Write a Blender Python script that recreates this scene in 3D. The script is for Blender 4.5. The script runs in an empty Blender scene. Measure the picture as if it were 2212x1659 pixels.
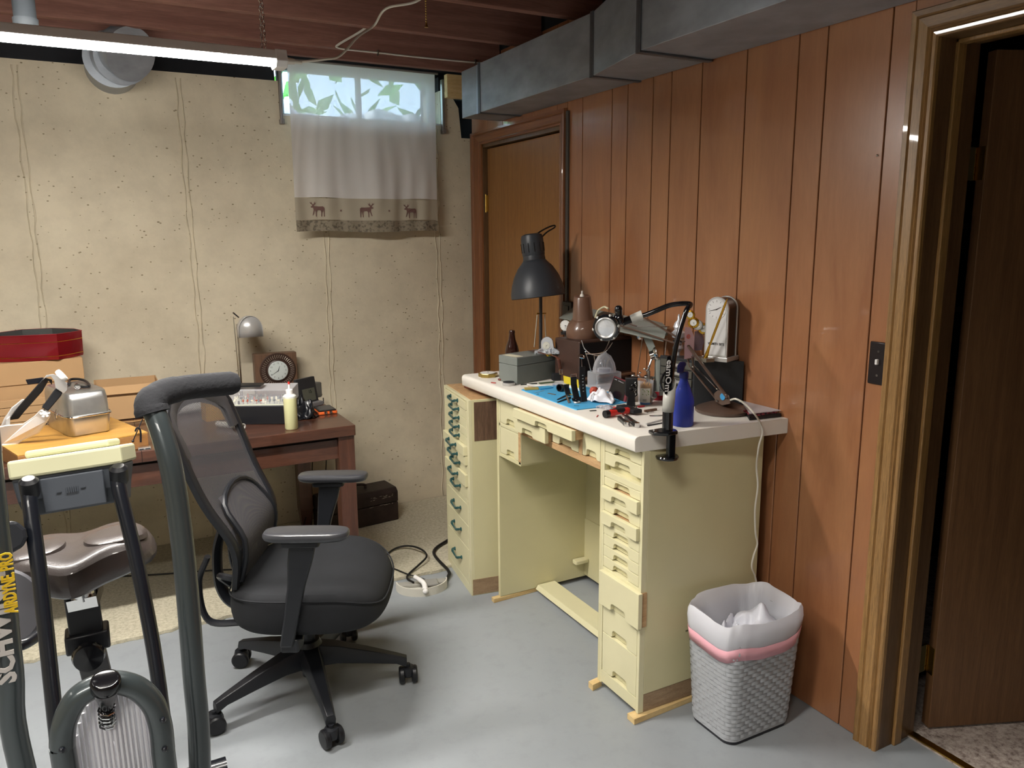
import bpy, bmesh, math, random
from mathutils import Vector, Matrix
R = math.radians; PI = math.pi
random.seed(7)
scn = bpy.context.scene; col = scn.collection
def S(h):
    h = h.lstrip('#'); v = [int(h[i:i+2], 16)/255 for i in (0, 2, 4)]
    return tuple(c/12.92 if c <= .04045 else ((c+.055)/1.055)**2.4 for c in v)
# ---------------------------------------------------------------- camera
H = 1.55; FPX = 1681.3
_y, _p, _r = R(28.11), R(10.71), R(-0.4365)
_f = Vector((math.sin(_y)*math.cos(_p), math.cos(_y)*math.cos(_p), -math.sin(_p)))
_rt = Vector((math.cos(_y), -math.sin(_y), 0)); _up = _rt.cross(_f)
_r2 = _rt*math.cos(_r) + _up*math.sin(_r); _u2 = -_rt*math.sin(_r) + _up*math.cos(_r)
cam = bpy.data.objects.new('camera', bpy.data.cameras.new('camera')); col.objects.link(cam)
cam.matrix_world = Matrix(((_r2.x, _u2.x, -_f.x, 0), (_r2.y, _u2.y, -_f.y, 0), (_r2.z, _u2.z, -_f.z, H), (0, 0, 0, 1)))
cam.data.sensor_width = 36; cam.data.lens = 36*FPX/2212; cam.data.clip_start = .05
scn.camera = cam
def at(px, py, x=None, y=None, z=None):
    """the point of a real plane (x, y or z given) that the photograph shows at a pixel"""
    d = _r2*((px-1106)/FPX) - _u2*((py-829.5)/FPX) + _f
    t = x/d.x if x is not None else y/d.y if y is not None else (z-H)/d.z
    return Vector((0, 0, H)) + d*t
def zat(b, py):
    """height above the floor point b at which the photograph's row py lies"""
    lo, hi = -1., 3.5
    for _ in range(40):
        m = (lo+hi)/2; v = Vector((b[0], b[1], m-H))
        if 829.5 - FPX*v.dot(_u2)/v.dot(_f) > py: lo = m
        else: hi = m
    return lo
# ---------------------------------------------------------------- world, exposure
w = bpy.data.worlds.new('world'); scn.world = w; w.use_nodes = True
w.node_tree.nodes['Background'].inputs[0].default_value = (.55, .75, 1, 1)
w.node_tree.nodes['Background'].inputs[1].default_value = 6
scn.view_settings.view_transform = 'Standard'; scn.view_settings.look = 'None'
scn.view_settings.gamma = 1; scn.view_settings.use_curve_mapping = False
scn.view_settings.exposure = 1.12
sun = bpy.data.objects.new('sun', bpy.data.lights.new('sun', 'SUN')); col.objects.link(sun)
sun.data.energy = 6; sun.data.angle = R(.6); sun.rotation_euler = (R(-38), 0, R(28)); sun.location = (1, 9, 6)
scn.cycles.use_denoising = True
scn.cycles.max_bounces = 8; scn.cycles.transparent_max_bounces = 16
scn.cycles.sample_clamp_indirect = 4
# unseen ceiling lights: one inferred from bench shadows, two added as fill; the one in view is built below
def area(name, loc, sx, sy, power, c=(1, .95, .87)):
    l = bpy.data.lights.new(name, 'AREA'); l.shape = 'RECTANGLE'; l.size = sx; l.size_y = sy; l.energy = power; l.color = c; l.spread = R(135)
    o = bpy.data.objects.new(name, l); col.objects.link(o); o.location = loc; return o
area('unseen_light', (.1, 1.15, 2.36), 1.2, .10, 13)
area('unseen_light', (-1.2, -.5, 2.36), 1.2, .3, 34)  # fill added from behind the camera
area('unseen_light', (-2.3, 1.6, 2.36), .3, 1.2, 8)  # fill added from the left
# ---------------------------------------------------------------- materials
def nm(name):
    m = bpy.data.materials.new(name); m.use_nodes = True
    nt = m.node_tree; return m, nt, nt.nodes['Principled BSDF']
def mapping(nt, stretch, coord='Object'):
    tc = nt.nodes.new('ShaderNodeTexCoord'); mp = nt.nodes.new('ShaderNodeMapping')
    nt.links.new(tc.outputs[coord], mp.inputs[0]); mp.inputs['Scale'].default_value = stretch; return mp
def noise(nt, scale, stretch=(1, 1, 1), detail=5, rough=.55, coord='Object', dist=0):
    n = nt.nodes.new('ShaderNodeTexNoise'); n.inputs['Scale'].default_value = scale; n.inputs['Detail'].default_value = detail
    n.inputs['Roughness'].default_value = rough; n.inputs['Distortion'].default_value = dist
    nt.links.new(mapping(nt, stretch, coord).outputs[0], n.inputs['Vector']); return n
def ramp(nt, fac, stops):
    r = nt.nodes.new('ShaderNodeValToRGB'); nt.links.new(fac, r.inputs[0])
    e = r.color_ramp.elements
    while len(e) < len(stops): e.new(.5)
    for k, (p, c) in enumerate(stops): e[k].position = p; e[k].color = (*c, 1) if len(c) == 3 else c
    return r
def bumpn(nt, b, src, strength, dist=.002):
    bn = nt.nodes.new('ShaderNodeBump'); bn.inputs['Strength'].default_value = strength; bn.inputs['Distance'].default_value = dist
    nt.links.new(src, bn.inputs['Height']); 
    if b.inputs['Normal'].links: nt.links.new(b.inputs['Normal'].links[0].from_socket, bn.inputs['Normal'])
    nt.links.new(bn.outputs[0], b.inputs['Normal'])
def mixc(nt, fac, a, b, mode='MIX'):
    m = nt.nodes.new('ShaderNodeMix'); m.data_type = 'RGBA'; m.blend_type = mode
    for s, v in ((m.inputs[0], fac), (m.inputs[6], a), (m.inputs[7], b)):
        if hasattr(v, 'links'): nt.links.new(v, s)
        elif isinstance(v, (int, float)): s.default_value = v
        else: s.default_value = (*v, 1)
    return m.outputs[2]
def mat(name, c, rough=.5, metal=0, var=None, bump=None, coat=0, trans=0, ior=1.45, alpha=1, emit=None, spec=.5):
    m, nt, b = nm(name); c = S(c) if isinstance(c, str) else c
    b.inputs['Base Color'].default_value = (*c, 1); b.inputs['Roughness'].default_value = rough; b.inputs['Metallic'].default_value = metal
    b.inputs['Coat Weight'].default_value = coat; b.inputs['Transmission Weight'].default_value = trans; b.inputs['IOR'].default_value = ior
    b.inputs['Alpha'].default_value = alpha; b.inputs['Specular IOR Level'].default_value = spec
    if emit: b.inputs['Emission Color'].default_value = (*emit[0], 1); b.inputs['Emission Strength'].default_value = emit[1]
    if var:
        n = noise(nt, var[0], var[2] if len(var) > 2 else (1, 1, 1)); a = var[1]
        r = ramp(nt, n.outputs[0], [(.3, tuple(x*(1-a) for x in c)), (.7, tuple(min(1, x*(1+a)) for x in c))])
        nt.links.new(r.outputs[0], b.inputs['Base Color'])
    if bump:
        n = noise(nt, bump[0], bump[2] if len(bump) > 2 else (1, 1, 1)); bumpn(nt, b, n.outputs[0], bump[1])
    return m
def wood(name, c1, c2, scale=6, stretch=(8, 8, .6), rough=.4, fine=.25, coat=0, c3=None, bump=.15):
    m, nt, b = nm(name); c1, c2 = S(c1), S(c2)
    n1 = noise(nt, scale, stretch, 3, .6, dist=.6); n2 = noise(nt, scale*7, (stretch[0]*1.5, stretch[1]*1.5, stretch[2]*1.2) if stretch[2] < 1 else (stretch[0]*1.2, stretch[1]*1.5, stretch[2]*1.5), 4, .7)
    r1 = ramp(nt, n1.outputs[0], [(.3, c1), (.7, c2)] if not c3 else [(.25, c1), (.5, c2), (.75, S(c3))])
    r2 = ramp(nt, n2.outputs[0], [(.35, (1-fine,)*3), (.65, (1, 1, 1))])
    nt.links.new(mixc(nt, 1., r1.outputs[0], r2.outputs[0], 'MULTIPLY'), b.inputs['Base Color'])
    b.inputs['Roughness'].default_value = rough; b.inputs['Coat Weight'].default_value = coat
    if bump: bumpn(nt, b, n2.outputs[0], bump, .001)
    return m
def weave(name, c, scale=900, rough=.85):
    m = mat(name, c, rough, var=(14, .18)); nt = m.node_tree; b = nt.nodes['Principled BSDF']
    n = noise(nt, scale, (1, 1, 1), 2); bumpn(nt, b, n.outputs[0], .5, .001); return m

MC = {}
# concrete: cast wall with pits, patches and faint water marks
m, nt, b = nm('concrete'); MC['concrete'] = m
n1 = noise(nt, 1.6, detail=6); n2 = noise(nt, 9, detail=8, rough=.65); n3 = noise(nt, 60, detail=4)
r1 = ramp(nt, n1.outputs[0], [(.3, S('#bfb49d')), (.72, S('#d4cab2'))])
r2 = ramp(nt, n2.outputs[0], [(.3, (.86, .86, .86)), (.6, (1, 1, 1))])
v = nt.nodes.new('ShaderNodeTexVoronoi'); v.inputs['Scale'].default_value = 26; nt.links.new(mapping(nt, (1, 1, 1.6)).outputs[0], v.inputs['Vector'])
gate = noise(nt, 11, detail=2); ad = nt.nodes.new('ShaderNodeMath'); ad.operation = 'MULTIPLY_ADD'
nt.links.new(gate.outputs[0], ad.inputs[0]); ad.inputs[1].default_value = -.26; 
nt.links.new(v.outputs['Distance'], ad.inputs[2])
ad2 = nt.nodes.new('ShaderNodeMath'); ad2.operation = 'ADD'; ad2.inputs[1].default_value = .045; nt.links.new(ad.outputs[0], ad2.inputs[0])
rp = ramp(nt, ad2.outputs[0], [(0, (.45, .42, .36)), (.03, (1, 1, 1))])
c = mixc(nt, 1., r1.outputs[0], r2.outputs[0], 'MULTIPLY'); c = mixc(nt, 1., c, rp.outputs[0], 'MULTIPLY')
nt.links.new(c, b.inputs['Base Color']); b.inputs['Roughness'].default_value = .9
bumpn(nt, b, n3.outputs[0], .25, .003); bumpn(nt, b, rp.outputs[0], .6, .003)
# painted slab
m, nt, b = nm('floor_paint'); MC['floor'] = m
n1 = noise(nt, .9, detail=5); n2 = noise(nt, 14, detail=7, rough=.7)
r1 = ramp(nt, n1.outputs[0], [(.3, S('#888d91')), (.7, S('#979ca0'))]); r2 = ramp(nt, n2.outputs[0], [(.28, (.9, .9, .9)), (.5, (1, 1, 1))])
nt.links.new(mixc(nt, 1., r1.outputs[0], r2.outputs[0], 'MULTIPLY'), b.inputs['Base Color']); b.inputs['Roughness'].default_value = .42
bumpn(nt, b, n2.outputs[0], .06, .002)
def carpet_mat(name, a, bb, cc, scale):
    m, nt, b = nm(name); n = noise(nt, scale, detail=6, rough=.75); n2 = noise(nt, 3)
    r = ramp(nt, n.outputs[0], [(.33, S(a)), (.5, S(bb)), (.68, S(cc))]); r2 = ramp(nt, n2.outputs[0], [(.3, (.88,)*3), (.7, (1, 1, 1))])
    nt.links.new(mixc(nt, 1., r.outputs[0], r2.outputs[0], 'MULTIPLY'), b.inputs['Base Color']); b.inputs['Roughness'].default_value = 1
    bumpn(nt, b, n.outputs[0], 1, .006); return m
MC['carpet'] = carpet_mat('carpet', '#a59e88', '#c4bda6', '#d9d2bd', 70)
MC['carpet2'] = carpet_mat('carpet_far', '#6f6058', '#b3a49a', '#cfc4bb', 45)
MC['panel'] = wood('panel_veneer', '#925f40', '#a16d4a', 2.2, (4, 4, .8), .29, .09, .45, c3='#aa7752', bump=.06)
MC['panel2'] = wood('panel_veneer_light', '#986546', '#a9754f', 1.9, (4, 4, .7), .29, .09, .45, bump=.06)
MC['oak'] = wood('oak_trim', '#96703f', '#b98e58', 6, (14, 14, .5), .38, .55, .2)
MC['oakx'] = wood('oak_trim_across', '#80603f', '#a07b50', 6, (14, .5, 14), .4, .5, .2)
MC['redwood'] = wood('door_trim', '#7c4a2c', '#96603a', 6, (12, 12, .6), .32, .25, .4)
MC['redwoodx'] = wood('door_trim_across', '#7c4a2c', '#96603a', 6, (12, .6, 12), .3, .25, .4)
MC['door'] = wood('closet_door_veneer', '#916236', '#a87743', 4, (12, 12, .6), .42, .35, .1)
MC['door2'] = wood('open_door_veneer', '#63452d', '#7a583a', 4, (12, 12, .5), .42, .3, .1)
MC['jamb'] = wood('shaded_jamb_wood', '#5f452a', '#75573a', 5, (12, 12, .6), .42, .35, .1)  # darker than the casing: the weaker light there is put into the colour
MC['joist'] = wood('joist_wood', '#7f5448', '#966a5c', 3, (.6, 9, 9), .8, .25)
MC['subfloor'] = wood('subfloor', '#5d4238', '#70504a', 3, (.6, 5, 5), .85, .2)
MC['darkhole'] = mat('dark_framing', '#26282c', .9, var=(5, .3))
MC['cream'] = mat('cream_paint', '#cec79e', .38, var=(3, .05), bump=(30, .04))
MC['cream2'] = mat('cream_paint_drawer', '#d3cda8', .36, var=(5, .05), bump=(40, .04))
MC['raw'] = wood('raw_wood', '#b58f63', '#cfab7e', 6, (.8, .8, 12), .7, .25)
MC['rawdark'] = wood('bare_stained_wood', '#5b4231', '#7a5d48', 5, (9, 9, .8), .6, .4)
MC['rawbase'] = wood('scuffed_wood', '#947a5e', '#ad9273', 6, (2, 2, 12), .7, .3)
MC['pine'] = wood('pine', '#cfae76', '#e2c791', 9, (.8, 6, 6), .7, .2)
MC['laminate'] = mat('white_laminate', '#e0dbd2', .35, var=(4, .02))
MC['galv'] = mat('galvanised_steel', '#9aa1a9', .42, .45, var=(7, .2, (1, 1, 2)), bump=(5, .05))
MC['black'] = mat('black_plastic', '#15161a', .38); MC['blackm'] = mat('matt_black', '#17181b', .7, bump=(90, .2))
MC['steelb'] = mat('black_bar', '#14171e', .3, .0, coat=.3)
MC['chrome'] = mat('chrome', '#d8d8d8', .12, 1); MC['alu'] = mat('aluminium', '#c4c4c2', .33, .9, var=(9, .18), bump=(14, .06))
MC['silver'] = mat('silver_paint', '#bdbcba', .32, .45); MC['gold'] = mat('polished_gold', '#d9ab3f', .2, 1); MC['brass'] = mat('brass', '#b39550', .3, 1)
MC['white'] = mat('white_plastic', '#e6e4e2', .35); MC['whitec'] = mat('white_cloth', '#e8e8ee', .9, bump=(40, .3))
MC['cable_w'] = mat('white_cable', '#dcd8cc', .45); MC['cable_b'] = mat('black_cable', '#121212', .5)
MC['green'] = mat('dark_green_handles', '#1d4748', .28, coat=.5)
def glass(name, c='#ffffff', rough=.02, ior=1.45, k=.9):
    # clear sheet: mostly see-through with a glossy coat, so that thin walls need no refraction
    m, nt, b = nm(name); c = S(c)
    tr = nt.nodes.new('ShaderNodeBsdfTransparent'); tr.inputs[0].default_value = (*c, 1)
    b.inputs['Base Color'].default_value = (*c, 1); b.inputs['Roughness'].default_value = rough; b.inputs['IOR'].default_value = ior
    mx = nt.nodes.new('ShaderNodeMixShader'); fr = nt.nodes.new('ShaderNodeLayerWeight'); fr.inputs[0].default_value = .35
    mr = nt.nodes.new('ShaderNodeMapRange'); nt.links.new(fr.outputs['Facing'], mr.inputs[0]); mr.inputs[3].default_value = 1-k; mr.inputs[4].default_value = 1-k*.35
    nt.links.new(mr.outputs[0], mx.inputs[0]); nt.links.new(tr.outputs[0], mx.inputs[1]); nt.links.new(b.outputs[0], mx.inputs[2])
    nt.links.new(mx.outputs[0], nt.nodes['Material Output'].inputs[0]); return m
MC['glass'] = glass('clear_glass', '#f2f6f6'); MC['clearpl'] = glass('clear_plastic', '#eeeef2', .06, k=.9)
# ---------------------------------------------------------------- mesh builder
class MB:
    def __init__(s): s.v = []; s.f = []; s.m = []; s.T = Matrix.Identity(4); s.k = 0
    def add(s, vs, fs):
        o = len(s.v); s.v += [tuple(s.T @ Vector(q)) for q in vs]; s.f += [tuple(i+o for i in f) for f in fs]; s.m += [s.k]*len(fs); return s
    def box(s, x0, x1, y0, y1, z0, z1):
        vs = [(x, y, z) for z in (z0, z1) for y in (y0, y1) for x in (x0, x1)]
        return s.add(vs, [(0, 2, 3, 1), (4, 5, 7, 6), (0, 1, 5, 4), (2, 6, 7, 3), (0, 4, 6, 2), (1, 3, 7, 5)])
    def bbox(s, x0, x1, y0, y1, z0, z1, r, n=3):
        """box with rounded vertical edges"""
        return s.prism(rrect(x0, x1, y0, y1, r, n), z0, z1)
    def prism(s, poly, z0, z1, top=None):
        n = len(poly); t = top or poly
        vs = [(p[0], p[1], z0) for p in poly] + [(p[0], p[1], z1) for p in t]
        return s.add(vs, [tuple(range(n))[::-1], tuple(range(n, 2*n))] + [(i, (i+1) % n, (i+1) % n+n, i+n) for i in range(n)])
    def loft(s, rings, cap=True, closed=True):
        n = len(rings[0]); vs = [q for r in rings for q in r]; fs = []
        for k in range(len(rings)-1):
            for i in range(n if closed else n-1): fs.append((k*n+i, k*n+(i+1) % n, (k+1)*n+(i+1) % n, (k+1)*n+i))
        if cap: fs += [tuple(range(n))[::-1], tuple(range((len(rings)-1)*n, len(rings)*n))]
        return s.add(vs, fs)
    def lathe(s, prof, n=24, c=(0, 0, 0), M=None, cap=False):
        M = M or Matrix.Identity(3); c = Vector(c)
        rings = [[c + M @ Vector((r*math.cos(2*PI*i/n), r*math.sin(2*PI*i/n), z)) for i in range(n)] for r, z in prof]
        return s.loft(rings, cap)
    def cyl(s, p0, p1, r0, r1=None, n=14): return s.tube([p0, p1], r0 if r1 is None else [r0, r1], n)
    def tube(s, pts, r, n=8, cap=True, sq=1):
        pts = [Vector(p) for p in pts]; rings = []; N = None
        for i, p in enumerate(pts):
            t = (pts[min(i+1, len(pts)-1)] - pts[max(i-1, 0)]).normalized()
            if N is None:
                N = t.orthogonal().normalized() if abs(t.z) > .95 else t.cross(Vector((0, 0, 1))).normalized()
            N = (N - t*N.dot(t)).normalized(); B = t.cross(N)
            rr = r[i] if isinstance(r, (list, tuple)) else r
            rings.append([p + N*rr*math.cos(2*PI*j/n) + B*rr*sq*math.sin(2*PI*j/n) for j in range(n)])
        return s.loft(rings, cap)
    def ball(s, c, r, n=12, sx=1, sy=1, sz=1):
        rings = []
        for k in range(1, n//2+3):
            a = PI*k/(n//2+3); rings.append([(c[0]+r*sx*math.sin(a)*math.cos(2*PI*i/n), c[1]+r*sy*math.sin(a)*math.sin(2*PI*i/n), c[2]-r*sz*math.cos(a)) for i in range(n)])
        return s.loft(rings)
    def sheet(s, fn, nu, nv, thick=0):
        vs = [fn(i/nu, j/nv) for j in range(nv+1) for i in range(nu+1)]
        return s.add(vs, [(j*(nu+1)+i, j*(nu+1)+i+1, (j+1)*(nu+1)+i+1, (j+1)*(nu+1)+i) for j in range(nv) for i in range(nu)])
def rrect(x0, x1, y0, y1, r, n=3):
    o = []
    for cx, cy, a in ((x1-r, y1-r, 0), (x0+r, y1-r, 90), (x0+r, y0+r, 180), (x1-r, y0+r, 270)):
        for k in range(n+1): q = R(a+90*k/n); o.append((cx+r*math.cos(q), cy+r*math.sin(q)))
    return o
def spline(pts, n=8):
    P = [Vector(p) for p in pts]; P = [P[0]*2-P[1]] + P + [P[-1]*2-P[-2]]; o = []
    for i in range(1, len(P)-2):
        for k in range(n):
            t = k/n; o.append(.5*((2*P[i]) + (P[i+1]-P[i-1])*t + (2*P[i-1]-5*P[i]+4*P[i+1]-P[i+2])*t*t + (3*P[i]-P[i-1]-3*P[i+1]+P[i+2])*t**3))
    o.append(P[-2]); return o
def frame(o, x=None, z=None):
    """4x4 with origin o, x axis x and z axis near z"""
    x = Vector(x or (1, 0, 0)).normalized(); z = Vector(z or (0, 0, 1)); y = z.cross(x).normalized(); z = x.cross(y)
    return Matrix(((x.x, y.x, z.x, o[0]), (x.y, y.y, z.y, o[1]), (x.z, y.z, z.z, o[2]), (0, 0, 0, 1)))
def W(o):
    return (W(o.parent) if o.parent else Matrix.Identity(4)) @ Matrix.LocRotScale(o.location, o.rotation_euler, o.scale)
def obj(name, mb, mats, parent=None, smooth=True, bevel=0, seg=2, local=False, solid=0, kind=None, label=None, sub=0, ang=38):
    me = bpy.data.meshes.new(name)
    vs = mb.v
    if parent is not None and not local:
        inv = W(parent).inverted(); vs = [tuple(inv @ Vector(q)) for q in vs]
    me.from_pydata(vs, [], mb.f); me.update()
    mats = mats if isinstance(mats, (list, tuple)) else [mats]
    for q in mats: me.materials.append(MC[q] if isinstance(q, str) else q)
    if len(mats) > 1: me.polygons.foreach_set('material_index', mb.m)
    bm = bmesh.new(); bm.from_mesh(me); bmesh.ops.recalc_face_normals(bm, faces=bm.faces)
    if smooth:
        for f in bm.faces: f.smooth = True
        for e in bm.edges:
            if len(e.link_faces) == 2 and e.calc_face_angle(0) > R(ang): e.smooth = False
    bm.to_mesh(me); bm.free()
    o = bpy.data.objects.new(name, me); col.objects.link(o); o.parent = parent
    if bevel:
        q = o.modifiers.new('bevel', 'BEVEL'); q.width = bevel; q.segments = seg; q.limit_method = 'ANGLE'; q.angle_limit = R(40); q.harden_normals = False
    if solid: q = o.modifiers.new('solid', 'SOLIDIFY'); q.thickness = solid; q.offset = 0
    if sub: q = o.modifiers.new('sub', 'SUBSURF'); q.levels = sub; q.render_levels = sub
    if kind: o['kind'] = kind
    if label: o['label'] = label
    return o
def tag(o, label, cat, group=None):
    o['label'] = label; o['category'] = cat
    if group: o['group'] = group
    return o
def thing(name, label, cat, loc=(0, 0, 0), rz=0, group=None):
    o = bpy.data.objects.new(name, None); col.objects.link(o); o.location = loc; o.rotation_euler = (0, 0, rz); o.empty_display_size = .05
    return tag(o, label, cat, group)
def struct(name, mb, m, parent=None, **k):
    return obj(name, mb, m, parent, kind='structure' if parent is None else None, **k)
def text(mb, s, size, M, depth=.0004, align='CENTER', sx=1, bold=0):
    cu = bpy.data.curves.new('t', 'FONT'); cu.body = s; cu.size = size; cu.extrude = depth; cu.align_x = align; cu.align_y = 'CENTER'; cu.resolution_u = 2; cu.offset = bold
    t = bpy.data.objects.new('t', cu); col.objects.link(t); dg = bpy.context.evaluated_depsgraph_get()
    me = bpy.data.meshes.new_from_object(t.evaluated_get(dg)); keep = mb.T; mb.T = M
    mb.add([(q.co.x*sx, q.co.y, q.co.z) for q in me.vertices], [tuple(p.vertices) for p in me.polygons]); mb.T = keep
    bpy.data.objects.remove(t); bpy.data.curves.remove(cu); bpy.data.meshes.remove(me); return mb
# ================================================================= SETTING
XW, YB = 1.98, 4.17            # panelled wall, concrete wall
struct('floor', MB().box(-3.3, 2.12, -2.6, 4.4, -.1, 0), 'floor', smooth=False)
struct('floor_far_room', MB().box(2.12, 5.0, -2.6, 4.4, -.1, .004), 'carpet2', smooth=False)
# berber carpet along the back wall, ragged front edge
mb = MB(); pts = []; x = -3.2
while x < 1.36: pts.append((x, 3.2 + random.uniform(-.008, .008))); x += .025
mb.prism(pts + [(1.36, 3.22), (1.975, 3.22), (1.975, 4.165), (-3.2, 4.165)], .001, .014)
tag(obj('carpet', mb, 'carpet', smooth=False), 'cream berber carpet remnant laid along the concrete wall', 'carpet')
# concrete wall with the window notch and the notch in the corner
wz = 2.325
wb = struct('wall_back', MB().box(-3.3, .925, YB, 4.42, 0, wz).box(.925, 1.79, YB, 4.42, 0, 2.16)
    .add([(x, y, z) for y in (YB, 4.42) for x, z in ((1.79, 0), (2.1, 0), (2.1, 2.10), (1.915, 2.10), (1.90, 2.26), (1.85, 2.335), (1.79, 2.345))],
         [(0, 1, 2, 3, 4, 5, 6), (13, 12, 11, 10, 9, 8, 7)] + [(i, (i+1) % 7, (i+1) % 7+7, i+7) for i in range(7)]), 'concrete', smooth=False)
for sx, z1 in ((-1.53, 2.3), (-.87, 2.3), (-.215, 2.3), (.45, 2.3), (1.112, 2.14), (1.759, 2.14)):   # form joints left by the shuttering
    mb = MB(); rn = random.Random(int(sx*100))
    rows = 90
    offs = [0]
    for i in range(rows): offs.append(max(-.006, min(.006, offs[-1] + rn.uniform(-.0022, .0022))))
    for side in (-1, 1):
        ring = []
        for i in range(rows+1):
            z = .01 + (z1-.01)*i/rows; wd = rn.uniform(.0015, .0035) * (1.0 if rn.random() > .12 else .2); c = sx + offs[i] + side*(.011 + .003*math.sin(i*.7))
            ring.append([(c-wd-.002, YB+.001, z), (c-wd*.3, YB-rn.uniform(.003, .006), z), (c+wd*.5, YB-rn.uniform(.001, .005), z), (c+wd+.002, YB+.001, z)])
        mb.loft(ring, closed=False, cap=False)
    obj('form_joint', mb, 'concrete', wb)
struct('wall_left', MB().box(-3.4, -3.3, -2.6, 4.4, 0, 2.64), 'concrete', smooth=False)
struct('wall_front', MB().box(-3.4, 5.1, -2.7, -2.6, 0, 2.64), 'concrete', smooth=False)
# framing above the concrete wall, plus an added blocker shutting daylight out of the corner
struct('trim_1', MB().box(-3.3, .925, 4.30, 4.42, wz, 2.64).box(.925, 1.79, 4.30, 4.42, 2.425, 2.64).box(1.79, 2.2, 4.30, 4.42, 2.345, 2.64).box(1.79, 2.3, 4.425, 4.46, 2.0, 2.64).box(1.79, 1.97, 4.19, 4.30, 2.345, 2.42), 'darkhole', smooth=False)
struct('trim_2', MB().box(1.80, 1.97, 4.09, 4.13, 2.30, 2.42), 'pine', smooth=False)
# ceiling: sub-floor boards on joists
cl = struct('ceiling', MB().box(-3.4, 5.1, -2.7, 4.45, 2.64, 2.70), 'subfloor', smooth=False)
ys = [4.02, 3.80, 3.37, 2.87, 2.45, 2.03, 1.62, 1.21, .80, .39, -.02, -.43, -.84, -1.25, -1.66, -2.07, -2.48]
for i, y in enumerate(ys):
    obj('joist', MB().box(-3.3, 1.97, y-.004, y+.036, 2.425, 2.64), 'joist', cl, smooth=False, bevel=.002, seg=1)
obj('blocking', MB().box(-3.3, .93, 4.06, 4.30, 2.43, 2.44), 'joist', cl, smooth=False)
# ---- panelled wall with grooves; closet opening and doorway
wr = struct('wall_right', MB().box(1.992, 2.10, 1.371, 3.205, 0, 2.64).box(1.992, 2.10, 3.205, 4.17, 2.06, 2.64).box(1.992, 2.10, 4.034, 4.17, 0, 2.06)
    .box(1.992, 2.10, .512, 1.371, 2.064, 2.64).box(1.992, 2.10, -2.6, .512, 0, 2.64), 'darkhole', smooth=False)
gr = [1.43, 1.498, 1.712, 1.819, 2.037, 2.254, 2.421, 2.53, 2.693, 2.802, 3.025, 3.15]
for i in range(len(gr)-1):
    obj('panel', MB().box(XW, 1.992, gr[i]+.0024, gr[i+1]-.0024, .002, 2.50), ('panel', 'panel2')[i*5 % 3 == 0], wr, smooth=False, bevel=.0012, seg=1)
gy = [3.15, 3.24, 3.46, 3.57, 3.73, 3.79, 3.98, 4.17]
for i in range(len(gy)-1): obj('panel', MB().box(XW, 1.992, gy[i]+.0018, gy[i+1]-.0018, 2.12, 2.50), 'panel', wr, smooth=False, bevel=.0012, seg=1)
y = -2.6
for i, dy in enumerate([.3, .2, .41, .12, .2, .3, .41, .2, .15, .41, .353]):
    obj('panel', MB().box(XW, 1.992, y+.0018, min(.45, y+dy)-.0018, .002, 2.50), ('panel', 'panel2')[i % 2], wr, smooth=False, bevel=.0012, seg=1); y += dy
obj('panel', MB().box(XW, 1.992, .45, 1.43, 2.12, 2.50), 'panel2', wr, smooth=False)
struct('closet_light_block', MB().box(2.10, 2.14, 3.1, 4.3, 0, 2.3), 'darkhole', smooth=False)  # unseen backing added to keep daylight out behind the closet door
# ---- closet door (closed, flush with its frame)
d1 = struct('door_1', MB().box(2.004, 2.038, 3.222, 4.022, .02, 2.030), 'door', smooth=False, bevel=.002)
for z in (1.735, .28):
    h = obj('hinge', MB().box(1.995, 2.006, 4.014, 4.032, z-.045, z+.045).cyl((1.993, 4.027, z-.05), (1.993, 4.027, z+.05), .0055), 'brass', d1)
obj('door_knob', MB().lathe([(.0, 0), (.026, 0), (.03, .004), (.012, .012), (.011, .035), (.026, .045), (.028, .06), (.0, .07)], 20, (2.004, 3.27, .95), Matrix(((0, 0, -1), (0, 1, 0), (1, 0, 0)))), 'brass', d1)
def casing(prof, y0, y1, zt, side_w, mats, name, side2=None):
    """moulded casing round an opening; prof: list of (distance from opening, projection)"""
    t = None
    cs = []
    def leg(yy, sgn, w, zb=0):
        s = w/prof[-1][0]; mb = MB()
        lo = [(XW-p, yy + sgn*d*s, zb) for d, p in prof]; hi = [(XW-p, yy + sgn*d*s, zt + d) for d, p in prof]
        mb.loft([lo, hi], closed=True); return mb
    a = leg(y0, -1, side_w[0]); b = leg(y1, 1, side_w[1])
    mb = MB(); mb.loft([[(XW-p, y0-d*side_w[0]/prof[-1][0], zt+d) for d, p in prof], [(XW-p, y1+d*side_w[1]/prof[-1][0], zt+d) for d, p in prof]], closed=True)
    return a, b, mb
colonial = [(0, 0), (0, .009), (.008, .011), (.014, .008), (.018, .012), (.045, .017), (.052, .013), (.056, .019), (.068, .019), (.07, 0)]
a, b, c = casing(colonial, 3.205, 4.034, 2.055, (.055, .125), None, '')
t3 = struct('trim_3', a, 'redwood', ang=20); struct('trim_4', b, 'redwood', ang=20); struct('trim_5', c, 'redwoodx', ang=20)
struct('trim_6', MB().box(1.98, 2.045, 3.205, 3.218, 0, 2.055).box(1.98, 2.045, 4.026, 4.034, 0, 2.055).box(1.98, 2.045, 3.205, 4.034, 2.036, 2.055), 'jamb', smooth=False)
struct('trim_7', MB().box(1.968, 1.98, 3.128, 3.149, .95, 2.11), mat('dark_gap_strip', '#4a4540', .5), smooth=False, bevel=.003)  # strip coloured dark to stand in for the shaded gap beside the casing
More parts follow.
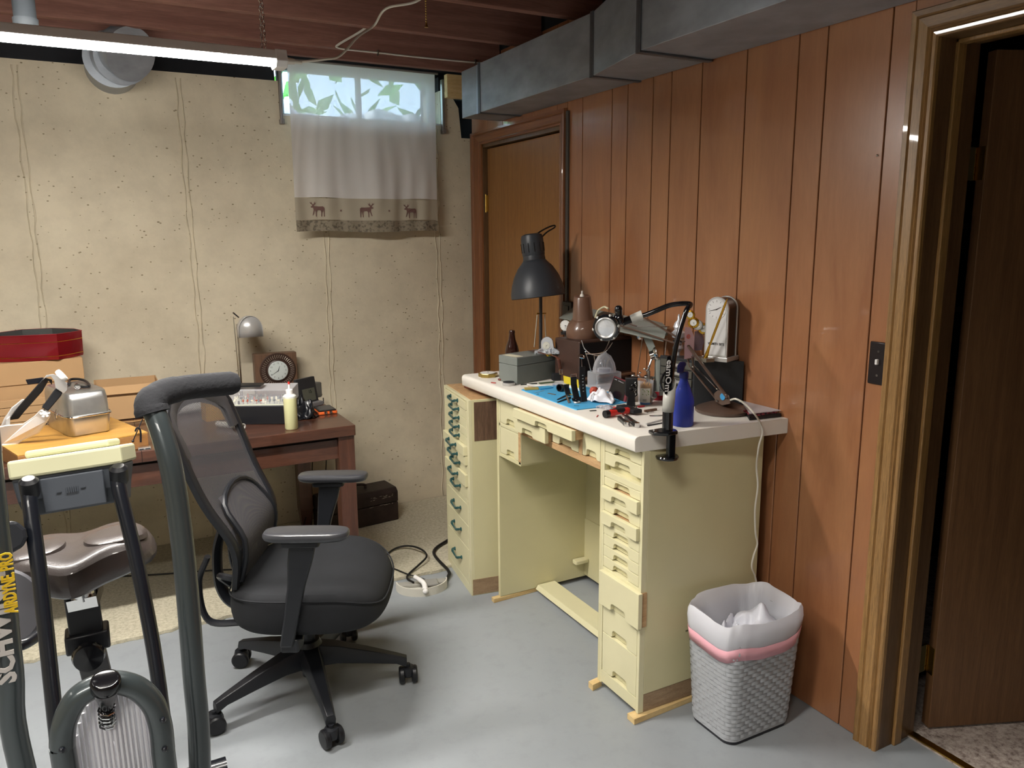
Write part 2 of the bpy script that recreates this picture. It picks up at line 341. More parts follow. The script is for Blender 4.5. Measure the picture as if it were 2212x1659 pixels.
# ---- doorway with oak casing, stop, and the door swung into the next room
oak = [(0, 0), (0, .012), (.004, .016), (.012, .017), (.015, .012), (.019, .018), (.024, .014), (.028, .019), (.052, .021), (.056, .015), (.060, .021), (.073, .0215), (.076, .018), (.076, 0)]
a, b, c = casing(oak, .53, 1.353, 2.046, (.076, .076), None, '')
struct('trim_8', a, 'oak', ang=15); struct('trim_9', b, 'oak', ang=15); struct('trim_10', c, 'oakx', ang=15)
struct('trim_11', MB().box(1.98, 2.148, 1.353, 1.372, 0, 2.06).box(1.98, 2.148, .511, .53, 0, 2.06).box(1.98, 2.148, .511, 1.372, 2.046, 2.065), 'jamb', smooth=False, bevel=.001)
struct('trim_12', MB().box(2.040, 2.074, 1.342, 1.353, .0, 2.046).box(2.040, 2.074, .53, .541, 0, 2.046).box(2.040, 2.074, .53, 1.353, 2.035, 2.046), 'oak', smooth=False, bevel=.003)
# door leaf: local frame, hinge edge at origin, leaf along +x
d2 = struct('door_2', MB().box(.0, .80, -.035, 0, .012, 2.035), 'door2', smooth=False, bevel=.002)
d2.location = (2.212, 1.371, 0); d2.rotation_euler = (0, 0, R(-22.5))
for z in (1.74, .235):
    mb = MB(); mb.box(-.0018, .0, -.031, .004, z-.045, z+.045)
    for k in range(5): mb.cyl((-.0065, .006, z-.045+.018*k+.0006), (-.0065, .006, z-.045+.018*k+.0174), .006)
    h = obj('hinge', mb, 'brass', d2, local=True)
    obj('hinge_leaf', MB().box(2.149, 2.205, 1.3735, 1.3755, z-.045, z+.045), mat('dull_brass', '#4b4530', .6, .3), d2)
mb = MB(); mb.cyl((.73, -.035, .98), (.73, -.075, .98), .011); mb.ball((.73, -.09, .98), .028, 16, sy=.8); obj('door_knob', mb, 'brass', d2, local=True)
struct('trim_13', MB().box(2.122, 2.150, .35, 1.372, .004, .009), 'brass', smooth=False, bevel=.002)
# the next room: walls and a bookcase glimpsed through the gap beside the door
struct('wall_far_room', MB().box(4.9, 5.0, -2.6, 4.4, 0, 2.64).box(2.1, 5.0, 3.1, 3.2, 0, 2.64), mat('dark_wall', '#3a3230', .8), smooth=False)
bc = thing('bookcase', 'dark bookcase glimpsed in the gap between the open door and its jamb', 'bookcase', (2.9, 2.2, 0))
mb = MB()
mb.box(2.6, 2.63, 2.1, 2.45, .004, 1.95); mb.box(2.6, 2.63, 2.1, 2.45, .0041, 1.95); obj('side', mb, 'rawdark', bc, smooth=False); obj('side', MB().box(3.6, 3.63, 2.1, 2.45, .004, 1.95), 'rawdark', bc, smooth=False); obj('back', MB().box(2.63, 3.6, 2.43, 2.45, .004, 1.95), 'rawdark', bc, smooth=False)
for z in (.05, .45, .85, 1.21, 1.57, 1.93): obj('shelf', MB().box(2.63, 3.6, 2.1, 2.43, z, z+.02), 'rawdark', bc, smooth=False)
rn = random.Random(3)
bx = 2.635; cs = ['#8a2a28', '#26313f', '#4a4a4a', '#6d5a35', '#2c4a3a', '#7a2020']
for k in range(6):
    wd = rn.uniform(.03, .045); hh = rn.uniform(.18, .26)
    o = obj('book', MB().box(bx, bx+wd-.002, 2.14, 2.3, 1.23, 1.23+hh).box(bx+.003, bx+wd-.005, 2.143, 2.302, 1.2305, 1.23+hh-.006), mat('book_cover', cs[k % 6], .6), smooth=False)
    tag(o, ('dark red', 'navy blue', 'grey', 'olive brown', 'dark green', 'crimson')[k] + ' book on the middle shelf of the bookcase behind the open door', 'book', 'books in the far bookcase'); bx += wd
# ---- window in the notch, daylight behind it
wn = struct('window_1', MB().box(.93, .955, 4.255, 4.30, 2.16, 2.42).box(1.76, 1.785, 4.255, 4.30, 2.16, 2.42).box(.93, 1.785, 4.255, 4.30, 2.16, 2.185).box(.93, 1.785, 4.255, 4.30, 2.395, 2.42).box(1.345, 1.37, 4.26, 4.295, 2.185, 2.395), mat('window_frame', '#9aa3a8', .4, .5), smooth=False, bevel=.003)
obj('pane', MB().box(.955, 1.345, 4.275, 4.279, 2.185, 2.395), 'glass', wn, smooth=False); obj('pane', MB().box(1.37, 1.76, 4.275, 4.279, 2.185, 2.395), 'glass', wn, smooth=False)
obj('sill', MB().box(.925, 1.79, 4.165, 4.27, 2.16, 2.168), mat('sill_paint', '#d8dadb', .5), wn, smooth=False)
for x in (.917, 1.797): obj('curtain_track', MB().box(x-.006, x+.006, 4.14, 4.168, 2.135, 2.40).box(x-.010, x+.010, 4.132, 4.168, 2.115, 2.14), mat('worn_steel', '#8a8580', .4, .6), wn, smooth=False, bevel=.002)
struct('ground', MB().box(-6, 9, 4.42, 14, 1.9, 2.02), mat('lawn', '#5c8a3a', .9, var=(6, .4)), smooth=False)
o = obj('bright_well_strip', MB().sheet(lambda u, v: (.80+1.1*u, 4.44+.25*math.sin(PI*u)*(.6+.4*v)+.012*math.sin(u*70), 2.02+(.245+.025*math.sin(u*11)+.012*math.sin(u*37))*v), 60, 3), mat('bright_strip', '#e8ecf2', .5), solid=.004)  # pale strip added to give the sunlit patch at the window bottom
tag(o, 'pale corrugated strip added outside the basement window to give a bright patch', 'bright strip')
rn = random.Random(5); mb = MB()
for k in range(900):
    px, pz = rn.uniform(-2, 5), 2.0+abs(rn.gauss(0, .9)); py = 6.2 + rn.uniform(-.5, .5)
    a = Vector((rn.uniform(-1, 1), rn.uniform(-1, 1), rn.uniform(-1, 1))).normalized()*.12; b_ = a.orthogonal().normalized()*.06; p = Vector((px, py, pz))
    mb.add([p-a, p-b_, p+a, p+b_], [(0, 1, 2, 3)])
o = obj('shrubbery', mb, mat('leaves', '#6fae4c', .6, var=(2, .5)), smooth=False, kind='stuff'); tag(o, 'green leaves of a shrub outside the basement window', 'shrub')
# moose-border curtain hanging in front of the window
def cfold(x, z):
    u = (x-.942)/.785; h = max(0, 2.40-z)/.82; k = .25+.75*min(1, h*1.6)
    s1 = math.sin(u*23+1.6*math.sin(h*2.1+u*3)+h*1.5); s2 = math.sin(u*9.5+1+h*1.3); s3 = math.sin(u*41+2*math.sin(u*5+h*3))
    return 4.085 - .011*s1*abs(s1)*k - .011*s2*k - .0045*s3*k*h - .03*h
def curt(x0, x1, za, zb, fold, nu=90, nv=30, dy=0):
    def fn(u, v):
        x = x0+(x1-x0)*u; z = za+(zb-za)*v
        k = fold*(.3 + .7*min(1, max(0, (2.40-z)/.5)))
        yy = cfold(x + .012*(2.40-z), z) + dy
        return (x - .012*(2.40-z), yy, z + .004*math.sin(u*9)*(1 if v < .02 else 0))
    return MB().sheet(fn, nu, nv)
m, nt, b = nm('linen'); MC['linen'] = m
def cloth(name, c, tr):
    m, nt, b = nm(name); c = S(c); b.inputs['Base Color'].default_value = (*c, 1); b.inputs['Roughness'].default_value = .9
    n = noise(nt, 500, (1, 1, 1), 2); bumpn(nt, b, n.outputs[0], .3, .001)
    t = nt.nodes.new('ShaderNodeBsdfTranslucent'); t.inputs[0].default_value = (*c, 1); mx = nt.nodes.new('ShaderNodeMixShader'); mx.inputs[0].default_value = tr[0]
    nt.links.new(b.outputs[0], mx.inputs[1]); nt.links.new(t.outputs[0], mx.inputs[2])
    tp = nt.nodes.new('ShaderNodeBsdfTransparent'); m2 = nt.nodes.new('ShaderNodeMixShader'); m2.inputs[0].default_value = tr[1]
    nt.links.new(mx.outputs[0], m2.inputs[1]); nt.links.new(tp.outputs[0], m2.inputs[2]); nt.links.new(m2.outputs[0], nt.nodes['Material Output'].inputs[0]); return m
MC['linen'] = cloth('linen', '#e8e6e4', (.28, .08)); MC['band'] = cloth('linen_band', '#b3aa97', (.15, .0)); MC['hem'] = cloth('printed_hem', '#8d8371', (.1, 0))
nt = MC['hem'].node_tree; b = nt.nodes['Principled BSDF']; n = noise(nt, 70, detail=4); r = ramp(nt, n.outputs[0], [(.38, S('#5f574a')), (.5, S('#8d8371'))]); nt.links.new(r.outputs[0], b.inputs['Base Color'])
cu = thing('curtain', 'off-white window curtain with a beige moose border and a dark printed hem', 'curtain', (1.33, 4.06, 2.4))
obj('cloth', curt(.942, 1.727, 1.752, 2.415, 1), 'linen', cu)
obj('border_band', curt(.942, 1.727, 1.640, 1.752, .8, 90, 8, -.001), 'band', cu)
obj('hem', curt(.944, 1.727, 1.583, 1.640, .7, 90, 5, -.0025), 'hem', cu)
obj('curtain_rod', MB().cyl((.93, 4.078, 2.413), (1.74, 4.078, 2.413), .006), mat('rod', '#8d8a86', .4, .6), cu)
# printed moose and stars on the band
moose = [(-.9, .35), (-.75, .42), (-.68, .55), (-.95, .75), (-1.0, .95), (-.85, .80), (-.78, .95), (-.72, .75), (-.6, .62), (-.5, .7), (-.38, 1.0), (-.36, .75), (-.2, .95), (-.3, .65), (-.48, .52), (-.4, .38), (-.25, .4), (.1, .36), (.6, .38), (.78, .25), (.8, .0), (.78, -.9), (.68, -.9), (.66, -.3), (.6, -.1), (.5, -.35), (.45, -.9), (.35, -.9), (.38, -.3), (.3, -.1), (-.1, -.1), (-.2, -.3), (-.22, -.9), (-.32, -.9), (-.32, -.35), (-.4, -.1), (-.62, -.75), (-.72, -.75), (-.55, -.1), (-.6, .2), (-.85, .22)]
def flat_print(mb, poly, cx, cz, s, flip=1):
    # follow the cloth: same function as the band
    def P(x, z):
        u = (x + .012*(2.40-z) - .942)/(1.727-.942); v = (z-1.640)/(1.752-1.640)
        k = .8*(.3+.7*min(1, max(0, (2.40-z)/.5)))
        return (x, cfold(x + .012*(2.40-z), z) - .0090, z)
    vs = [P(cx+flip*s*a, cz+s*c) for a, c in poly]; mb.add(vs, [tuple(range(len(vs)))])
pm = mat('print_brown', '#6a4f49', .9)
for cx, fl in ((1.052, 1), (1.305, -1), (1.555, 1)): mb = MB(); flat_print(mb, moose, cx, 1.695 - .012*(cx-1.05), .040, fl); obj('moose_print', mb, pm, cu, smooth=False)
for cx in (1.172, 1.425):
    mb = MB()
    st = [(math.cos(PI*k/6)*(1 if k % 2 else .35), math.sin(PI*k/6)*(1 if k % 2 else .35)) for k in range(12)]
    flat_print(mb, st, cx, 1.69, .009); obj('star_print', mb, pm, cu, smooth=False)
# ================================================================= ductwork and lighting
du = thing('air_duct', 'grey galvanised rectangular air duct running along the top of the panelled wall', 'duct', (1.85, 2.2, 2.15))
X1, X2 = 1.752, 1.665
obj('duct_section', MB().box(X1, 1.976, 3.595, 3.80, 2.148, 2.375), 'galv', du, smooth=False, bevel=.002)
obj('duct_section', MB().box(X1-.001, 1.976, 2.615, 3.59, 2.149, 2.377), 'galv', du, smooth=False, bevel=.002)
obj('duct_transition', MB().loft([[(X1, 2.613, 2.149), (X1, 2.613, 2.377), (1.976, 2.613, 2.377), (1.976, 2.613, 2.149)], [(X2, 2.21, 2.150), (X2, 2.21, 2.405), (1.976, 2.21, 2.405), (1.976, 2.21, 2.150)]]), 'galv', du, smooth=False, bevel=.002)
obj('duct_section', MB().box(X2, 1.976, -.2, 2.208, 2.151, 2.405), 'galv', du, smooth=False, bevel=.002)
obj('duct_section', MB().box(X2, 1.976, -2.5, -.205, 2.151, 2.405), 'galv', du, smooth=False, bevel=.002)
for y, x in ((3.592, X1), (2.613, X1), (2.209, X2)):
    obj('drive_cleat', MB().box(x-.004, 1.976, y-.012, y+.012, 2.144, 2.149).box(x-.005, x-.001, y-.012, y+.012, 2.144, 2.38).box(x-.006, x-.0052, y-.003, y+.001, 2.144, 2.38), mat('duct_seam', '#6b7076', .4, .7), du, smooth=False)
mb = MB(); mb.box(X1-.006, X1, 3.60, 3.618, 2.145, 2.372); obj('corner_flange', mb, mat('bright_zinc', '#a9b4c0', .35, .7), du, smooth=False)
# round galvanised elbow at the back wall
pe = thing('pipe_elbow', 'round galvanised stove pipe elbow above the concrete wall at upper left', 'pipe', (.17, 3.9, 2.35))
mb = MB(); c0 = Vector((.19, 4.10, 2.37)); 
for k, (dx, dz, r0, r1) in enumerate(((0, 0, .115, .115),)):
    mb.cyl((.17, 4.28, 2.318), (.17, 4.02, 2.318), .112, n=32)
obj('pipe', mb, 'galv', pe)
for k in range(3):
    a = -.35*k; obj('gore', MB().lathe([(.108-.003*k, -.032), (.114-.003*k, -.030), (.114-.003*k, .028), (.118-.003*k, .032)], 32, (.17+.026*k, 3.99-.05*k, 2.318+.010*k), Matrix.Rotation(R(90+12*k), 3, 'X') @ Matrix.Rotation(R(14*k), 3, 'Y'), cap=True), 'galv', pe)
pp = thing('drain_pipe', 'grey vertical pipe stub hanging between the ceiling joists above the tube light', 'pipe', (.02, 3.1, 2.5))
q = at(57, 62, y=3.1); obj('pipe', MB().cyl((q.x, 3.1, q.z+.02), (q.x, 3.1, 2.64), .033, n=20), mat('grey_pipe', '#6d757d', .5), pp)
obj('pipe_cap', MB().lathe([(.0, 0), (.03, .004), (.036, .012), (.037, .03)], 20, (q.x, 3.1, q.z)), mat('grey_pipe_cap', '#7b838a', .5), pp)
# tube light in view
LY, LZ, LX = 2.50, 2.065, .572
li = thing('shop_light', 'long white tube shop light hanging lit on chains below the joists', 'light', (-.1, LY, LZ))
MC['emit'] = mat('lit_diffuser', '#ffffff', .5, emit=((1, .955, .89), 118))
obj('housing', MB().loft([[(x, LY-.040, LZ+.004), (x, LY-.028, LZ+.032), (x, LY+.028, LZ+.032), (x, LY+.040, LZ+.004)] for x in (-.70, LX-.03)]), 'white', li, smooth=False, bevel=.003)
dif = obj('diffuser', MB().loft([[(x, LY+.034*math.cos(a), LZ+.001-.011*math.sin(a)) for a in [PI*k/8 for k in range(9)]] for x in (-.695, LX-.035)]), 'emit', li)
for x0, x1 in ((LX-.034, LX), (-.735, -.70)): obj('end_cap', MB().loft([[(x, LY-.043, LZ+.0), (x, LY-.03, LZ+.034), (x, LY+.03, LZ+.034), (x, LY+.043, LZ+.0), (x, LY+.03, LZ-.016), (x, LY-.03, LZ-.016)] for x in (x0, x1)]), 'white', li, smooth=False, bevel=.002)
def chain(p0, p1, n, r=.0011, lk=.008):
    mb = MB(); p0, p1 = Vector(p0), Vector(p1); d = (p1-p0)/n
    for k in range(n):
        a = p0+d*(k-.15); e = p0+d*(k+1.15); sd = Vector((lk*.35, 0, 0)) if k % 2 else Vector((0, lk*.35, 0))
        mb.tube([a, a+d*.3+sd, e-d*.3+sd, e, e-d*.3-sd, a+d*.3-sd, a], r, 4, cap=False)
    return mb
for x in (LX-.06, -.60):
    for dy in (-.025, .025): obj('chain', chain((x, LY+dy, LZ+.032), (x, LY, 2.425), 26), 'chrome', li)
ol = (LX, LY, LZ+.01)
c1 = [ol, (LX+.03, LY, LZ+.008), at(700, 128, y=2.5), at(735, 120, y=2.52), at(775, 78, y=2.55), at(808, 55, y=2.6), at(835, 18, y=2.5), at(905, 0, y=2.4), at(960, -60, y=2.45)]
o = obj('cord', MB().tube(spline(c1), .0038, 7), 'cable_w', li)
obj('plug', MB().cyl((LX-.002, LY, LZ+.01), (LX+.028, LY, LZ+.009), .011, .008).cyl((LX+.028, LY, LZ+.009), (LX+.05, LY, LZ+.008), .005), 'cable_w', o)
c2 = [at(905, -60, y=3.0), at(870, -12, y=3.3), at(850, 5, y=3.55), at(790, 60, y=3.74), at(733, 95, y=3.78), at(730, 103, y=3.785), at(760, 108, y=3.788), at(820, 114, y=3.788), at(900, 123, y=3.788), at(1040, 136, y=3.788), (1.95, 3.788, 2.43)]
c2 = [(q.x, q.y, min(q.z, 2.62)) if hasattr(q, 'x') else q for q in c2]
o = obj('house_wiring', MB().tube(spline(c2), .0065, 7, sq=.6), 'cable_w'); tag(o, 'white house wiring cable stapled along a ceiling joist', 'cable')
for px_ in (816, 1026):
    q = at(px_, 114 if px_ < 900 else 134, y=3.788); obj('staple', MB().box(q.x-.002, q.x+.002, 3.779, 3.796, q.z-.012, q.z+.012), mat('staple', '#4b4038', .5), o, smooth=False)
pc = thing('pull_chain', 'brass bead pull chain hanging down from the ceiling', 'chain', (0.9, 2.2, 2.3))
q = at(921, 56, y=2.2); mb = MB(); z = q.z+.012
while z < 2.6: mb.ball((q.x, 2.2, z), .0028, 6); z += .0068
obj('beads', mb, 'brass', pc, kind='stuff'); obj('bell', MB().lathe([(.0, .014), (.003, .012), (.0035, .004), (.006, 0), (0, 0)], 12, (q.x, 2.2, q.z-.004)), 'brass', pc)
# wall switch and outlet
sw = thing('light_switch', 'black light switch plate on the panelling beside the oak door casing', 'switch', (XW, 1.45, 1.185))
obj('plate', MB().box(XW-.006, XW, 1.431, 1.487, 1.121, 1.245), mat('dark_plate', '#231d1e', .3), sw, bevel=.003)
obj('toggle', MB().box(XW-.016, XW-.006, 1.452, 1.460, 1.180, 1.196), 'white', sw, bevel=.002)
for z in (1.148, 1.218): obj('screw', MB().cyl((XW-.0075, 1.456, z), (XW-.006, 1.456, z), .0035), 'chrome', sw)
ou = thing('wall_outlet', 'dark outlet box on the panelling beside the closet door frame', 'outlet', (XW, 3.11, 1.2))
obj('plate', MB().box(1.955, XW, 3.07, 3.15, 1.13, 1.248), mat('dark_box', '#2b2523', .4), ou, bevel=.003)
obj('socket', MB().box(1.951, 1.955, 3.09, 3.13, 1.15, 1.23), mat('socket', '#1a1716', .3), ou, bevel=.002)
sc_ = obj('panel_hook', MB().lathe([(0, 0), (.004, 0), (.003, .003), (0, .004)], 10, at(1896, 336, x=XW), Matrix(((0, 0, -1), (0, 1, 0), (1, 0, 0)))), 'chrome'); tag(sc_, 'tiny bright nail head in the panelling near the oak casing', 'nail')
# ================================================================= WATCHMAKER'S BENCH
bench = thing('workbench', 'cream-painted watchmaker bench with a white laminate top and rows of drawers', 'workbench', (1.68, 2.3, 0))
# end panel, right pedestal, knee-hole panel, upper carcass
obj('end_panel', MB().box(1.4522, 1.93, 1.828, 1.845, .085, .905), 'cream', bench, smooth=False, bevel=.0015)
obj('bare_plinth', MB().box(1.436, 1.93, 1.8295, 1.844, .022, .085), 'rawbase', bench, smooth=False)
obj('pedestal', MB().box(1.452, 1.92, 1.845, 2.045, .022, .905), 'cream', bench, smooth=False)
obj('inner_panel', MB().box(1.431, 1.92, 2.045, 2.060, .022, .905), 'cream', bench, smooth=False, bevel=.0015)
obj('left_panel', MB().box(1.428, 1.92, 2.795, 2.812, .02, .905), 'cream', bench, smooth=False, bevel=.0015)
obj('back_panel', MB().box(1.862, 1.872, 2.06, 2.44, .16, .80).box(1.866, 1.876, 2.44, 2.795, .10, .80).box(1.860, 1.866, 2.44, 2.795, .03, .30), 'cream', bench, smooth=False, bevel=.001)
obj('upper_carcass', MB().box(1.452, 1.86, 2.06, 2.62, .815, .905), 'cream', bench, smooth=False)
obj('side_box', MB().box(1.452, 1.86, 2.625, 2.795, .668, .905).box(1.432, 1.86, 2.610, 2.628, .658, .79).box(1.432, 1.86, 2.612, 2.795, .652, .668), 'cream', bench, smooth=False, bevel=.001)
obj('bare_rail', MB().box(1.4305, 1.86, 2.06, 2.628, .786, .810).box(1.4305, 1.448, 2.1705, 2.192, .81, .905).box(1.4302, 1.446, 2.611, 2.629, .668, .80), 'raw', bench, smooth=False, bevel=.001)
obj('bottom_lining', MB().loft([[(1.47, 2.60-.5*t, .783-.012*math.sin(PI*min(1, t*1.2))), (1.84, 2.60-.5*t, .783)] for t in [k/10 for k in range(11)]], closed=False, cap=False), 'rawdark', bench, solid=.003)
obj('front_frame', MB().box(1.431, 1.452, 1.828, 1.8412, .022, .905).box(1.4305, 1.452, 2.0358, 2.0447, .022, .905).box(1.431, 1.452, 1.841, 2.036, .772, .792)
    .box(1.431, 1.452, 1.841, 2.036, .436, .455).box(1.431, 1.452, 1.841, 2.036, .028, .072), 'cream2', bench, smooth=False, bevel=.001); obj('box_frame', MB().box(1.431, 1.452, 2.628, 2.795, .782, .797).box(1.431, 1.452, 2.785, 2.796, .652, .905), 'cream2', bench, smooth=False, bevel=.001)
def drawer(y0, y1, z0, z1, proud=0, notch=(0, .058, .021), parent=None, th=.016):
    """front with an arched finger cut-out in its lower edge, and the wooden drawer body behind it"""
    yc = (y0+y1)/2 + notch[0]; hw, hh = notch[1]/2, notch[2]; rr = .011
    p = [(y0, z0), (yc-hw-.007, z0), (yc-hw, z0+.005), (yc-hw, z0+hh-rr)] + [(yc-hw+rr-rr*math.cos(R(a)), z0+hh-rr+rr*math.sin(R(a))) for a in (30, 60, 90)] \
        + [(yc+hw-rr+rr*math.sin(R(a)), z0+hh-rr+rr*math.cos(R(a))) for a in (0, 30, 60, 90)] + [(yc+hw, z0+.005), (yc+hw+.007, z0), (y1, z0), (y1, z1), (y0, z1)]
    xf = 1.431-proud
    mb = MB(); mb.loft([[(xf, a, c) for a, c in p], [(xf+th, a, c) for a, c in p]])
    d = obj('drawer', mb, 'cream2', bench, smooth=False, bevel=.0016)
    b = MB(); b.box(xf+th, 1.4525, y0+.006, y1-.006, z0+.001, z1-.003)
    mb = MB(); mb.box(xf+th-.003, xf+th+.0005, yc-hw-.002, yc+hw+.002, z0+.001, z0+hh+.001); obj('finger_recess', mb, 'cream', d, smooth=False)
    if proud > .002 or th: obj('drawer_body', b, 'raw' if proud > .012 else 'cream', d, smooth=False)
    return d
NR = (.0, .080, .023)
for z0, z1, pr in ((.8575, .897, 0), (.814, .8555, 0), (.7425, .7705, 0), (.6985, .741, .013), (.655, .6975, 0), (.6115, .654, .013), (.573, .6105, 0), (.5335, .5715, 0), (.495, .532, 0), (.457, .4935, 0)):
    drawer(1.8425, 2.035, z0, z1, pr, NR)
drawer(1.800+.018, 2.036, .325, .445, .016, (-.0, .080, .028)); drawer(1.8425, 2.033, .219, .3235, 0, (0, .080, .028)); drawer(1.8425, 2.033, .074, .2175, 0, (-.005, .080, .028))
drawer(2.63, 2.783, .799, .897, 0, (-.01, .066, .026)); drawer(2.63, 2.783, .670, .780, 0, (-.01, .066, .026))
drawer(2.160, 2.578, .866, .903, .05, (.0, .085, .022)); drawer(2.372, 2.60, .805, .862, .030, (.02, .080, .025)); drawer(2.194, 2.368, .812, .863, 0, (.0, .078, .025)); drawer(2.062, 2.169, .812, .897, 0, (-.0, .060, .026))
obj('foot_board', MB().prism([(1.600, 2.062), (1.600, 2.79), (1.70, 2.79), (1.70, 2.062)], .018, .036, [(1.612, 2.062), (1.612, 2.79), (1.70, 2.79), (1.70, 2.062)]), 'cream2', bench, smooth=False, bevel=.002)
obj('floor_clip', MB().bbox(1.79, 1.86, 2.755, 2.79, .10, .118, .008), 'cream2', bench, bevel=.003)
obj('rubbed_chip', MB().box(1.62, 1.65, 1.8274, 1.8282, .262, .268).box(1.70, 1.725, 1.8274, 1.8282, .300, .307), mat('chip', '#77705a', .8), bench, smooth=False)
# laminate top with a rolled front edge, a little out of square at the near end
prof = [(1.98, .905), (1.402, .905), (1.398, .909), (1.397, .940), (1.399, .948), (1.404, .953), (1.412, .955), (1.98, .955)]
mb = MB(); mb.loft([[(x, 1.832-.057*(x-1.397)/.583, z) for x, z in prof], [(x, 3.085, z) for x, z in prof]])
obj('worktop', mb, 'laminate', bench, smooth=True, bevel=.001, seg=1, ang=50)
# pine shims
for k, (x0, x1, y0, y1, z1) in enumerate(((1.405, 1.66, 1.812, 1.850, .021), (1.395, 1.64, 2.790, 2.815, .019), (1.395, 1.44, 2.035, 2.062, .024))):
    o = obj('wood_shim', MB().loft([[(x0, y0, .0005), (x0, y1, .0005), (x0, y1, z1), (x0, y0, z1)], [(x1, y0+.01, .0005), (x1, y1+.01, .0005), (x1, y1+.01, z1*.9), (x1, y0+.01, z1*.9)]]), 'pine', smooth=False, bevel=.001)
    tag(o, ('pale pine shim under the near end panel of the bench', 'pale pine shim under the left knee-hole panel of the bench', 'small pale pine block under the inner front corner of the drawer pedestal')[k], 'shim')
# ---- tall narrow drawer cabinet with green handles, turned a few degrees
tc = thing('drawer_cabinet', 'tall narrow cream cabinet with thirteen drawers and dark green handles', 'cabinet', (1.340, 2.898, 0), R(-8))
# local: front face x=0 facing -x, y from 0 (near) to .385 (far)
obj('case', MB().box(.014, .45, .0, .385, .0, .878), 'cream', tc, smooth=False, local=True, bevel=.0015)
obj('front_frame', MB().box(0, .0145, 0, .028, 0, .878).box(0, .0145, .360, .385, 0, .878).box(0, .0145, .028, .36, .868, .878).box(0, .0145, .028, .36, .408, .428).box(0, .0145, .028, .36, 0, .042), 'cream2', tc, smooth=False, local=True, bevel=.0012)
obj('bare_side_patch', MB().box(.024, .45, -.0012, .001, .70, .868), 'rawdark', tc, smooth=False, local=True)
obj('bare_plinth', MB().box(.006, .30, -.0014, .001, .004, .075), 'rawbase', tc, smooth=False, local=True)
obj('bare_top', MB().box(.012, .44, .006, .379, .876, .8795), 'raw', tc, smooth=False, local=True)
zz = [.866, .829, .790, .750, .710, .672, .629, .586, .545, .490, .430]; lst = [(zz[k+1]+.001, zz[k]-.001) for k in range(10)] + [(.313, .406), (.205, .311), (.044, .203)]
hm = MB(); hm.tube(spline([(-.002, -.054, .002), (-.014, -.052, .002), (-.019, -.036, -.003), (-.018, .0, -.005), (-.018, .034, -.001), (-.013, .052, .002), (-.002, .054, .002)], 5), [.0048]*4+[.0060]*8+[.0046]*8+[.0060]*11, 8)
hm.lathe([(.009, 0), (.009, .003), (.006, .006)], 10, (0, -.054, 0.002), Matrix(((0, 0, -1), (0, 1, 0), (1, 0, 0)))); hm.lathe([(.009, 0), (.009, .003), (.006, .006)], 10, (0, .054, 0.002), Matrix(((0, 0, -1), (0, 1, 0), (1, 0, 0))))
h0 = None
for k, (z0, z1) in enumerate(lst):
    pr = {0: .005, 5: .018, 6: .012, 8: .012}.get(k, .001)
    dr = obj('drawer', MB().box(-pr, .0138, .030, .358, z0, z1), 'cream2', tc, smooth=False, bevel=.0015, local=True)
    if h0 is None: h0 = obj('handle', hm, 'green', dr, local=True)
    else: hh = h0.copy(); col.objects.link(hh); hh.parent = dr
    h_ = h0 if k == 0 else hh; h_.location = (-pr, .195, (z0+z1)/2 + (.002 if k < 10 else .0)); 
o = obj('spacer_box', MB().bbox(1.44, 1.60, 2.93, 3.16, .8805, .904, .004), mat('oxblood', '#6b3428', .5), bevel=.002); tag(o, 'reddish brown box wedged between the tall cabinet and the bench top', 'box')
# ================================================================= DARK TABLE
tb = thing('table', 'dark brown wooden dining table covered with tools and boxes', 'table', (0, 3.65, 0))
MC['dark'] = wood('dark_table_wood', '#43291f', '#5c3a2c', 5, (.7, 7, 7), .3, .25, .35); MC['darkv'] = wood('dark_table_leg', '#45291f', '#5f3a2c', 5, (7, 7, .6), .35, .25, .3)
obj('tabletop', MB().prism(rrect(-.95, .94, 3.19, 4.12, .004, 1), .714, .76).box(-.95, .94, 3.2, 4.1, .715, .759), 'dark', tb, smooth=False, bevel=.009, seg=2)
obj('leaf_seam', MB().box(.103, .105, 3.1885, 4.12, .713, .7607), mat('seam', '#1b100c', .8), tb, smooth=False)
obj('apron', MB().box(-.85, .87, 3.215, 3.240, .615, .70), 'dark', tb, smooth=False, bevel=.001)
obj('apron', MB().box(-.85, .87, 4.05, 4.075, .615, .70), 'dark', tb, smooth=False); obj('apron', MB().box(.872, .890, 3.27, 4.04, .615, .70), 'dark', tb, smooth=False); obj('apron', MB().box(-.90, -.88, 3.27, 4.04, .615, .70), 'dark', tb, smooth=False)
obj('rebate', MB().box(-.93, .92, 3.225, 4.08, .698, .716), mat('rebate', '#22150f', .7), tb, smooth=False)
for x, y in ((.865, 3.20), (.865, 4.03), (-.945, 3.20), (-.945, 4.03)):
    sx = 1 if x > 0 else -1; xi = x if x > 0 else x+.075
    mb = MB(); mb.loft([[(x, y, .715), (x+.07, y, .715), (x+.07, y+.07, .715), (x, y+.07, .715)], [(x, y, .12), (x+.07, y, .12), (x+.07, y+.07, .12), (x, y+.07, .12)], [(x+.012, y+.012, .015), (x+.058, y+.012, .015), (x+.058, y+.058, .015), (x+.012, y+.058, .015)]])
    obj('leg', mb, 'darkv', tb, smooth=False, bevel=.002)
# ================================================================= OFFICE CHAIR
ch = thing('office_chair', 'black mesh-back office chair on castors between the table and the bench', 'chair', (.54, 2.52, 0), R(-27))
MC['seatf'] = weave('black_seat_fabric', '#17191d', 1400); MC['chairp'] = mat('chair_plastic', '#191b20', .42, bump=(200, .05)); MC['armp'] = mat('arm_pad', '#36373b', .34, coat=.2)
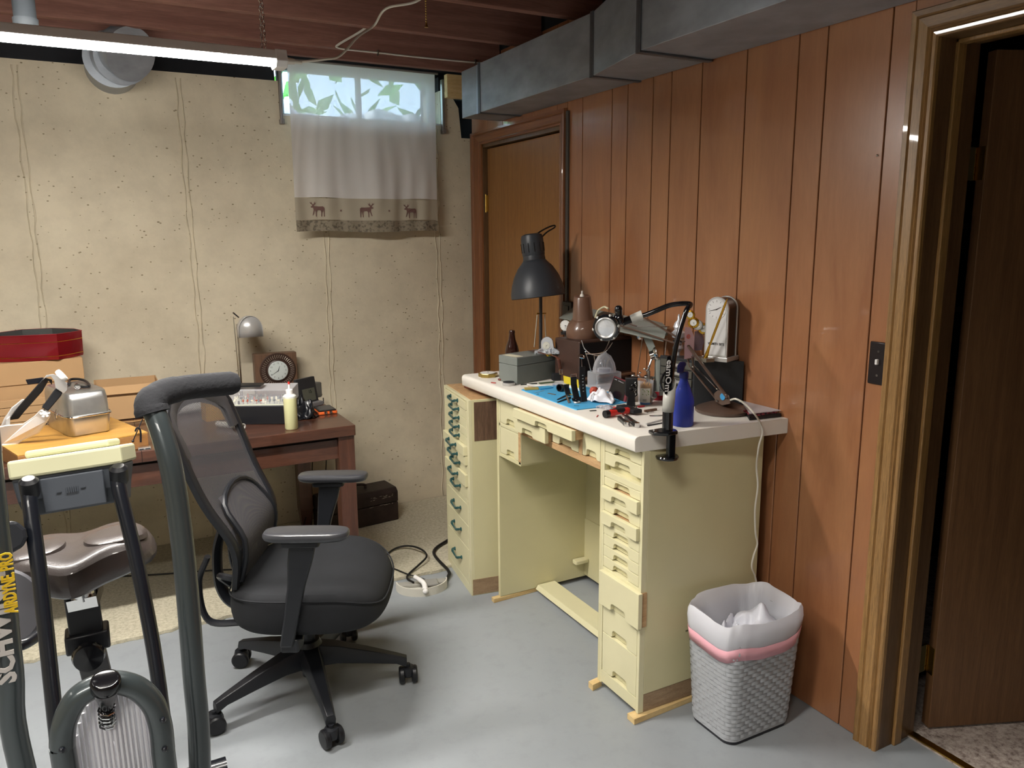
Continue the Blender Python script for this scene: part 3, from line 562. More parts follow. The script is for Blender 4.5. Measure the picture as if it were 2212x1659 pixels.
# mesh fabric with real holes between its vertical ribs
m, nt, b = nm('chair_mesh'); MC['net'] = m
b.inputs['Base Color'].default_value = (*S('#4a494d'), 1); b.inputs['Roughness'].default_value = .6
tcn = nt.nodes.new('ShaderNodeTexCoord'); wv = nt.nodes.new('ShaderNodeTexWave'); wv.bands_direction = 'Y'; wv.inputs['Scale'].default_value = 52; nt.links.new(tcn.outputs['Object'], wv.inputs[0])
wv2 = nt.nodes.new('ShaderNodeTexWave'); wv2.bands_direction = 'Z'; wv2.inputs['Scale'].default_value = 110; nt.links.new(tcn.outputs['Object'], wv2.inputs[0])
mx_ = nt.nodes.new('ShaderNodeMath'); mx_.operation = 'MAXIMUM'
r1 = ramp(nt, wv.outputs[0], [(.17, (0,)*3), (.24, (1,)*3)]); r2 = ramp(nt, wv2.outputs[0], [(.62, (0,)*3), (.70, (1,)*3)])
nt.links.new(r1.outputs[0], mx_.inputs[0]); nt.links.new(r2.outputs[0], mx_.inputs[1]); nt.links.new(mx_.outputs[0], b.inputs['Alpha'])
bumpn(nt, b, wv.outputs[0], .4, .002)
for k, a in enumerate((51, 123, 195, 267, 339)):
    d = Vector((math.cos(R(a+27)), math.sin(R(a+27)), 0)); s_ = Vector((-d.y, d.x, 0)); mb = MB(); rings = []
    for t, wd, zt, zb in ((.03, .036, .178, .105), (.10, .030, .168, .108), (.20, .023, .142, .096), (.30, .017, .112, .082), (.335, .015, .100, .066)):
        p = d*t; q = [(-wd, zb), (wd, zb), (wd*1.1, (zt+zb)/2), (wd*.75, zt), (-wd*.75, zt), (-wd*1.1, (zt+zb)/2)]
        rings.append([(p.x+s_.x*u, p.y+s_.y*u, z) for u, z in q])
    mb.loft(rings); lg = obj('base_leg', mb, 'chairp', ch, local=True, bevel=.002)
    c = d*.338; an = R((20, 95, -60, 40, 10)[k]); ax = Vector((math.cos(an), math.sin(an), 0)); n = Vector((-ax.y, ax.x, 0))
    mb = MB(); cc = Vector((c.x, c.y, .031))
    for sg in (-1, 1):
        o_ = cc + ax*(.012*sg)
        mb.lathe([(.0, -.0), (.026, .0), (.0305, .004), (.0305, .015), (.026, .02), (.010, .021), (0, .021)], 22, o_ + (Vector((0, 0, 0)) if sg > 0 else Vector((0, 0, 0))), Matrix((n*1, Vector((0, 0, 1)), ax*sg)).transposed())
    cs_ = obj('castor', mb, 'black', ch, local=True)
    obj('castor_stem', MB().cyl((c.x, c.y, .030), (c.x, c.y, .072), .0085).lathe([(.0, .064), (.022, .060), (.026, .045), (.024, .03), (0, .03)][::-1], 16, (c.x, c.y, 0)), 'chairp', cs_, local=True)
obj('hub', MB().lathe([(.0, .095), (.045, .095), (.052, .12), (.05, .17), (.038, .192), (0, .192)], 28), 'chairp', ch, local=True)
obj('gas_column', MB().cyl((0, 0, .06), (0, 0, .30), .025, n=20).cyl((0, 0, .28), (0, 0, .33), .014, n=16), 'black', ch, local=True)
obj('mechanism', MB().box(-.12, .10, -.08, .08, .30, .338).box(-.20, -.10, -.05, .05, .305, .34), 'chairp', ch, local=True, bevel=.012)
obj('lever', MB().tube(spline([(.02, .08, .322), (.03, .20, .320), (.03, .27, .312)]), .006).ball((.03, .28, .310), .012, 10), 'chairp', ch, local=True)
# seat cushion: rounded plan, crowned, waterfall front
def superr(a, ax, ay, n=3.2):
    c, s_ = math.cos(a), math.sin(a); return (ax*math.copysign(abs(c)**(2/n), c), ay*math.copysign(abs(s_)**(2/n), s_))
rings = []
for z, f, dz in ((.385, .80, 0), (.388, .93, 0), (.41, .99, 0), (.445, 1.0, 0), (.472, .985, 0), (.487, .93, 0), (.494, .80, 0), (.496, .55, 0), (.496, .25, 0)):
    r_ = []
    for i in range(48):
        x, y = superr(2*PI*i/48, .255, .268); x = x*f + .040; y *= f
        z_ = .470-(.496-z)*1.25; zz_ = z_ - .048*max(0, (x-.12)/.17)**2*(1 if z > .42 else .2) + (.016*max(0, abs(y)-.12)/.14 if z > .45 else 0)
        r_.append((x, y, zz_))
    rings.append(r_)
st = obj('seat', MB().loft(rings), 'seatf', ch, local=True, sub=1)
obj('seat_shell', MB().loft([[(superr(2*PI*i/40, .19*f, .20*f)[0]+.03, superr(2*PI*i/40, .19*f, .20*f)[1], z) for i in range(40)] for z, f in ((.325, .7), (.327, .95), (.345, 1.0))]), 'chairp', ch, local=True)
pip = [(superr(2*PI*i/60, .255, .268)[0]+.040, superr(2*PI*i/60, .255, .268)[1]) for i in range(61)]
obj('seam_piping', MB().tube([(x*.992, y*.995, .441 - .048*max(0, (x-.12)/.17)**2 + (.016*max(0, abs(y)-.12)/.14)) for x, y in pip], .0028, 5, cap=False), 'seatf', st, local=True)
# backrest: curved frame (local: u across, z up)
def bk(u, z, off=0):
    t = (z-.50)/.56
    x = -.205 - .085*t - .10*max(0, t-.25)**1.3 + .045*math.exp(-((z-.60)/.12)**2) + .55*(u*u) + off
    return Vector((x, u, z))
def halfw(z):
    t = (z-.47)/.58
    return .175 + .072*math.sin(min(1, t*1.05)*PI*.62) if t < .88 else max(.02, (.175+.072*math.sin(.924*PI*.62))*math.sqrt(max(0, 1-((t-.88)/.125)**2*.75)))
zs = [.47+.58*k/26 for k in range(27)]
left = [bk(-halfw(z), z) for z in zs]; right = [bk(halfw(z), z) for z in zs]
top = [bk(u, 1.05 + .012*(1-(u/.12)**2)) for u in (-.10, -.05, 0, .05, .10)]
loop = left + top + right[::-1]
def band(path, wd, th, close=False):
    rings = []; n = len(path)
    for i, p in enumerate(path):
        a = path[(i+1) % n] if (close or i < n-1) else p; b_ = path[i-1] if (close or i > 0) else p
        t = (a-b_).normalized(); nx = Vector((1, 0, .1)).normalized(); s_ = t.cross(nx).normalized()
        rings.append([p + s_*u*wd + nx*v*th for u, v in ((-.5, -.35), (-.35, -.5), (.35, -.5), (.5, -.35), (.5, .35), (.35, .5), (-.35, .5), (-.5, .35))])
    if close: rings.append(rings[0])
    return MB().loft(rings, cap=not close)
bf = obj('back_frame', band(loop, .034, .022), 'chairp', ch, local=True)
tl_ = left[20:]+top+right[20:][::-1]
obj('top_shell', band([p*1.0 - Vector((0, p.y*.10, .014)) for p in tl_], .058, .026), mat('top_shell', '#3a393b', .38, bump=(200, .05)), bf, local=True)
def netfn(u, v):
    z = .47+.575*v; hwz = halfw(min(z, 1.045))-.006; return tuple(bk((u*2-1)*hwz, z, .006))
obj('back_mesh', MB().sheet(netfn, 16, 30), 'net', ch, local=True)
obj('bottom_rail', band([bk(-.15, .47), bk(-.08, .465), bk(0, .462), bk(.08, .465), bk(.15, .47)], .03, .022), 'chairp', ch, local=True)
# lumbar support: arched loop standing off behind the lower mesh, with its own net
def lum(u, v):
    z = .485+.27*v; return bk(u*(.165-.05*max(0, v-.35)**1.3), z, .050-.03*abs(v-.5)-.02*(u*u))
lp = [lum(-1, v/10) for v in range(0, 9)] + [lum(math.cos(PI*k/8)*-1, .80+.22*math.sin(PI*k/8)) for k in range(1, 8)] + [lum(1, v/10) for v in range(8, -1, -1)]
lf = obj('lumbar_frame', MB().tube(lp, .0095, 8), 'chairp', ch, local=True)
obj('lumbar_mesh', MB().sheet(lambda u, v: tuple(lum((u*2-1)*.97, v*.98)), 10, 12), 'net', ch, local=True)
for sg in (-1, 1): obj('lumbar_arm', MB().tube(spline([lum(sg, .0), bk(sg*.165, .50, -.04), Vector((-.245, sg*.10, .47)), Vector((-.23, sg*.05, .42))]), .011, 8), 'chairp', ch, local=True)
obj('back_spine', MB().tube(spline([(-.14, 0, .32), (-.24, 0, .33), (-.285, 0, .40), (-.285, 0, .52), (-.262, 0, .60)]), [.032]*33, 10, sq=.45), 'chairp', ch, local=True)
obj('tilt_yoke', MB().tube(spline([(-.16, -.14, .33), (-.27, -.16, .35), (-.295, -.15, .47), (-.262, -.145, .56)]), .016, 10, sq=.6), 'chairp', ch, local=True); obj('tilt_yoke', MB().tube(spline([(-.16, .14, .33), (-.27, .16, .35), (-.295, .15, .47), (-.262, .145, .56)]), .016, 10, sq=.6), 'chairp', ch, local=True)
for sg in (-1, 1):
    ya = .285*sg; ox = .045 if sg < 0 else .008; mb = MB()
    rings = []
    for z, hx, hy in ((.700, .108, .036), (.697, .121, .043), (.686, .125, .047), (.674, .120, .043), (.668, .108, .036)):
        rings.append([(superr(2*PI*i/32, hx*1.04, hy, 3.5)[0]+.045+ox, ya + superr(2*PI*i/32, hx, hy, 3.5)[1], z) for i in range(32)])
    ar = obj('armrest', MB().loft(rings), 'armp', ch, local=True, sub=1)
    y1 = ya
    up = MB(); up.loft([[(x0+dx+ox, y1+dy, z) for dx, dy in ((-w_, -.014), (w_, -.014), (w_, .014), (-w_, .014))] for z, x0, w_ in ((.668, .035, .040), (.60, .022, .036), (.52, .006, .026), (.42, -.014, .022), (.325, -.034, .020))])
    obj('arm_post', up, 'chairp', ch, local=True, bevel=.006)
    obj('arm_bracket', MB().loft([[(-.055+ox, y1, .345), (.0+ox, y1, .345), (.0+ox, y1, .300), (-.055+ox, y1, .300)], [(-.055+ox, y1*.85, .325), (.005+ox, y1*.85, .325), (.005+ox, y1*.85, .300), (-.055+ox, y1*.85, .300)], [(-.05, y1*.25, .325), (.02, y1*.25, .325), (.02, y1*.25, .305), (-.05, y1*.25, .305)]]), 'chairp', ch, local=True, bevel=.005)
    obj('arm_plate', MB().bbox(-.03+ox, .085+ox, y1-.028, y1+.028, .652, .668, .012), 'chairp', ch, local=True, bevel=.003)
# ================================================================= EXERCISE BIKE (seen from its front, handles towards the camera)
bk_ = thing('exercise_bike', 'grey fan exercise bike with moving handlebars, console and brown saddle', 'exercise bike', (-.03, 1.6, 0))
MC['bike'] = mat('bike_grey', '#3d4446', .3, .35, coat=.5); MC['foam'] = mat('foam_grip', '#2b2c30', .95, bump=(160, .6)); MC['panelg'] = mat('console_back', '#3e434a', .5); MC['ivory'] = mat('console_rim', '#c9c8a6', .5)
BY = 1.25
bar = [(.045, BY-.02, .30), at(432, 1659, y=BY), at(418, 1450, y=BY), at(402, 1250, y=BY+.01), at(385, 1100, y=BY+.02), at(368, 1000, y=BY+.03), at(345, 920, y=BY+.05), at(328, 872, y=BY+.07)]
grip = [at(330, 893, y=BY+.065), at(325, 872, y=BY+.07), at(345, 852, y=BY+.085), at(385, 840, y=BY+.11), at(440, 833, y=BY+.13), at(510, 827, y=BY+.15)]
hb = obj('handlebar', MB().tube(spline(bar+[at(345, 855, y=BY+.085), at(390, 842, y=BY+.11)], 6), .0172, 18), 'bike', bk_)
obj('grip', MB().tube(spline(grip, 6), [.0255]*4+[.0235]*6+[.0218]*8+[.0205]*12+[.017], 20), 'foam', hb)
CX = -.028
def mir(p): return Vector((2*CX-.006-Vector(p).x, Vector(p).y, Vector(p).z))
lb = [(-.10, BY-.02, .30), at(48, 1659, y=BY), at(22, 1450, y=BY), at(2, 1250, y=BY+.01), at(-14, 1100, y=BY+.02), at(-25, 1000, y=BY+.03), at(-30, 940, y=BY+.05), at(-40, 890, y=BY+.07)]
hb2 = obj('handlebar', MB().tube(spline(lb+[at(-70, 870, y=BY+.085), at(-130, 862, y=BY+.11)], 6), .0172, 18), 'bike', bk_)
obj('grip', MB().tube(spline([at(-38, 905, y=BY+.065), at(-45, 880, y=BY+.075), at(-80, 868, y=BY+.09), at(-140, 862, y=BY+.12), at(-220, 858, y=BY+.15)], 6), .0212, 20), 'foam', hb2)
# lettering on the left bar, reading upwards
d = (at(2, 1250, y=BY) - at(40, 1590, y=BY)).normalized()
def barM(p, off):
    n = (Vector((0, 0, H)) - p).normalized(); n = (n - d*n.dot(d)).normalized(); s_ = n.cross(d)
    return Matrix(((d.x, s_.x, n.x, 0), (d.y, s_.y, n.y, 0), (d.z, s_.z, n.z, 0), (0, 0, 0, 1))), n, s_
base = at(24, 1462, y=BY); M_, n_, s_v = barM(base, 0)
M_.translation = base + n_*.0163 + s_v*.005
mb = MB(); text(mb, 'SCHWINN', .0345, M_, .0012, 'LEFT', 1.02, .0014); obj('lettering', mb, mat('silver_print', '#b9b4b0', .5), hb2, smooth=False, label='large silver maker lettering on the left bar')
base = at(20, 1315, y=BY); M_ = M_.copy(); M_.translation = base + n_*.0170 - s_v*.003
mb = MB(); text(mb, 'AIRDYNE. PRO', .022, M_, .0012, 'LEFT', .62, .0007); obj('lettering', mb, mat('yellow_print', '#d8b21c', .5), hb2, smooth=False, label='yellow model lettering on the left bar')
# console, seen from behind
co = thing; C0 = at(154, 1012, y=1.62); Mc = frame(C0, (.985, -.17, .075), (0, .22, .975))
mb = MB(); mb.T = Mc; wdt = .0935
mb.loft([[(x, -.035, z) for x, z in ((-wdt, .030), (wdt, .030), (wdt, -.004), (-wdt, -.004))], [(x, .12, z) for x, z in ((-wdt, .030), (wdt, .030), (wdt, -.004), (-wdt, -.004))]]); mb.box(-wdt+.022, wdt-.024, -.006, .11, .030, .044)
cn = obj('console', mb, 'ivory', bk_, smooth=False, bevel=.005)
mb = MB(); mb.T = Mc; mb.loft([[(-wdt*.98, -.030, -.004), (wdt*.98, -.030, -.004), (wdt*.98, .09, -.004), (-wdt*.98, .09, -.004)], [(-wdt*.95, -.022, -.045), (wdt*.95, -.022, -.045), (wdt*.9, .08, -.045), (-wdt*.9, .08, -.045)], [(-wdt*.92, -.004, -.076), (wdt*.92, -.004, -.076), (wdt*.88, .06, -.076), (-wdt*.88, .06, -.076)]])
hs = obj('console_housing', mb, 'panelg', bk_, smooth=False, bevel=.004)
mb = MB(); mb.T = Mc; mb.loft([[(-.045, -.037, -.010), (.058, -.037, -.010), (.058, -.02, -.010), (-.045, -.02, -.010)], [(-.045, -.030, -.072), (.056, -.030, -.072), (.056, -.015, -.072), (-.045, -.015, -.072)]]); obj('battery_cover', mb, mat('battery_cover', '#4a4f57', .5), hs, smooth=False, bevel=.002)
mb = MB(); mb.T = Mc @ Matrix(((1, 0, 0, .005), (0, 0, -1, -.0345), (0, 1, 0, -.038), (0, 0, 0, 1)))
for k in range(6): mb.box(-.010+.0035*k, -.008+.0035*k, -.004, .006, 0, .0015)
mb.box(-.026, -.018, -.001, .001, 0, .0015); mb.box(.014, .022, .001, .003, 0, .0015); obj('moulded_marks', mb, mat('mould', '#3b4048', .6), hs, smooth=False, kind='stuff')
for i, (bx_, tx, ty) in enumerate(((68, 64, 1062), (255, 257, 1034))):
    e = at((120, 345)[i], (1560, 1490)[i], y=1.45); t_ = at(tx, ty+20, y=1.56)
    mid = at((88, 300)[i], (1260, 1235)[i], y=1.51)
    obj('console_tube', MB().tube(spline([at(tx+2, ty, y=1.575), t_, mid, e, (e.x+(.0 if i else .0), 1.40, .42)], 6), .0130, 14), 'steelb', bk_)
    q = at(tx, ty-10, y=1.565); obj('mount_knob', MB().lathe([(0, -.02), (.013, -.02), (.016, -.012), (.016, .012), (.010, .018), (0, .018)], 16, q, Matrix.Rotation(R(15), 3, 'X')), 'black', bk_)
# saddle
SY = 1.93; sc0 = at(170, 1200, y=SY)
MC['saddle'] = mat('brown_vinyl', '#3f3836', .36, coat=.3, bump=(260, .25)); rings = []
Ms = frame(sc0, (.99, -.14, .075), (0, 0, 1))
for z, f in ((-.036, .55), (-.034, .80), (-.022, .96), (-.005, 1.0), (.018, .95), (.030, .80), (.034, .5), (.035, .15)):
    r_ = []
    for i in range(48):
        a = 2*PI*i/48; c, s_ = math.cos(a), math.sin(a)
        x = .163*math.copysign(abs(c)**.75, c)*f; y = (.115*math.copysign(abs(s_)**.8, s_))*f
        if s_ < 0: y -= .035*math.exp(-(x/.045)**2)*f; y += .02*math.exp(-((abs(x)-.09)/.03)**2)*f*0
        zz = z + (-.022*math.exp(-(x/.05)**2) if z < 0 else -.007*math.exp(-(x/.035)**2)) + .010*math.exp(-((abs(x)-.09)/.05)**2)*(1 if z > 0 else -.9)
        r_.append((x, y, zz - .03*max(0, (abs(x)-.11)/.07)**2))
    rings.append(r_)
mb = MB(); mb.T = Ms; mb.loft(rings); sd = obj('saddle', mb, 'saddle', bk_, sub=1)
for sx in (-1, 1):
    mb = MB(); mb.T = Ms; mb.loft([[(sx*.083+.066*f*math.cos(2*PI*i/28), .0+.062*f*math.sin(2*PI*i/28)-.012, zz-.030*max(0, (abs(sx*.083+.066*f*math.cos(2*PI*i/28))-.11)/.07)**2) for i in range(28)] for zz, f in ((.030, 1.0), (.040, .97), (.044, .85), (.046, .5), (.046, .1))]); obj('pad', mb, 'saddle', sd)
mb = MB(); mb.T = Ms; mb.lathe([(.026, 0), (.026, .03), (.022, .032)], 18, (.0, -.035, -.088)); mb.box(-.03, .03, -.06, .03, -.105, -.08); obj('saddle_clamp', mb, 'chrome', bk_)
p0 = at(172, 1262, y=SY-.01); p1 = at(190, 1380, y=SY-.01); p2 = at(200, 1480, y=SY-.01)
ax = (p1-p0).normalized()
def strut(a, b_, w_, dpt, name, m_):
    A, B_ = Vector(a), Vector(b_); mb = MB(); mb.loft([[q + Vector((sx*w_, sy*dpt, 0)) for sx, sy in ((-1, -1), (1, -1), (1, 1), (-1, 1))] for q in (A, B_)]); return obj(name, mb, m_, bk_, smooth=False, bevel=.003)
strut(p0, p1, .034, .02, 'seat_post', 'black'); strut(p1, (p2.x+.03, SY-.05, .40), .030, .02, 'post_sleeve', mat('grey_sleeve', '#4b4d50', .45, .3))
mb = MB(); mb.box(p1.x-.045, p1.x+.045, SY-.04, SY+.02, p1.z-.02, p1.z+.025); obj('post_collar', mb, 'black', bk_, bevel=.005)
obj('post_knob', MB().lathe([(0, 0), (.012, .0), (.014, .02), (.030, .022), (.034, .032), (.030, .046), (.0, .05)], 24, (p1.x, SY-.04, p1.z-.012), Matrix(((1, 0, 0), (0, 0, -1), (0, 1, 0)))), mat('gloss_black', '#0c0c0f', .15), bk_)
# tubular hoop with a ribbed clear wind screen and the tension knob
HY = 1.16
hoop = [at(168, 1659, y=HY)+Vector((-.008, 0, -.3)), at(142, 1659, y=HY), at(135, 1610, y=HY), at(140, 1560, y=HY), at(165, 1510, y=HY), at(205, 1484, y=HY), at(248, 1474, y=HY), at(295, 1486, y=HY), at(330, 1520, y=HY), at(346, 1565, y=HY), at(352, 1615, y=HY), at(357, 1659, y=HY), at(357, 1659, y=HY)+Vector((.008, 0, -.3))]
hp = obj('hoop', MB().tube(spline(hoop, 6), .0165, 16), 'bike', bk_)
for px_, py_ in ((352, 1555), (356, 1618), (134, 1620)):
    q = at(px_, py_, y=HY-.017); obj('bolt', MB().ball((q.x, q.y, q.z), .0045, 8), 'steelb', hp)
ribs = mat('ribbed_clear', '#d2d2d4', .12, .0, trans=.0, coat=.6); MC['rib'] = glass('ribbed_clear_plastic', '#e8e8ec', .05, k=.45)
L_ = at(158, 1600, y=HY+.02); R_ = at(338, 1600, y=HY+.02); wid = R_.x-L_.x; topz = at(245, 1492, y=HY).z
scr = obj('wind_screen', MB().sheet(lambda u, v: (L_.x+wid*u, HY+.045-.03*math.sin(PI*u)+.002*math.cos(u*2*PI*15), (topz-.085*abs(2*u-1)**2.6)*(1-v)+.35*v), 180, 2), 'rib', bk_)
for k in range(17):
    u = (k+.5)/17; x = L_.x+wid*u; zt = topz-.085*abs(2*u-1)**2.6-.004
    obj('rib', MB().tube([(x, HY+.042-.03*math.sin(PI*u), zt), (x+.006, HY+.03-.03*math.sin(PI*u), .36)], .0028, 6), 'rib', scr)
obj('fan_guard', MB().tube([(CX+.045*math.cos(2*PI*k/30), HY+.09, .80+.045*math.sin(2*PI*k/30)) for k in range(31)], .002, 5, cap=False).tube([(CX+.06*math.cos(2*PI*k/30), HY+.10, .74+.10*math.sin(2*PI*k/30)) for k in range(31)], .0025, 5, cap=False), 'chrome', bk_)
kb = at(228, 1472, y=HY-.02); ka = Matrix.Rotation(R(20), 3, 'X') @ Matrix.Rotation(R(3), 3, 'Y')
obj('tension_knob', MB().lathe([(.0, -.085), (.0075, -.085), (.0085, -.050), (.0125, -.034), (.0185, -.014), (.0195, -.012), (.0198, .000), (.0185, .004), (.0165, .0055), (.0150, .0048), (0, .0050)], 26, kb, ka), mat('gloss_black2', '#0d0d10', .12), bk_)
obj('knob_spring', MB().tube([kb + ka @ Vector((.011*math.cos(k*.8), .011*math.sin(k*.8), -.052-.0009*k)) for k in range(42)], .0014, 5), 'chrome', bk_)
# fan wheel, frame and base below the frame edge
FW = Vector((CX, 1.30, .36))
obj('fan_wheel', MB().tube([FW + Vector((.0, .30*math.cos(2*PI*k/48), .30*math.sin(2*PI*k/48))) for k in range(49)], .012, 8, cap=False).lathe([(.0, -.03), (.05, -.03), (.05, .03), (0, .03)], 20, FW, Matrix(((0, 0, 1), (0, 1, 0), (-1, 0, 0)))), 'steelb', bk_)
for k in range(12):
    a = 2*PI*k/12; obj('fan_blade', MB().loft([[FW + Vector((sx, .06*math.cos(a), .06*math.sin(a))) for sx in (-.03, .03)] + [FW + Vector((sx, .29*math.cos(a+.05), .29*math.sin(a+.05))) for sx in (.03, -.03)], [FW + Vector((sx+.001, .06*math.cos(a)+.002, .06*math.sin(a)+.002)) for sx in (-.03, .03)] + [FW + Vector((sx, .29*math.cos(a+.06), .29*math.sin(a+.06))) for sx in (.03, -.03)]]), 'panelg', bk_, smooth=False)
obj('frame_rail', MB().tube(spline([(CX, 1.02, .06), (CX-.02, 1.35, .12), (CX-.03, 1.75, .30), (CX-.03, 1.96, .42), (CX-.03, 2.14, .10), (CX-.03, 2.18, .05)], 6), .028, 12), 'bike', bk_)
for y, w_ in ((1.0, .20), (2.18, .24)): obj('foot_bar', MB().tube([(CX-w_, y, .035), (CX+w_, y, .035)], .032, 14), 'steelb', bk_)
obj('crank', MB().tube([(CX-.16, 1.62, .22), (CX-.09, 1.62, .22), (CX-.08, 1.70, .34), (CX+.08, 1.54, .12), (CX+.09, 1.54, .12), (CX+.16, 1.54, .12)], .011, 8), 'steelb', bk_)
# grey shroud disc, rail and plastic step visible at the left edge
q = at(30, 1305, y=1.75); obj('shroud', MB().lathe([(.0, -.008), (.080, -.008), (.085, 0), (.080, .008), (0, .008)], 40, (q.x-.035, 1.78, q.z-.02), Matrix.Rotation(R(72), 3, 'X')), mat('grey_shroud', '#57575d', .5), bk_)
obj('side_rail', MB().tube(spline([at(-60, 1405, y=1.66), at(0, 1400, y=1.66), at(50, 1392, y=1.66), at(86, 1370, y=1.7)]), .011, 10), 'steelb', bk_)
mb = MB(); mb.loft([[at(-70, 1130, y=yy), at(35, 1125, y=yy), at(56, 1142, y=yy), at(60, 1160, y=yy), at(52, 1180, y=yy), at(0, 1210, y=yy), at(-70, 1260, y=yy)] for yy in (1.50, 1.60)]); obj('arm_shroud', mb, mat('dark_shroud', '#24262c', .5), bk_, smooth=False, bevel=.006)
# ================================================================= WASTE BIN
bn = thing('waste_bin', 'grey woven-look plastic waste bin lined with a white bag', 'bin', (1.725, 1.68, 0))
BX, BYc, BH = 1.722, 1.672, .345
m, nt, b = nm('bin_plastic'); MC['bin'] = m; b.inputs['Base Color'].default_value = (*S('#a8abb0'), 1); b.inputs['Roughness'].default_value = .42
def sec(z):
    f = .84 + .16*(z/.40); return rrect(BX-.157*f, BX+.157*f, BYc-.113*f, BYc+.113*f, .045*f, 6)
mb = MB(); n = len(sec(0)); rings = [[(x, y, z) for x, y in sec(z)] for z in (.012, .12, .24, BH+.02)]
rings += [[(BX+(x-BX)*.975, BYc+(y-BYc)*.965, z) for x, y in sec(z)] for z in (BH+.02, .24, .12, .02)]
mb.loft(rings, cap=False); mb.add([(BX+(x-BX)*.96, BYc+(y-BYc)*.96, .02) for x, y in sec(.02)], [tuple(range(n))])
body = obj('body', mb, 'bin', bn)
obj('base', MB().prism([(BX+(x-BX)*.985, BYc+(y-BYc)*.985) for x, y in sec(0)], .0, .013), mat('bin_base', '#23242a', .5), bn, bevel=.002)
# woven strips: raised dashes staggered row by row round the wall
mb = MB(); rows = 23
for rw in range(rows):
    z0 = .022 + rw*(BH-.012)/rows; z1 = z0+(BH-.012)/rows*.86; sc1, sc2 = sec(z0), sec(z1)
    def perim(sc_, t):
        L = [0]; 
        for i in range(n): L.append(L[-1]+math.dist(sc_[i], sc_[(i+1) % n]))
        t = (t % 1)*L[-1]
        for i in range(n):
            if L[i+1] >= t:
                u = (t-L[i])/(L[i+1]-L[i]+1e-9); a, b_ = sc_[i], sc_[(i+1) % n]; return (a[0]+(b_[0]-a[0])*u, a[1]+(b_[1]-a[1])*u)
        return sc_[0]
    cnt = 26
    for k in range(cnt):
        t0 = (k + (.5 if rw % 2 else 0))/cnt; vs = []
        for q_, o_ in ((0, -.0005), (.12, .0016), (.5, .0026), (.88, .0016), (1.0, -.0005)):
            for sc_, zz in ((sc1, z0), (sc2, z1)):
                x, y = perim(sc_, t0+q_*.94/cnt); dx, dy = x-BX, y-BYc; l = math.hypot(dx, dy*1.3); vs.append((x+dx/l*o_, y+dy*1.3/l*o_, zz))
        mb.add(vs, [(2*i, 2*i+2, 2*i+3, 2*i+1) for i in range(4)])
obj('weave_relief', mb, 'bin', body, kind='stuff', ang=60)
MC['bag'] = cloth('bag_film', '#f2f3fa', (.35, .10)); MC['bag'].node_tree.nodes['Principled BSDF'].inputs['Roughness'].default_value = .28
rn = random.Random(11); ph = [rn.uniform(0, 6.28) for _ in range(12)]
def bagring(z, f, amp, k0=0):
    sc_ = []
    for i in range(96):
        a = 2*PI*i/96; x, y = superr(a, .157, .113, 3.6)
        g = f*(1+amp*(.5*math.sin(7*a+ph[k0 % 12]+z*9)+.5*math.sin(13*a+ph[(k0+3) % 12])+.35*math.sin(23*a+ph[(k0+5) % 12])))
        sc_.append((BX+x*g, BYc+y*g, z + .006*math.sin(5*a+ph[2])*(1 if z > .25 else 2)))
    return sc_
out = [bagring(.327, 1.06, .010, 0), bagring(.338, 1.09, .012, 0), bagring(.368, 1.11, .014, 0)]
outer = out + [bagring(.395, 1.10, .017, 1), bagring(.408, 1.06, .018, 1), bagring(.402, 1.00, .02, 2), bagring(.365, .95, .03, 3), bagring(.32, .88, .06, 4), bagring(.27, .80, .09, 5), bagring(.22, .70, .12, 6), bagring(.17, .55, .15, 7), bagring(.12, .40, .2, 8), bagring(.08, .15, .1, 9)]
bg = obj('bin_bag', MB().loft(outer, cap=False), 'bag', bn, ang=80)
pk = obj('drawstring_band', MB().loft([bagring(.290, 1.050, .010, 0), bagring(.332, 1.088, .012, 0)], cap=False), mat('pink_band', '#dfa5b0', .4), bg, solid=.001, label='pink drawstring hem')
def rag(name, c, w_, h_, seed, m_, parent=None, amp=.03, nu=26, nv=22, rot=0, base=None):
    rg = random.Random(seed); p_ = [rg.uniform(0, 6.28) for _ in range(8)]; fr = [rg.uniform(3, 9) for _ in range(8)]
    def fn(u, v):
        a, b_ = u-.5, v-.5; rr = 1 - .25*math.sin(fr[0]*a*2+p_[0])*abs(b_)*2
        x = a*w_*rr + .08*w_*math.sin(fr[1]*b_*2+p_[1]); y = b_*h_*(1-.3*math.cos(fr[2]*a+p_[2])) 
        e = max(0, 1-(a*a+b_*b_)*3.4)
        z = amp*e*(1.1+.6*math.sin(fr[3]*a*2.2+p_[3])*math.cos(fr[4]*b_*2+p_[4])+.4*abs(math.sin(fr[5]*(a+b_)*2.5+p_[5]))) + .004*abs(math.sin(fr[6]*a*3+fr[7]*b_*2)) + .0015
        ca, sa = math.cos(rot), math.sin(rot); return (c[0]+x*ca-y*sa, c[1]+x*sa+y*ca, c[2]+z)
    return obj(name, MB().sheet(fn, nu, nv), m_, parent, solid=.0012, ang=70)
rag('crumpled_film', (BX+.045, BYc-.01, .305), .16, .14, 4, 'bag', bg, .05); rag('crumpled_film', (BX-.04, BYc+.02, .25), .16, .13, 9, 'bag', bg, .06, rot=.8)
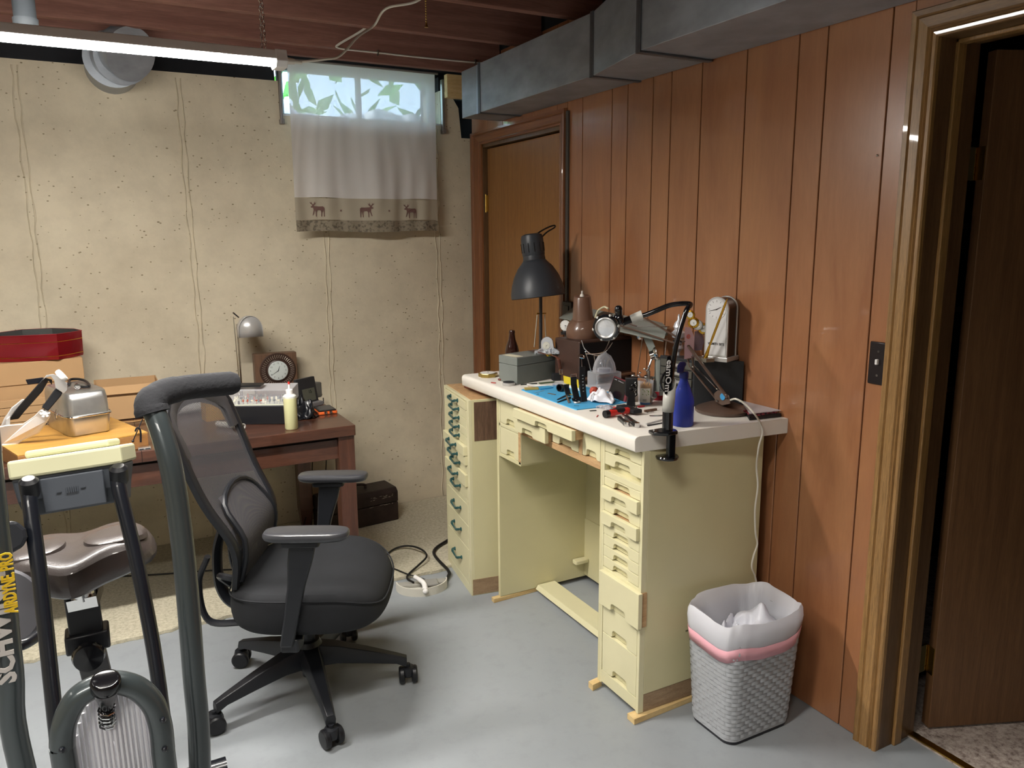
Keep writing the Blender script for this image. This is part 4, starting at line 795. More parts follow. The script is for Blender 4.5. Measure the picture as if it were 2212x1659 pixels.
# ================================================================= FLOOR THINGS
tl = thing('tool_box', 'old dark brown metal tool box on the carpet behind the table leg', 'tool box', (1.25, 4.0, 0))
q0 = at(862, 1122, z=.014); q1 = at(775, 1142, z=.014); u_ = (q0-q1).normalized(); ww = .20
MC['rust'] = mat('worn_dark_metal', '#2c211e', .55, .2, var=(14, .5), bump=(30, .2))
Mt = frame((q0.x, q0.y, .014), (-u_.x, -u_.y, 0)); 
mb = MB(); mb.T = Mt; mb.box(0, .42, -.19, 0, 0, .105); obj('lower_case', mb, 'rust', tl, smooth=False, bevel=.006)
mb = MB(); mb.T = Mt; mb.loft([[(x, y, z) for y, z in ((-.19, .107), (0, .107), (0, .165), (-.022, .185), (-.168, .185), (-.19, .165))] for x in (-.001, .421)]); lid = obj('lid', mb, 'rust', tl, smooth=False, bevel=.006)
mb = MB(); mb.T = Mt; mb.tube(spline([(.15, -.095, .184), (.155, -.095, .205), (.20, -.095, .214), (.26, -.095, .214), (.305, -.095, .205), (.31, -.095, .184)]), .006, 8, sq=1.4); obj('handle', mb, 'rust', tl)
mb = MB(); mb.T = Mt; rn = random.Random(2)
for k in range(26): x = rn.uniform(.03, .16); z = rn.choice([rn.uniform(.138, .155), rn.uniform(.10, .104)]); l = rn.uniform(.004, .018); mb.box(x, x+l, .0002, .0010, z, z+rn.uniform(.001, .004))
obj('scratches', mb, mat('bare_metal_scratch', '#857a70', .5), lid, smooth=False, kind='stuff')
ps = thing('power_strip', 'white half-round power strip with a plug and lever on the grey floor', 'power strip', (1.14, 3.03, 0))
c0 = at(905, 1268, z=.0); MC['ivw'] = mat('ivory_plastic', '#c9c6bb', .4)
Mp = frame((c0.x+.01, c0.y-.01, .0), (.965, -.26, 0))
arc = [(.115*math.cos(R(a)), .095*math.sin(R(a))) for a in range(180, 361, 12)]
mb = MB(); mb.T = Mp; mb.prism([(x*.97, y*.97+.0) for x, y in arc] + [(.115, .02), (-.115, .02)], .0, .008); mb.loft([[(x, y, z) for x, y in arc] for z in (.0, .038)] + [[(x*.95, y*.95, .038) for x, y in arc]] + [[(x*.95, y*.95, .004) for x, y in arc]], cap=False, closed=False); obj('tray', mb, 'ivw', ps, bevel=.0008, seg=1)
mb = MB(); mb.T = Mp; mb.box(-.11, .11, -.012, .03, .008, .022); obj('socket_block', mb, mat('grey_block', '#9a9890', .5), ps, smooth=False, bevel=.003)
mb = MB(); mb.T = Mp; mb.box(.0, .07, -.05, .01, .022, .034); obj('adapter', mb, mat('grey_adapter', '#8d8c87', .45), ps, smooth=False, bevel=.004)
mb = MB(); mb.T = Mp; mb.tube(spline([(-.03, .0, .055), (-.012, -.03, .052), (.004, -.06, .044), (.006, -.092, .026)]), [.009]*8+[.011]*9+[.012]*8, 10); mb.ball((.006, -.096, .026), .0125, 10); obj('lever', mb, 'white', ps)
def cable(name, pts, r, m_, label, n=8): o = obj(name, MB().tube(spline(pts, n), r, 8), m_); tag(o, label, 'cable'); return o
g = lambda x, y, z: at(x, y, z=z)
cable('power_cable', [g(893, 1258, .03), g(880, 1250, .02), g(883, 1240, .02), g(905, 1220, .03), g(921, 1203, .04), g(915, 1190, .04), g(895, 1181, .04), g(870, 1180, .03), g(845, 1190, .022), g(820, 1215, .022), g(790, 1240, .022), g(700, 1270, .022)], .0048, 'cable_b', 'black cable looping over the carpet edge from the power strip')
cable('power_cable', [g(925, 1255, .03), g(905, 1247, .02), g(880, 1240, .022), g(850, 1228, .022), g(820, 1222, .022), g(780, 1215, .022)], .003, 'cable_b', 'thin black cable running from the power strip under the chair')
cable('power_cable', [g(948, 1272, .008), g(958, 1262, .010), g(968, 1245, .012), g(968, 1232, .022)] + [Vector((1.36, 3.38, .024)), Vector((1.5, 3.5, .024))], .0075, 'cable_b', 'thick black cable running from the power strip behind the tall cabinet')
cable('power_cable', [g(165, 1240, .0205), g(220, 1245, .0205), g(300, 1243, .0205), g(380, 1238, .0205), g(460, 1232, .0205), g(560, 1228, .0205)], .0038, 'cable_b', 'black cable lying along the carpet under the table')
for k, (a, b_, m_, l) in enumerate(((676, 990, 'cable_b', 'black cord hanging below the table beside its rear leg'), (706, 985, 'cable_b', 'dark cord hanging behind the table near its right front leg'))):
    q = at(a, b_, y=4.10 if k == 0 else 4.12); cable('hanging_cord', [(q.x, 4.13, .70), (q.x, q.y, .55), (q.x-.01, q.y-.02, .35), (q.x-.04, q.y-.03, .15), (q.x-.10, q.y-.10, .021)], .0028, m_, l)
q = at(672, 1000, y=4.08); cable('hanging_cord', [(q.x+.03, 4.14, .70), (q.x+.02, 4.12, .52), (q.x-.0, 4.1, .38), (q.x-.03, 4.08, .26), (q.x-.01, 4.05, .12), (q.x+.05, 4.02, .018)], .0018, 'cable_w', 'thin white cord hanging below the table beside its rear leg')
for (px_, py_) in ((975, 1463), (1118, 1530)):
    pass
# ================================================================= THINGS ON THE TABLE
TZ = .7605
t_ = lambda x, y, z=TZ: at(x, y, z=z)
def bx3(mb, c, r, l, h, top=None):
    """box on a parallelogram: near corner c, right corner r, left corner l (points), height h"""
    c, r, l = Vector(c), Vector(r), Vector(l); q = r+l-c; ctr = (r+l)/2; f = top or 1
    mb.loft([[c, r, q, l], [ctr+(p-ctr)*f+Vector((0, 0, h)) for p in (c, r, q, l)]]); return mb
def ortho(c, r, dl):
    """left corner at right angles to c->r, dl away (behind)"""
    c, r = Vector(c), Vector(r); d = (r-c).normalized(); n = Vector((-d.y, d.x, 0)); return c+n*dl
MC['cardb'] = mat('cardboard', '#b08e66', .85, var=(3, .06), bump=(60, .05)); MC['cardd'] = mat('cardboard_inside', '#9a7a55', .9)
# ochre wooden drawer laid on the table
c, r = t_(42, 1020), t_(322, 966); l = ortho(c, r, .42); hb_ = .055
dw = thing('wooden_tray', 'flat ochre wooden case under the aluminium roaster on the table', 'case', ((c+r)/2))
MC['ochre'] = wood('ochre_wood', '#b8863e', '#cf9c4c', 3, (1, 6, 6), .45, .15, .2); MC['ochre_side'] = wood('ochre_side', '#8d5f33', '#a47442', 4, (1, 6, 6), .5, .2)
obj('case', bx3(MB(), c, r, l, hb_), 'ochre_side', dw, smooth=False, bevel=.002)
obj('top_board', bx3(MB(), c+Vector((0, 0, hb_)), r+Vector((0, 0, hb_)), l+Vector((0, 0, hb_)), .006), 'ochre', dw, smooth=False, bevel=.001)
oz = TZ+hb_+.0065
# aluminium roaster with lid
c, r, l0 = at(150, 948, z=oz), at(250, 931, z=oz), at(89, 918, z=oz); l = ortho(c, r, (l0-c).length*.98)
ra = thing('roasting_pan', 'dented aluminium covered roaster standing on the ochre wooden case', 'pan', ((r+l)/2)); ctr = (r+l)/2; ux = (r-c); uy = (l-c); zr = zat(c, 905)-oz; zt = zat(c, 862)-oz
def rr3(f, z, rad=.16):
    return [ctr + ux*(x*f) + uy*(y*f) + Vector((0, 0, z)) for x, y in rrect(-.5, .5, -.5, .5, rad, 6)]
obj('pan', MB().loft([rr3(.90, 0), rr3(.93, .006), rr3(.97, zr*.9), rr3(.97, zr)], cap=True), 'alu', ra, ang=50)
ld = obj('lid', MB().loft([rr3(1.0, zr), rr3(.96, zr+.004), rr3(.94, zt*.9), rr3(.90, zt+.008), rr3(.84, zt+.014), rr3(.80, zt+.012)], cap=True), 'alu', ra, ang=50)
obj('rolled_rim', MB().tube([p for p in rr3(1.01, zr)]+[rr3(1.01, zr)[0]], .0035, 8, cap=False), 'chrome', ra)
for f in (.3, -.2):
    p = ctr - ux*.5 + uy*f + Vector((0, 0, zr)); n = -ux.normalized(); s_ = uy.normalized()
    obj('clasp', MB().tube([p+n*.004+s_*.012+Vector((0, 0, .02)), p+n*.012+s_*.012, p+n*.010+s_*.008-Vector((0, 0, .014)), p+n*.010-s_*.008-Vector((0, 0, .014)), p+n*.012-s_*.012, p+n*.004-s_*.012+Vector((0, 0, .02))], .0016, 6), 'chrome', ra)
# loupe glasses on the roaster lid
lz = oz+zt+.0145
p0 = at(172, 834, z=lz); gl = thing('loupe', 'black loupe glasses folded on top of the aluminium roaster', 'loupe', p0)
obj('frame', MB().tube(spline([at(148, 830, z=lz+.006), at(152, 820, z=lz+.008), at(170, 819, z=lz+.012), at(186, 824, z=lz+.008), at(193, 833, z=lz+.006), at(182, 836, z=lz+.005), at(165, 833, z=lz+.006)]), [.005]*49, 8), 'black', gl)
obj('lens_cell', MB().lathe([(.0, 0), (.011, 0), (.011, .012), (.008, .012), (.007, .004), (0, .004)], 18, at(167, 834, z=lz+.011), Matrix.Rotation(R(90), 3, 'X')), 'chrome', gl)
# headband magnifier leaning against it
hm_ = thing('headband_magnifier', 'white headband magnifier with black straps leaning on the roaster', 'magnifier', at(40, 950, z=oz))
Y0 = at(20, 955, z=oz).y - .02
def Pq(x, y, d=0): return at(x, y, y=Y0+d-.15*max(0, (962-y)/150)-.03*max(0, (x-60)/60))
fr_ = MB()
def slab(pts, d0, d1): return [[Pq(x, y, d0) for x, y in pts], [Pq(x, y, d1) for x, y in pts]]
fr_.loft(slab([(2, 962), (-20, 960), (-20, 925), (12, 918), (50, 915), (75, 898), (88, 884), (100, 884), (110, 898), (102, 912), (84, 936), (48, 952), (20, 974), (4, 976)], -.02, .0))
obj('front_arm', fr_, 'white', hm_, smooth=False, bevel=.006)
obj('far_arm', MB().loft(slab([(0, 925), (8, 905), (25, 880), (48, 862), (54, 862), (50, 872), (30, 892), (16, 920)], .09, .10)), 'white', hm_, smooth=False, bevel=.004)
obj('visor_bar', MB().loft([[Pq(x, y, d) for x, y in ((12, 905), (22, 898), (22, 918), (12, 922))] for d in (.0, .09)]), 'white', hm_, smooth=False, bevel=.005)
obj('strap', MB().loft([[Pq(x0, y0, d), Pq(x1, y1, d), Pq(x1, y1, d+.02), Pq(x0, y0, d+.02)] for x0, y0, x1, y1, d in ((18, 908, 40, 905, .06), (38, 880, 52, 890, .05), (80, 832, 92, 845, .03), (95, 815, 105, 822, .03), (113, 820, 112, 832, .025))]), mat('strap_black', '#232428', .8), hm_, bevel=.003)
obj('strap', MB().loft([[Pq(x0, y0, d), Pq(x1, y1, d), Pq(x1, y1, d+.018), Pq(x0, y0, d+.018)] for x0, y0, x1, y1, d in ((90, 880, 104, 888, -.03), (115, 845, 132, 855, .0), (121, 838, 135, 848, .005))]), mat('strap_black2', '#232428', .8), hm_, bevel=.003)
obj('cradle', MB().loft([[Pq(x, y, d) for x, y in ((92, 822), (100, 810), (115, 808), (128, 812), (145, 828), (145, 842), (138, 850), (120, 838), (117, 822), (110, 813), (98, 816))] for d in (.0, .04)]), 'white', hm_, smooth=False, bevel=.004)
p = Pq(133, 811, .02); obj('ratchet_knob', MB().lathe([(0, -.008), (.022, -.008), (.024, 0), (.022, .008), (0, .008)], 22, p, Matrix.Rotation(R(55), 3, 'Y')), 'white', hm_)
p = Pq(97, 893, -.028); mb = MB(); mb.ball(p, .011, 12, sy=.5)
for k in range(6): mb.ball(p+Vector((.012*math.cos(k*PI/3), 0, .012*math.sin(k*PI/3))), .0055, 8, sy=.9)
obj('star_knob', mb, 'white', hm_); obj('battery_flap', MB().loft(slab([(55, 820), (93, 815), (96, 826), (60, 831)], .05, .06)), mat('navy', '#1a1d2c', .6), hm_, smooth=False, bevel=.002)
# cardboard boxes at the left
c, r = t_(-60, 880), t_(192, 868); c, r = Vector((-.52, 3.84, TZ)), Vector((t_(192, 868).x-.005, 3.90, TZ)); l = ortho(c, r, .215)
zc1 = zat(r, 812)-TZ; zc2 = zat(r, 778)-TZ+.012
cbx = thing('cardboard_box', 'brown corrugated box with a lid at the left, carrying the red tin', 'box', (c+r)/2)
obj('carton', bx3(MB(), c, r, l, zc1), 'cardb', cbx, smooth=False, bevel=.002)
e = Vector((.006, 0, 0)); obj('lid', bx3(MB(), c-e+Vector((0, -.006, zc1-.012)), r+e+Vector((0, -.006, zc1-.012)), l-e+Vector((0, .006, zc1-.012)), zc2-zc1+.012), 'cardb', cbx, smooth=False, bevel=.002)
q = bx3; d_ = (r-c).normalized(); rt_ = c+(r-c)*.62
sh_h = [0, .035, .068, .100, .134]
for k in range(4):
    o = obj('flat_carton', bx3(MB(), Vector((-.50, 3.80-.0*k, TZ+sh_h[k]+.0005)), Vector((-.155+.004*(k % 2), 3.815, TZ+sh_h[k]+.0005)), Vector((-.50, 3.835, TZ+sh_h[k]+.0005)), sh_h[k+1]-sh_h[k]-.002), 'cardb', smooth=False, bevel=.002)
    tag(o, ('flat brown carton at the bottom of the stack behind the headband magnifier', 'flat brown carton second from the bottom of the stack behind the magnifier', 'flat brown carton second from the top of the stack behind the magnifier', 'topmost flat brown carton of the stack behind the magnifier')[k], 'carton', 'flat cartons stacked on the table')
mb = MB(); a = Vector((-.245, 3.8005, TZ+.006)); mb.box(-.262, -.205, 3.8005, 3.8032, TZ+.004, TZ+.032); ob = obj('printed_label', mb, mat('label_black', '#241d1b', .6), bpy.data.objects['flat_carton'], smooth=False)
mb = MB(); text(mb, 'BO', .020, Matrix(((1, 0, 0, -.236), (0, 0, -1, 3.7999), (0, 1, 0, TZ+.018), (0, 0, 0, 1))), .0003); obj('lettering', mb, mat('tan_print', '#b79a78', .7), ob, smooth=False)
# red tin
tz_ = TZ+zc2+.0015
c, r, bk2 = at(60, 768, z=tz_), at(178, 757, z=tz_), None
c = Vector((at(128, 773, y=3.865).x, 3.865, tz_)); r = Vector((at(181, 757, y=3.97).x, 3.97, tz_)); l = Vector((at(-6, 756, y=3.91).x, 3.91, tz_)); hh = zat(c, 722)-tz_
tn = thing('cake_tin', 'open red metal cake tin with gold lines and a silver inside', 'tin', (c+r+l)/3)
ctr = (r+l)/2
poly = [c, c+(r-c)*.5+Vector((.004, -.006, 0)), r, Vector((r.x-.03, 4.06, tz_)), Vector((r.x-.12, 4.14, tz_)), Vector((l.x+.08, 4.15, tz_)), Vector((l.x, 4.07, tz_)), Vector((l.x-.01, 3.98, tz_)), l, l+(c-l)*.35-Vector((0, .010, 0)), c+(l-c)*.30-Vector((0, .008, 0))]
def shrink(P_, f, z): m_ = sum(P_, Vector())/len(P_); return [m_+(p-m_)*f+Vector((0, 0, z)) for p in P_]
MC['red'] = mat('red_tin', '#8a1522', .25, .55, coat=.5)
obj('shell', MB().loft([shrink(poly, .97, 0), shrink(poly, .985, .006), shrink(poly, 1.0, hh-.006), shrink(poly, .995, hh)], cap=False), 'red', tn, ang=25)
obj('inside', MB().loft([shrink(poly, .985, hh+.0005), shrink(poly, .975, .012), shrink(poly, .6, .006), shrink(poly, .02, .006)], cap=False), mat('tin_inside', '#9a9d9c', .25, .9), tn, ang=25)
for z in (.016, hh*.70): obj('gold_line', MB().tube([p for p in shrink(poly, .996 if z > .03 else .990, z)]+[shrink(poly, .996 if z > .03 else .990, z)[0]], .0012, 5, cap=False), 'gold', tn)
obj('rim', MB().tube(shrink(poly, 1.0, hh)+[shrink(poly, 1.0, hh)[0]], .002, 6, cap=False), mat('tin_rim', '#9c2f38', .3, .6), tn)
# low open carton with a rounded front
c = t_(262, 920); r = t_(345, 908)
oc = thing('open_carton', 'open brown carton with a curved wooden rim behind the handlebar', 'carton', c)
x0, x1 = t_(222, 910).x-.02, t_(222, 910).x+.24; y0, y1 = 3.80, 4.02; zo = zat((x0, y0), 838)-TZ
for a in ((x0, x1, y0, y0+.004), (x0, x1, y1-.004, y1), (x0, x0+.004, y0, y1), (x1-.004, x1, y0, y1)): obj('side', MB().box(*a, TZ, TZ+zo), 'cardb', oc, smooth=False)
obj('bottom', MB().box(x0, x1, y0, y1, TZ, TZ+.004), 'cardd', oc, smooth=False)
obj('flap', MB().loft([[(x0, y0, TZ+zo), (x1, y0, TZ+zo), (x1, y0-.002, TZ+zo), (x0, y0-.002, TZ+zo)], [(x0, y0-.012, TZ+zo-.035), (x1, y0-.012, TZ+zo-.035), (x1, y0-.014, TZ+zo-.035), (x0, y0-.014, TZ+zo-.035)]]), 'cardb', oc, smooth=False)
rz_ = thing('wooden_ring', 'round bentwood rim lying in front of the open carton', 'ring', (x0+.08, 3.66, TZ))
rc = t_(285, 914); obj('hoop', MB().tube([(rc.x+.095*math.cos(2*PI*k/40), rc.y+.07+.085*math.sin(2*PI*k/40), TZ+.010) for k in range(41)], .009, 8, cap=False, sq=.5), mat('bentwood', '#8f6b3e', .5), rz_)
# jig with rods at the table edge
jg = thing('tool_jig', 'small metal jig with rods and an engraved plate at the table edge', 'tool', t_(310, 965))
p = at(312, 968, z=TZ+.004); obj('plate', MB().box(p.x-.022, p.x+.022, p.y-.014, p.y+.012, TZ, TZ+.008), 'alu', jg, smooth=False, bevel=.001)
mb = MB()
for sx in (-.011, .011): mb.box(p.x+sx-.008, p.x+sx+.008, p.y-.0145, p.y-.0138, TZ+.002, TZ+.006)
obj('engraving', mb, mat('engraving', '#23242a', .5), jg, smooth=False, kind='stuff')
a = at(287, 953, y=p.y-.02); obj('rod', MB().tube([a, at(308, 905, y=p.y+.01)], .002, 6).ball(a, .005, 8), 'steelb', jg)
obj('clamp_post', MB().tube(spline([at(304, 955, y=p.y), at(303, 930, y=p.y), at(296, 925, y=p.y), at(292, 932, y=p.y)]), .0035, 7), 'steelb', jg)
# small things behind the chair back
def sim(name, mb, m_, label, cat, **k): o = obj(name, mb, m_, **k); return tag(o, label, cat)
p = t_(362, 900); sim('mug', MB().lathe([(0, 0), (.034, 0), (.04, .012), (.042, .07), (.038, .072), (.036, .010), (0, .008)], 24, p), 'white', 'white china mug standing between the handlebar grip and the chair back', 'mug')
p = t_(398, 895); sim('paper_roll', MB().tube([(p.x-.03, p.y, TZ+.026), (p.x+.075, p.y+.03, TZ+.026)], .0255, 20), mat('paper', '#dcdcda', .8), 'white paper roll lying behind the chair back', 'roll')
p = t_(372, 880); sim('brown_bottle', MB().lathe([(0, 0), (.013, 0), (.013, .05), (.007, .058), (.007, .075), (0, .076)], 16, p), mat('amber', '#4a251b', .25), 'small brown bottle between the white mug and the paper roll', 'bottle')
p = t_(350, 912); sim('tape_dish', MB().lathe([(0, 0), (.045, 0), (.05, .014), (.046, .018), (.02, .012), (0, .012)], 26, p), 'white', 'low white dish in front of the white mug', 'dish')
c, r = t_(437, 872), t_(470, 866); sim('cream_box', bx3(MB(), t_(428, 880), t_(458, 876), ortho(t_(428, 880), t_(458, 876), .05), .055), mat('cream_card', '#d6cfae', .7), 'small cream box behind the top of the chair back', 'box', smooth=False, bevel=.001)
c, r = t_(447, 912), t_(494, 905); l = ortho(c, r, .07); sim('yellow_box', bx3(MB(), c, r, l, zat(r, 864)-TZ), mat('yellow_card', '#d5a02c', .6), 'yellow cardboard box beside the clear tool case', 'box', smooth=False, bevel=.002)
# rotary-bit case with clear lid
c, r = t_(492, 918), t_(628, 916); l = ortho(c, r, .17); zb_ = zat(c, 877)-TZ; zt2 = zat(l, 833)-TZ
cs = thing('bit_case', 'clear-lidded black case full of rotary tool bits on the table', 'case', (c+r)/2)
ux = (r-c).normalized(); uy = (l-c).normalized(); wl = (r-c).length
obj('base', bx3(MB(), c, r, l, zb_), 'black', cs, smooth=False, bevel=.004)
obj('bit_tray', bx3(MB(), c+ux*.003+uy*.002+Vector((0, 0, zb_)), r-ux*.003+uy*.002+Vector((0, 0, zb_)), l+ux*.003+Vector((0, 0, zb_)), .004), mat('tray_white', '#d9dcc8', .5), cs, smooth=False)
zl = zb_+.004
up_ = Vector((0, 0, 1))
obj('clear_lid', MB().loft([[c+up_*zl, c+uy*.045+up_*(zt2), l+up_*(zt2+.01), l+up_*zl], [r+up_*zl, r+uy*.045+up_*(zt2), r+(l-c)+up_*(zt2+.01), r+(l-c)+up_*zl]]), 'clearpl', cs, smooth=False, bevel=.003)
rn = random.Random(8); bc_ = {'r': mat('grind_red', '#9a4a35', .8), 'k': mat('grind_black', '#202226', .6), 'w': mat('felt', '#dcd6c0', .8), 'g': mat('grind_grey', '#6f757a', .5), 'p': mat('grind_pink', '#cf7fb0', .7), 's': 'chrome'}
seq = 'pwkrrwrrwggwg'
for row in range(3):
    for k in range(13):
        kind = seq[k] if row == 0 else rn.choice('kgswrg'); p = c + ux*(.012+.0125*k*(wl-.02)/.165*1.0) + uy*(.014+.036*row) + up_*zl
        s_ = rn.uniform(.6, 1.0); prof = rn.choice([[(0, 0), (.0045, 0), (.0045, .011), (0, .011)], [(.0012, 0), (.0012, .010), (.005, .012), (.005, .016), (0, .016)], [(.001, 0), (.001, .006), (.0045, .011), (.002, .018), (0, .019)]])
        obj('bit', MB().lathe([(a*1.05, b_*(1.15+.3*row)) for a, b_ in prof], 10, p), bc_[kind], cs)
for px_, py_ in ((520, 838), (547, 838)): p = c+ux*(.04 if px_ < 530 else .075)+uy*.02+up_*zl; obj('brush_bit', MB().tube([p, p+Vector((.004, 0, .035))], .0012, 6), bc_['w'], cs)
# tray on the clear lid
a = c+uy*.06+ux*.02+up_*(zt2+.0125); sim('black_tray', MB().loft([[a, a+ux*.11, a+ux*.11+uy*.06, a+uy*.06], [a-ux*.006-uy*.004+up_*.008, a+ux*.12-uy*.004+up_*.008, a+ux*.12+uy*.066+up_*.008, a-ux*.006+uy*.066+up_*.008]]), 'black', 'thin black tray lying on the clear lid of the bit case', 'tray', smooth=False, bevel=.002)
# silver desk lamp behind it
p = t_(521, 862); bx0 = Vector((at(521, 826, y=4.03).x, 4.03, TZ)); dl = thing('desk_lamp', 'slim silver desk lamp with a hooded shade against the concrete wall', 'lamp', bx0)
obj('base', MB().lathe([(0, 0), (.055, 0), (.055, .006), (.02, .012), (0, .012)], 28, bx0), 'silver', dl)
t1, t2 = at(513, 708, y=4.03), at(506, 688, y=4.03)
obj('stem', MB().tube([bx0+Vector((.0, 0, .01)), at(512, 700, y=4.03)], .0045, 10), 'chrome', dl); obj('stem', MB().tube([bx0+Vector((-.008, 0, .01)), at(504, 684, y=4.03)], .0025, 8), 'chrome', dl)
obj('joint', MB().tube([at(503, 675, y=4.03), at(516, 686, y=4.03)], .0035, 8), 'steelb', dl)
A = at(512, 727, y=4.0); B = at(563, 727, y=4.0); zt3 = at(535, 680, y=4.0).z; xm = (A.x+B.x)/2; hw = (B.x-A.x)/2
rings = []
for yy, f in ((4.06, .82), (4.0, .95), (3.93, 1.0)):
    rings.append([(xm-hw*f, yy, A.z)] + [(xm-hw*f*math.cos(R(a)), yy, A.z+(zt3-A.z)*(.35+.65*math.sin(R(a)))*f) for a in range(0, 181, 15)] + [(xm+hw*f, yy, A.z)])
obj('shade', MB().loft(rings, cap=False, closed=False).add(rings[0], [tuple(range(len(rings[0])))]).add([Vector(q)+Vector((0, .006, 0)) for q in rings[2]], [tuple(range(len(rings[2])))]), 'silver', dl, solid=.002, ang=50)
# square wooden clock
wy_ = 4.05; ck = thing('wooden_clock', 'square walnut clock with a beaded round white dial on the table', 'clock', (at(597, 800, y=wy_).x, wy_+.02, TZ))
a, b_ = at(553, 830, y=wy_), at(640, 760, y=wy_); x0, x1, zt4 = a.x, b_.x, b_.z
obj('case', MB().box(x0, x1, wy_, wy_+.055, TZ, zt4), wood('walnut', '#5a4231', '#755844', 6, (9, 9, .7), .45, .3), ck, smooth=False, bevel=.002)
dc = at(600, 800, y=wy_); MX = Matrix(((1, 0, 0), (0, 0, -1), (0, 1, 0)))
def dial(parent, c_, Mx, r, ring=None, face='#dfe0dc', hands=((.55, -52), (.8, -118)), nums=0, dotr=.6, hm='black', ticks=12, tk=(.8, .93)):
    """flat dial: face, hour marks and hands; Mx maps local xy to the dial plane, z outwards"""
    f = obj('dial', MB().lathe([(r, 0), (r*.98, .0012), (0, .0012)], 32, c_, Mx), mat('dial_face', face, .4), parent)
    mb = MB(); M4 = Mx.to_4x4(); M4.translation = c_; mb.T = M4
    for k in range(ticks):
        if nums: break
        a = 2*PI*k/ticks; c, s_ = math.cos(a), math.sin(a); w2 = r*.018
        mb.add([(c*r*tk[0]-s_*w2, s_*r*tk[0]+c*w2, .0016), (c*r*tk[1]-s_*w2, s_*r*tk[1]+c*w2, .0016), (c*r*tk[1]+s_*w2, s_*r*tk[1]-c*w2, .0016), (c*r*tk[0]+s_*w2, s_*r*tk[0]-c*w2, .0016)], [(0, 1, 2, 3)])
    if nums:
        for k in range(1, 13):
            a = R(90-30*k); T4 = M4 @ Matrix.Translation((math.cos(a)*r*.78, math.sin(a)*r*.78, .0014)); text(mb, str(k), r*.26, T4, .0001)
    obj('hour_marks', mb, mat('marks', '#2a2a2c', .5), f, smooth=False, kind='stuff')
    for k, (l_, ang) in enumerate(hands):
        mb = MB(); mb.T = M4; a = R(90-ang); c, s_ = math.cos(a), math.sin(a); w2 = r*(.05 if k == 0 else .035)
        mb.add([(-c*r*.1-s_*w2, -s_*r*.1+c*w2, .0024+.0006*k), (c*r*l_-s_*w2*.3, s_*r*l_+c*w2*.3, .0024+.0006*k), (c*r*l_+s_*w2*.3, s_*r*l_-c*w2*.3, .0024+.0006*k), (-c*r*.1+s_*w2, -s_*r*.1-c*w2, .0024+.0006*k)], [(0, 1, 2, 3)])
        obj('hand', mb, mat('hand', '#1c1a1a', .4), f, smooth=False)
    return f
rr_ = (at(640, 800, y=wy_).x-at(562, 800, y=wy_).x)/2
obj('bezel', MB().lathe([(rr_*.56, .012), (rr_*.62, .010), (rr_*.66, .004), (rr_*.95, .008), (rr_*1.0, .004), (rr_, 0)], 48, dc, MX), mat('dark_bezel', '#3d2d26', .35), ck)
for k in range(44):
    a = 2*PI*k/44; obj('bead', MB().tube([dc+MX @ Vector((rr_*q*math.cos(a+w2), rr_*q*math.sin(a+w2), .008)) for q, w2 in ((.70, 0), (.80, .03), (.90, .0))], .0016, 5), mat('bead', '#a3988c', .35, .5) if k == 0 else bpy.data.materials['bead'], ck)
dial(ck, dc+Vector((0, -.010, 0)), MX, rr_*.55, hands=((.5, 22), (.8, 238)), nums=1)
obj('crystal', MB().lathe([(rr_*.56, .012), (rr_*.45, .018), (rr_*.2, .021), (0, .0215)], 32, dc, MX), 'glass', ck)
# LCD clock, grey box behind it, bag, power bank, bottle, tube
c = t_(655, 888); a, b_ = at(650, 882, z=TZ), at(690, 872, z=TZ)
lc = thing('lcd_clock', 'black digital desk clock leaning back near the right end of the table', 'clock', a)
n = ortho(a, b_, 1)-a; h1 = zat(a, 822)-TZ
obj('body', MB().loft([[a, b_, b_+n*.035, a+n*.035], [a+n*.025+up_*h1, b_+n*.025+up_*h1, b_+n*.04+up_*h1, a+n*.04+up_*h1]]), mat('clock_black', '#26282b', .35), lc, smooth=False, bevel=.002)
mb = MB(); e0, e1 = a+(b_-a)*.22-n*.0008, a+(b_-a)*.88-n*.0008; mb.add([e0+up_*h1*.18+n*.0045, e1+up_*h1*.18+n*.0045, e1+up_*h1*.62+n*.0155, e0+up_*h1*.62+n*.0155], [(0, 1, 2, 3)]); sr = obj('screen', mb, mat('lcd', '#4f5148', .3), lc, smooth=False)
dd = (b_-a).normalized(); Mt_ = frame(a+(b_-a)*.62-n*.0014+up_*h1*.5+n*.0125, dd, up_+n*.2); Mt_ = Mt_ @ Matrix(((1, 0, 0, 0), (0, 0, -1, 0), (0, 1, 0, 0), (0, 0, 0, 1)))
mb = MB(); text(mb, '15', .022, Mt_, .0002); obj('digits', mb, mat('lcd_dark', '#1b1c18', .4), sr, smooth=False)
obj('stand', bx3(MB(), a-n*.03+dd*.01, b_-n*.03, a+n*.0+dd*.01, .018), mat('grey_stand', '#6b6a6b', .5), lc, smooth=False, bevel=.002)
a2, b2 = t_(676, 866), t_(694, 862); sim('grey_gadget', bx3(MB(), a2+Vector((0, .05, 0)), b2+Vector((0.02, .05, 0)), ortho(a2, b2, .10), zat(a2, 828)-TZ-.01), mat('grey_gadget', '#56544f', .5), 'grey plastic gadget behind the black digital clock', 'gadget', smooth=False, bevel=.006)
rag('plastic_bag', t_(656, 900), .10, .12, 6, mat('bag_black', '#15161a', .3), amp=.05, rot=.4); tag(bpy.data.objects['plastic_bag'], 'crumpled black plastic bag beside the clear tool case', 'bag')
a, b_ = t_(686, 906), t_(728, 901); l = t_(676, 879); pb = thing('power_bank', 'orange and black solar power bank at the right end of the table', 'power bank', a)
P_ = [a, b_, b_+(l-a), l]; m_ = sum(P_, Vector())/4; MC['orange'] = mat('orange_rubber', '#d9622a', .45)
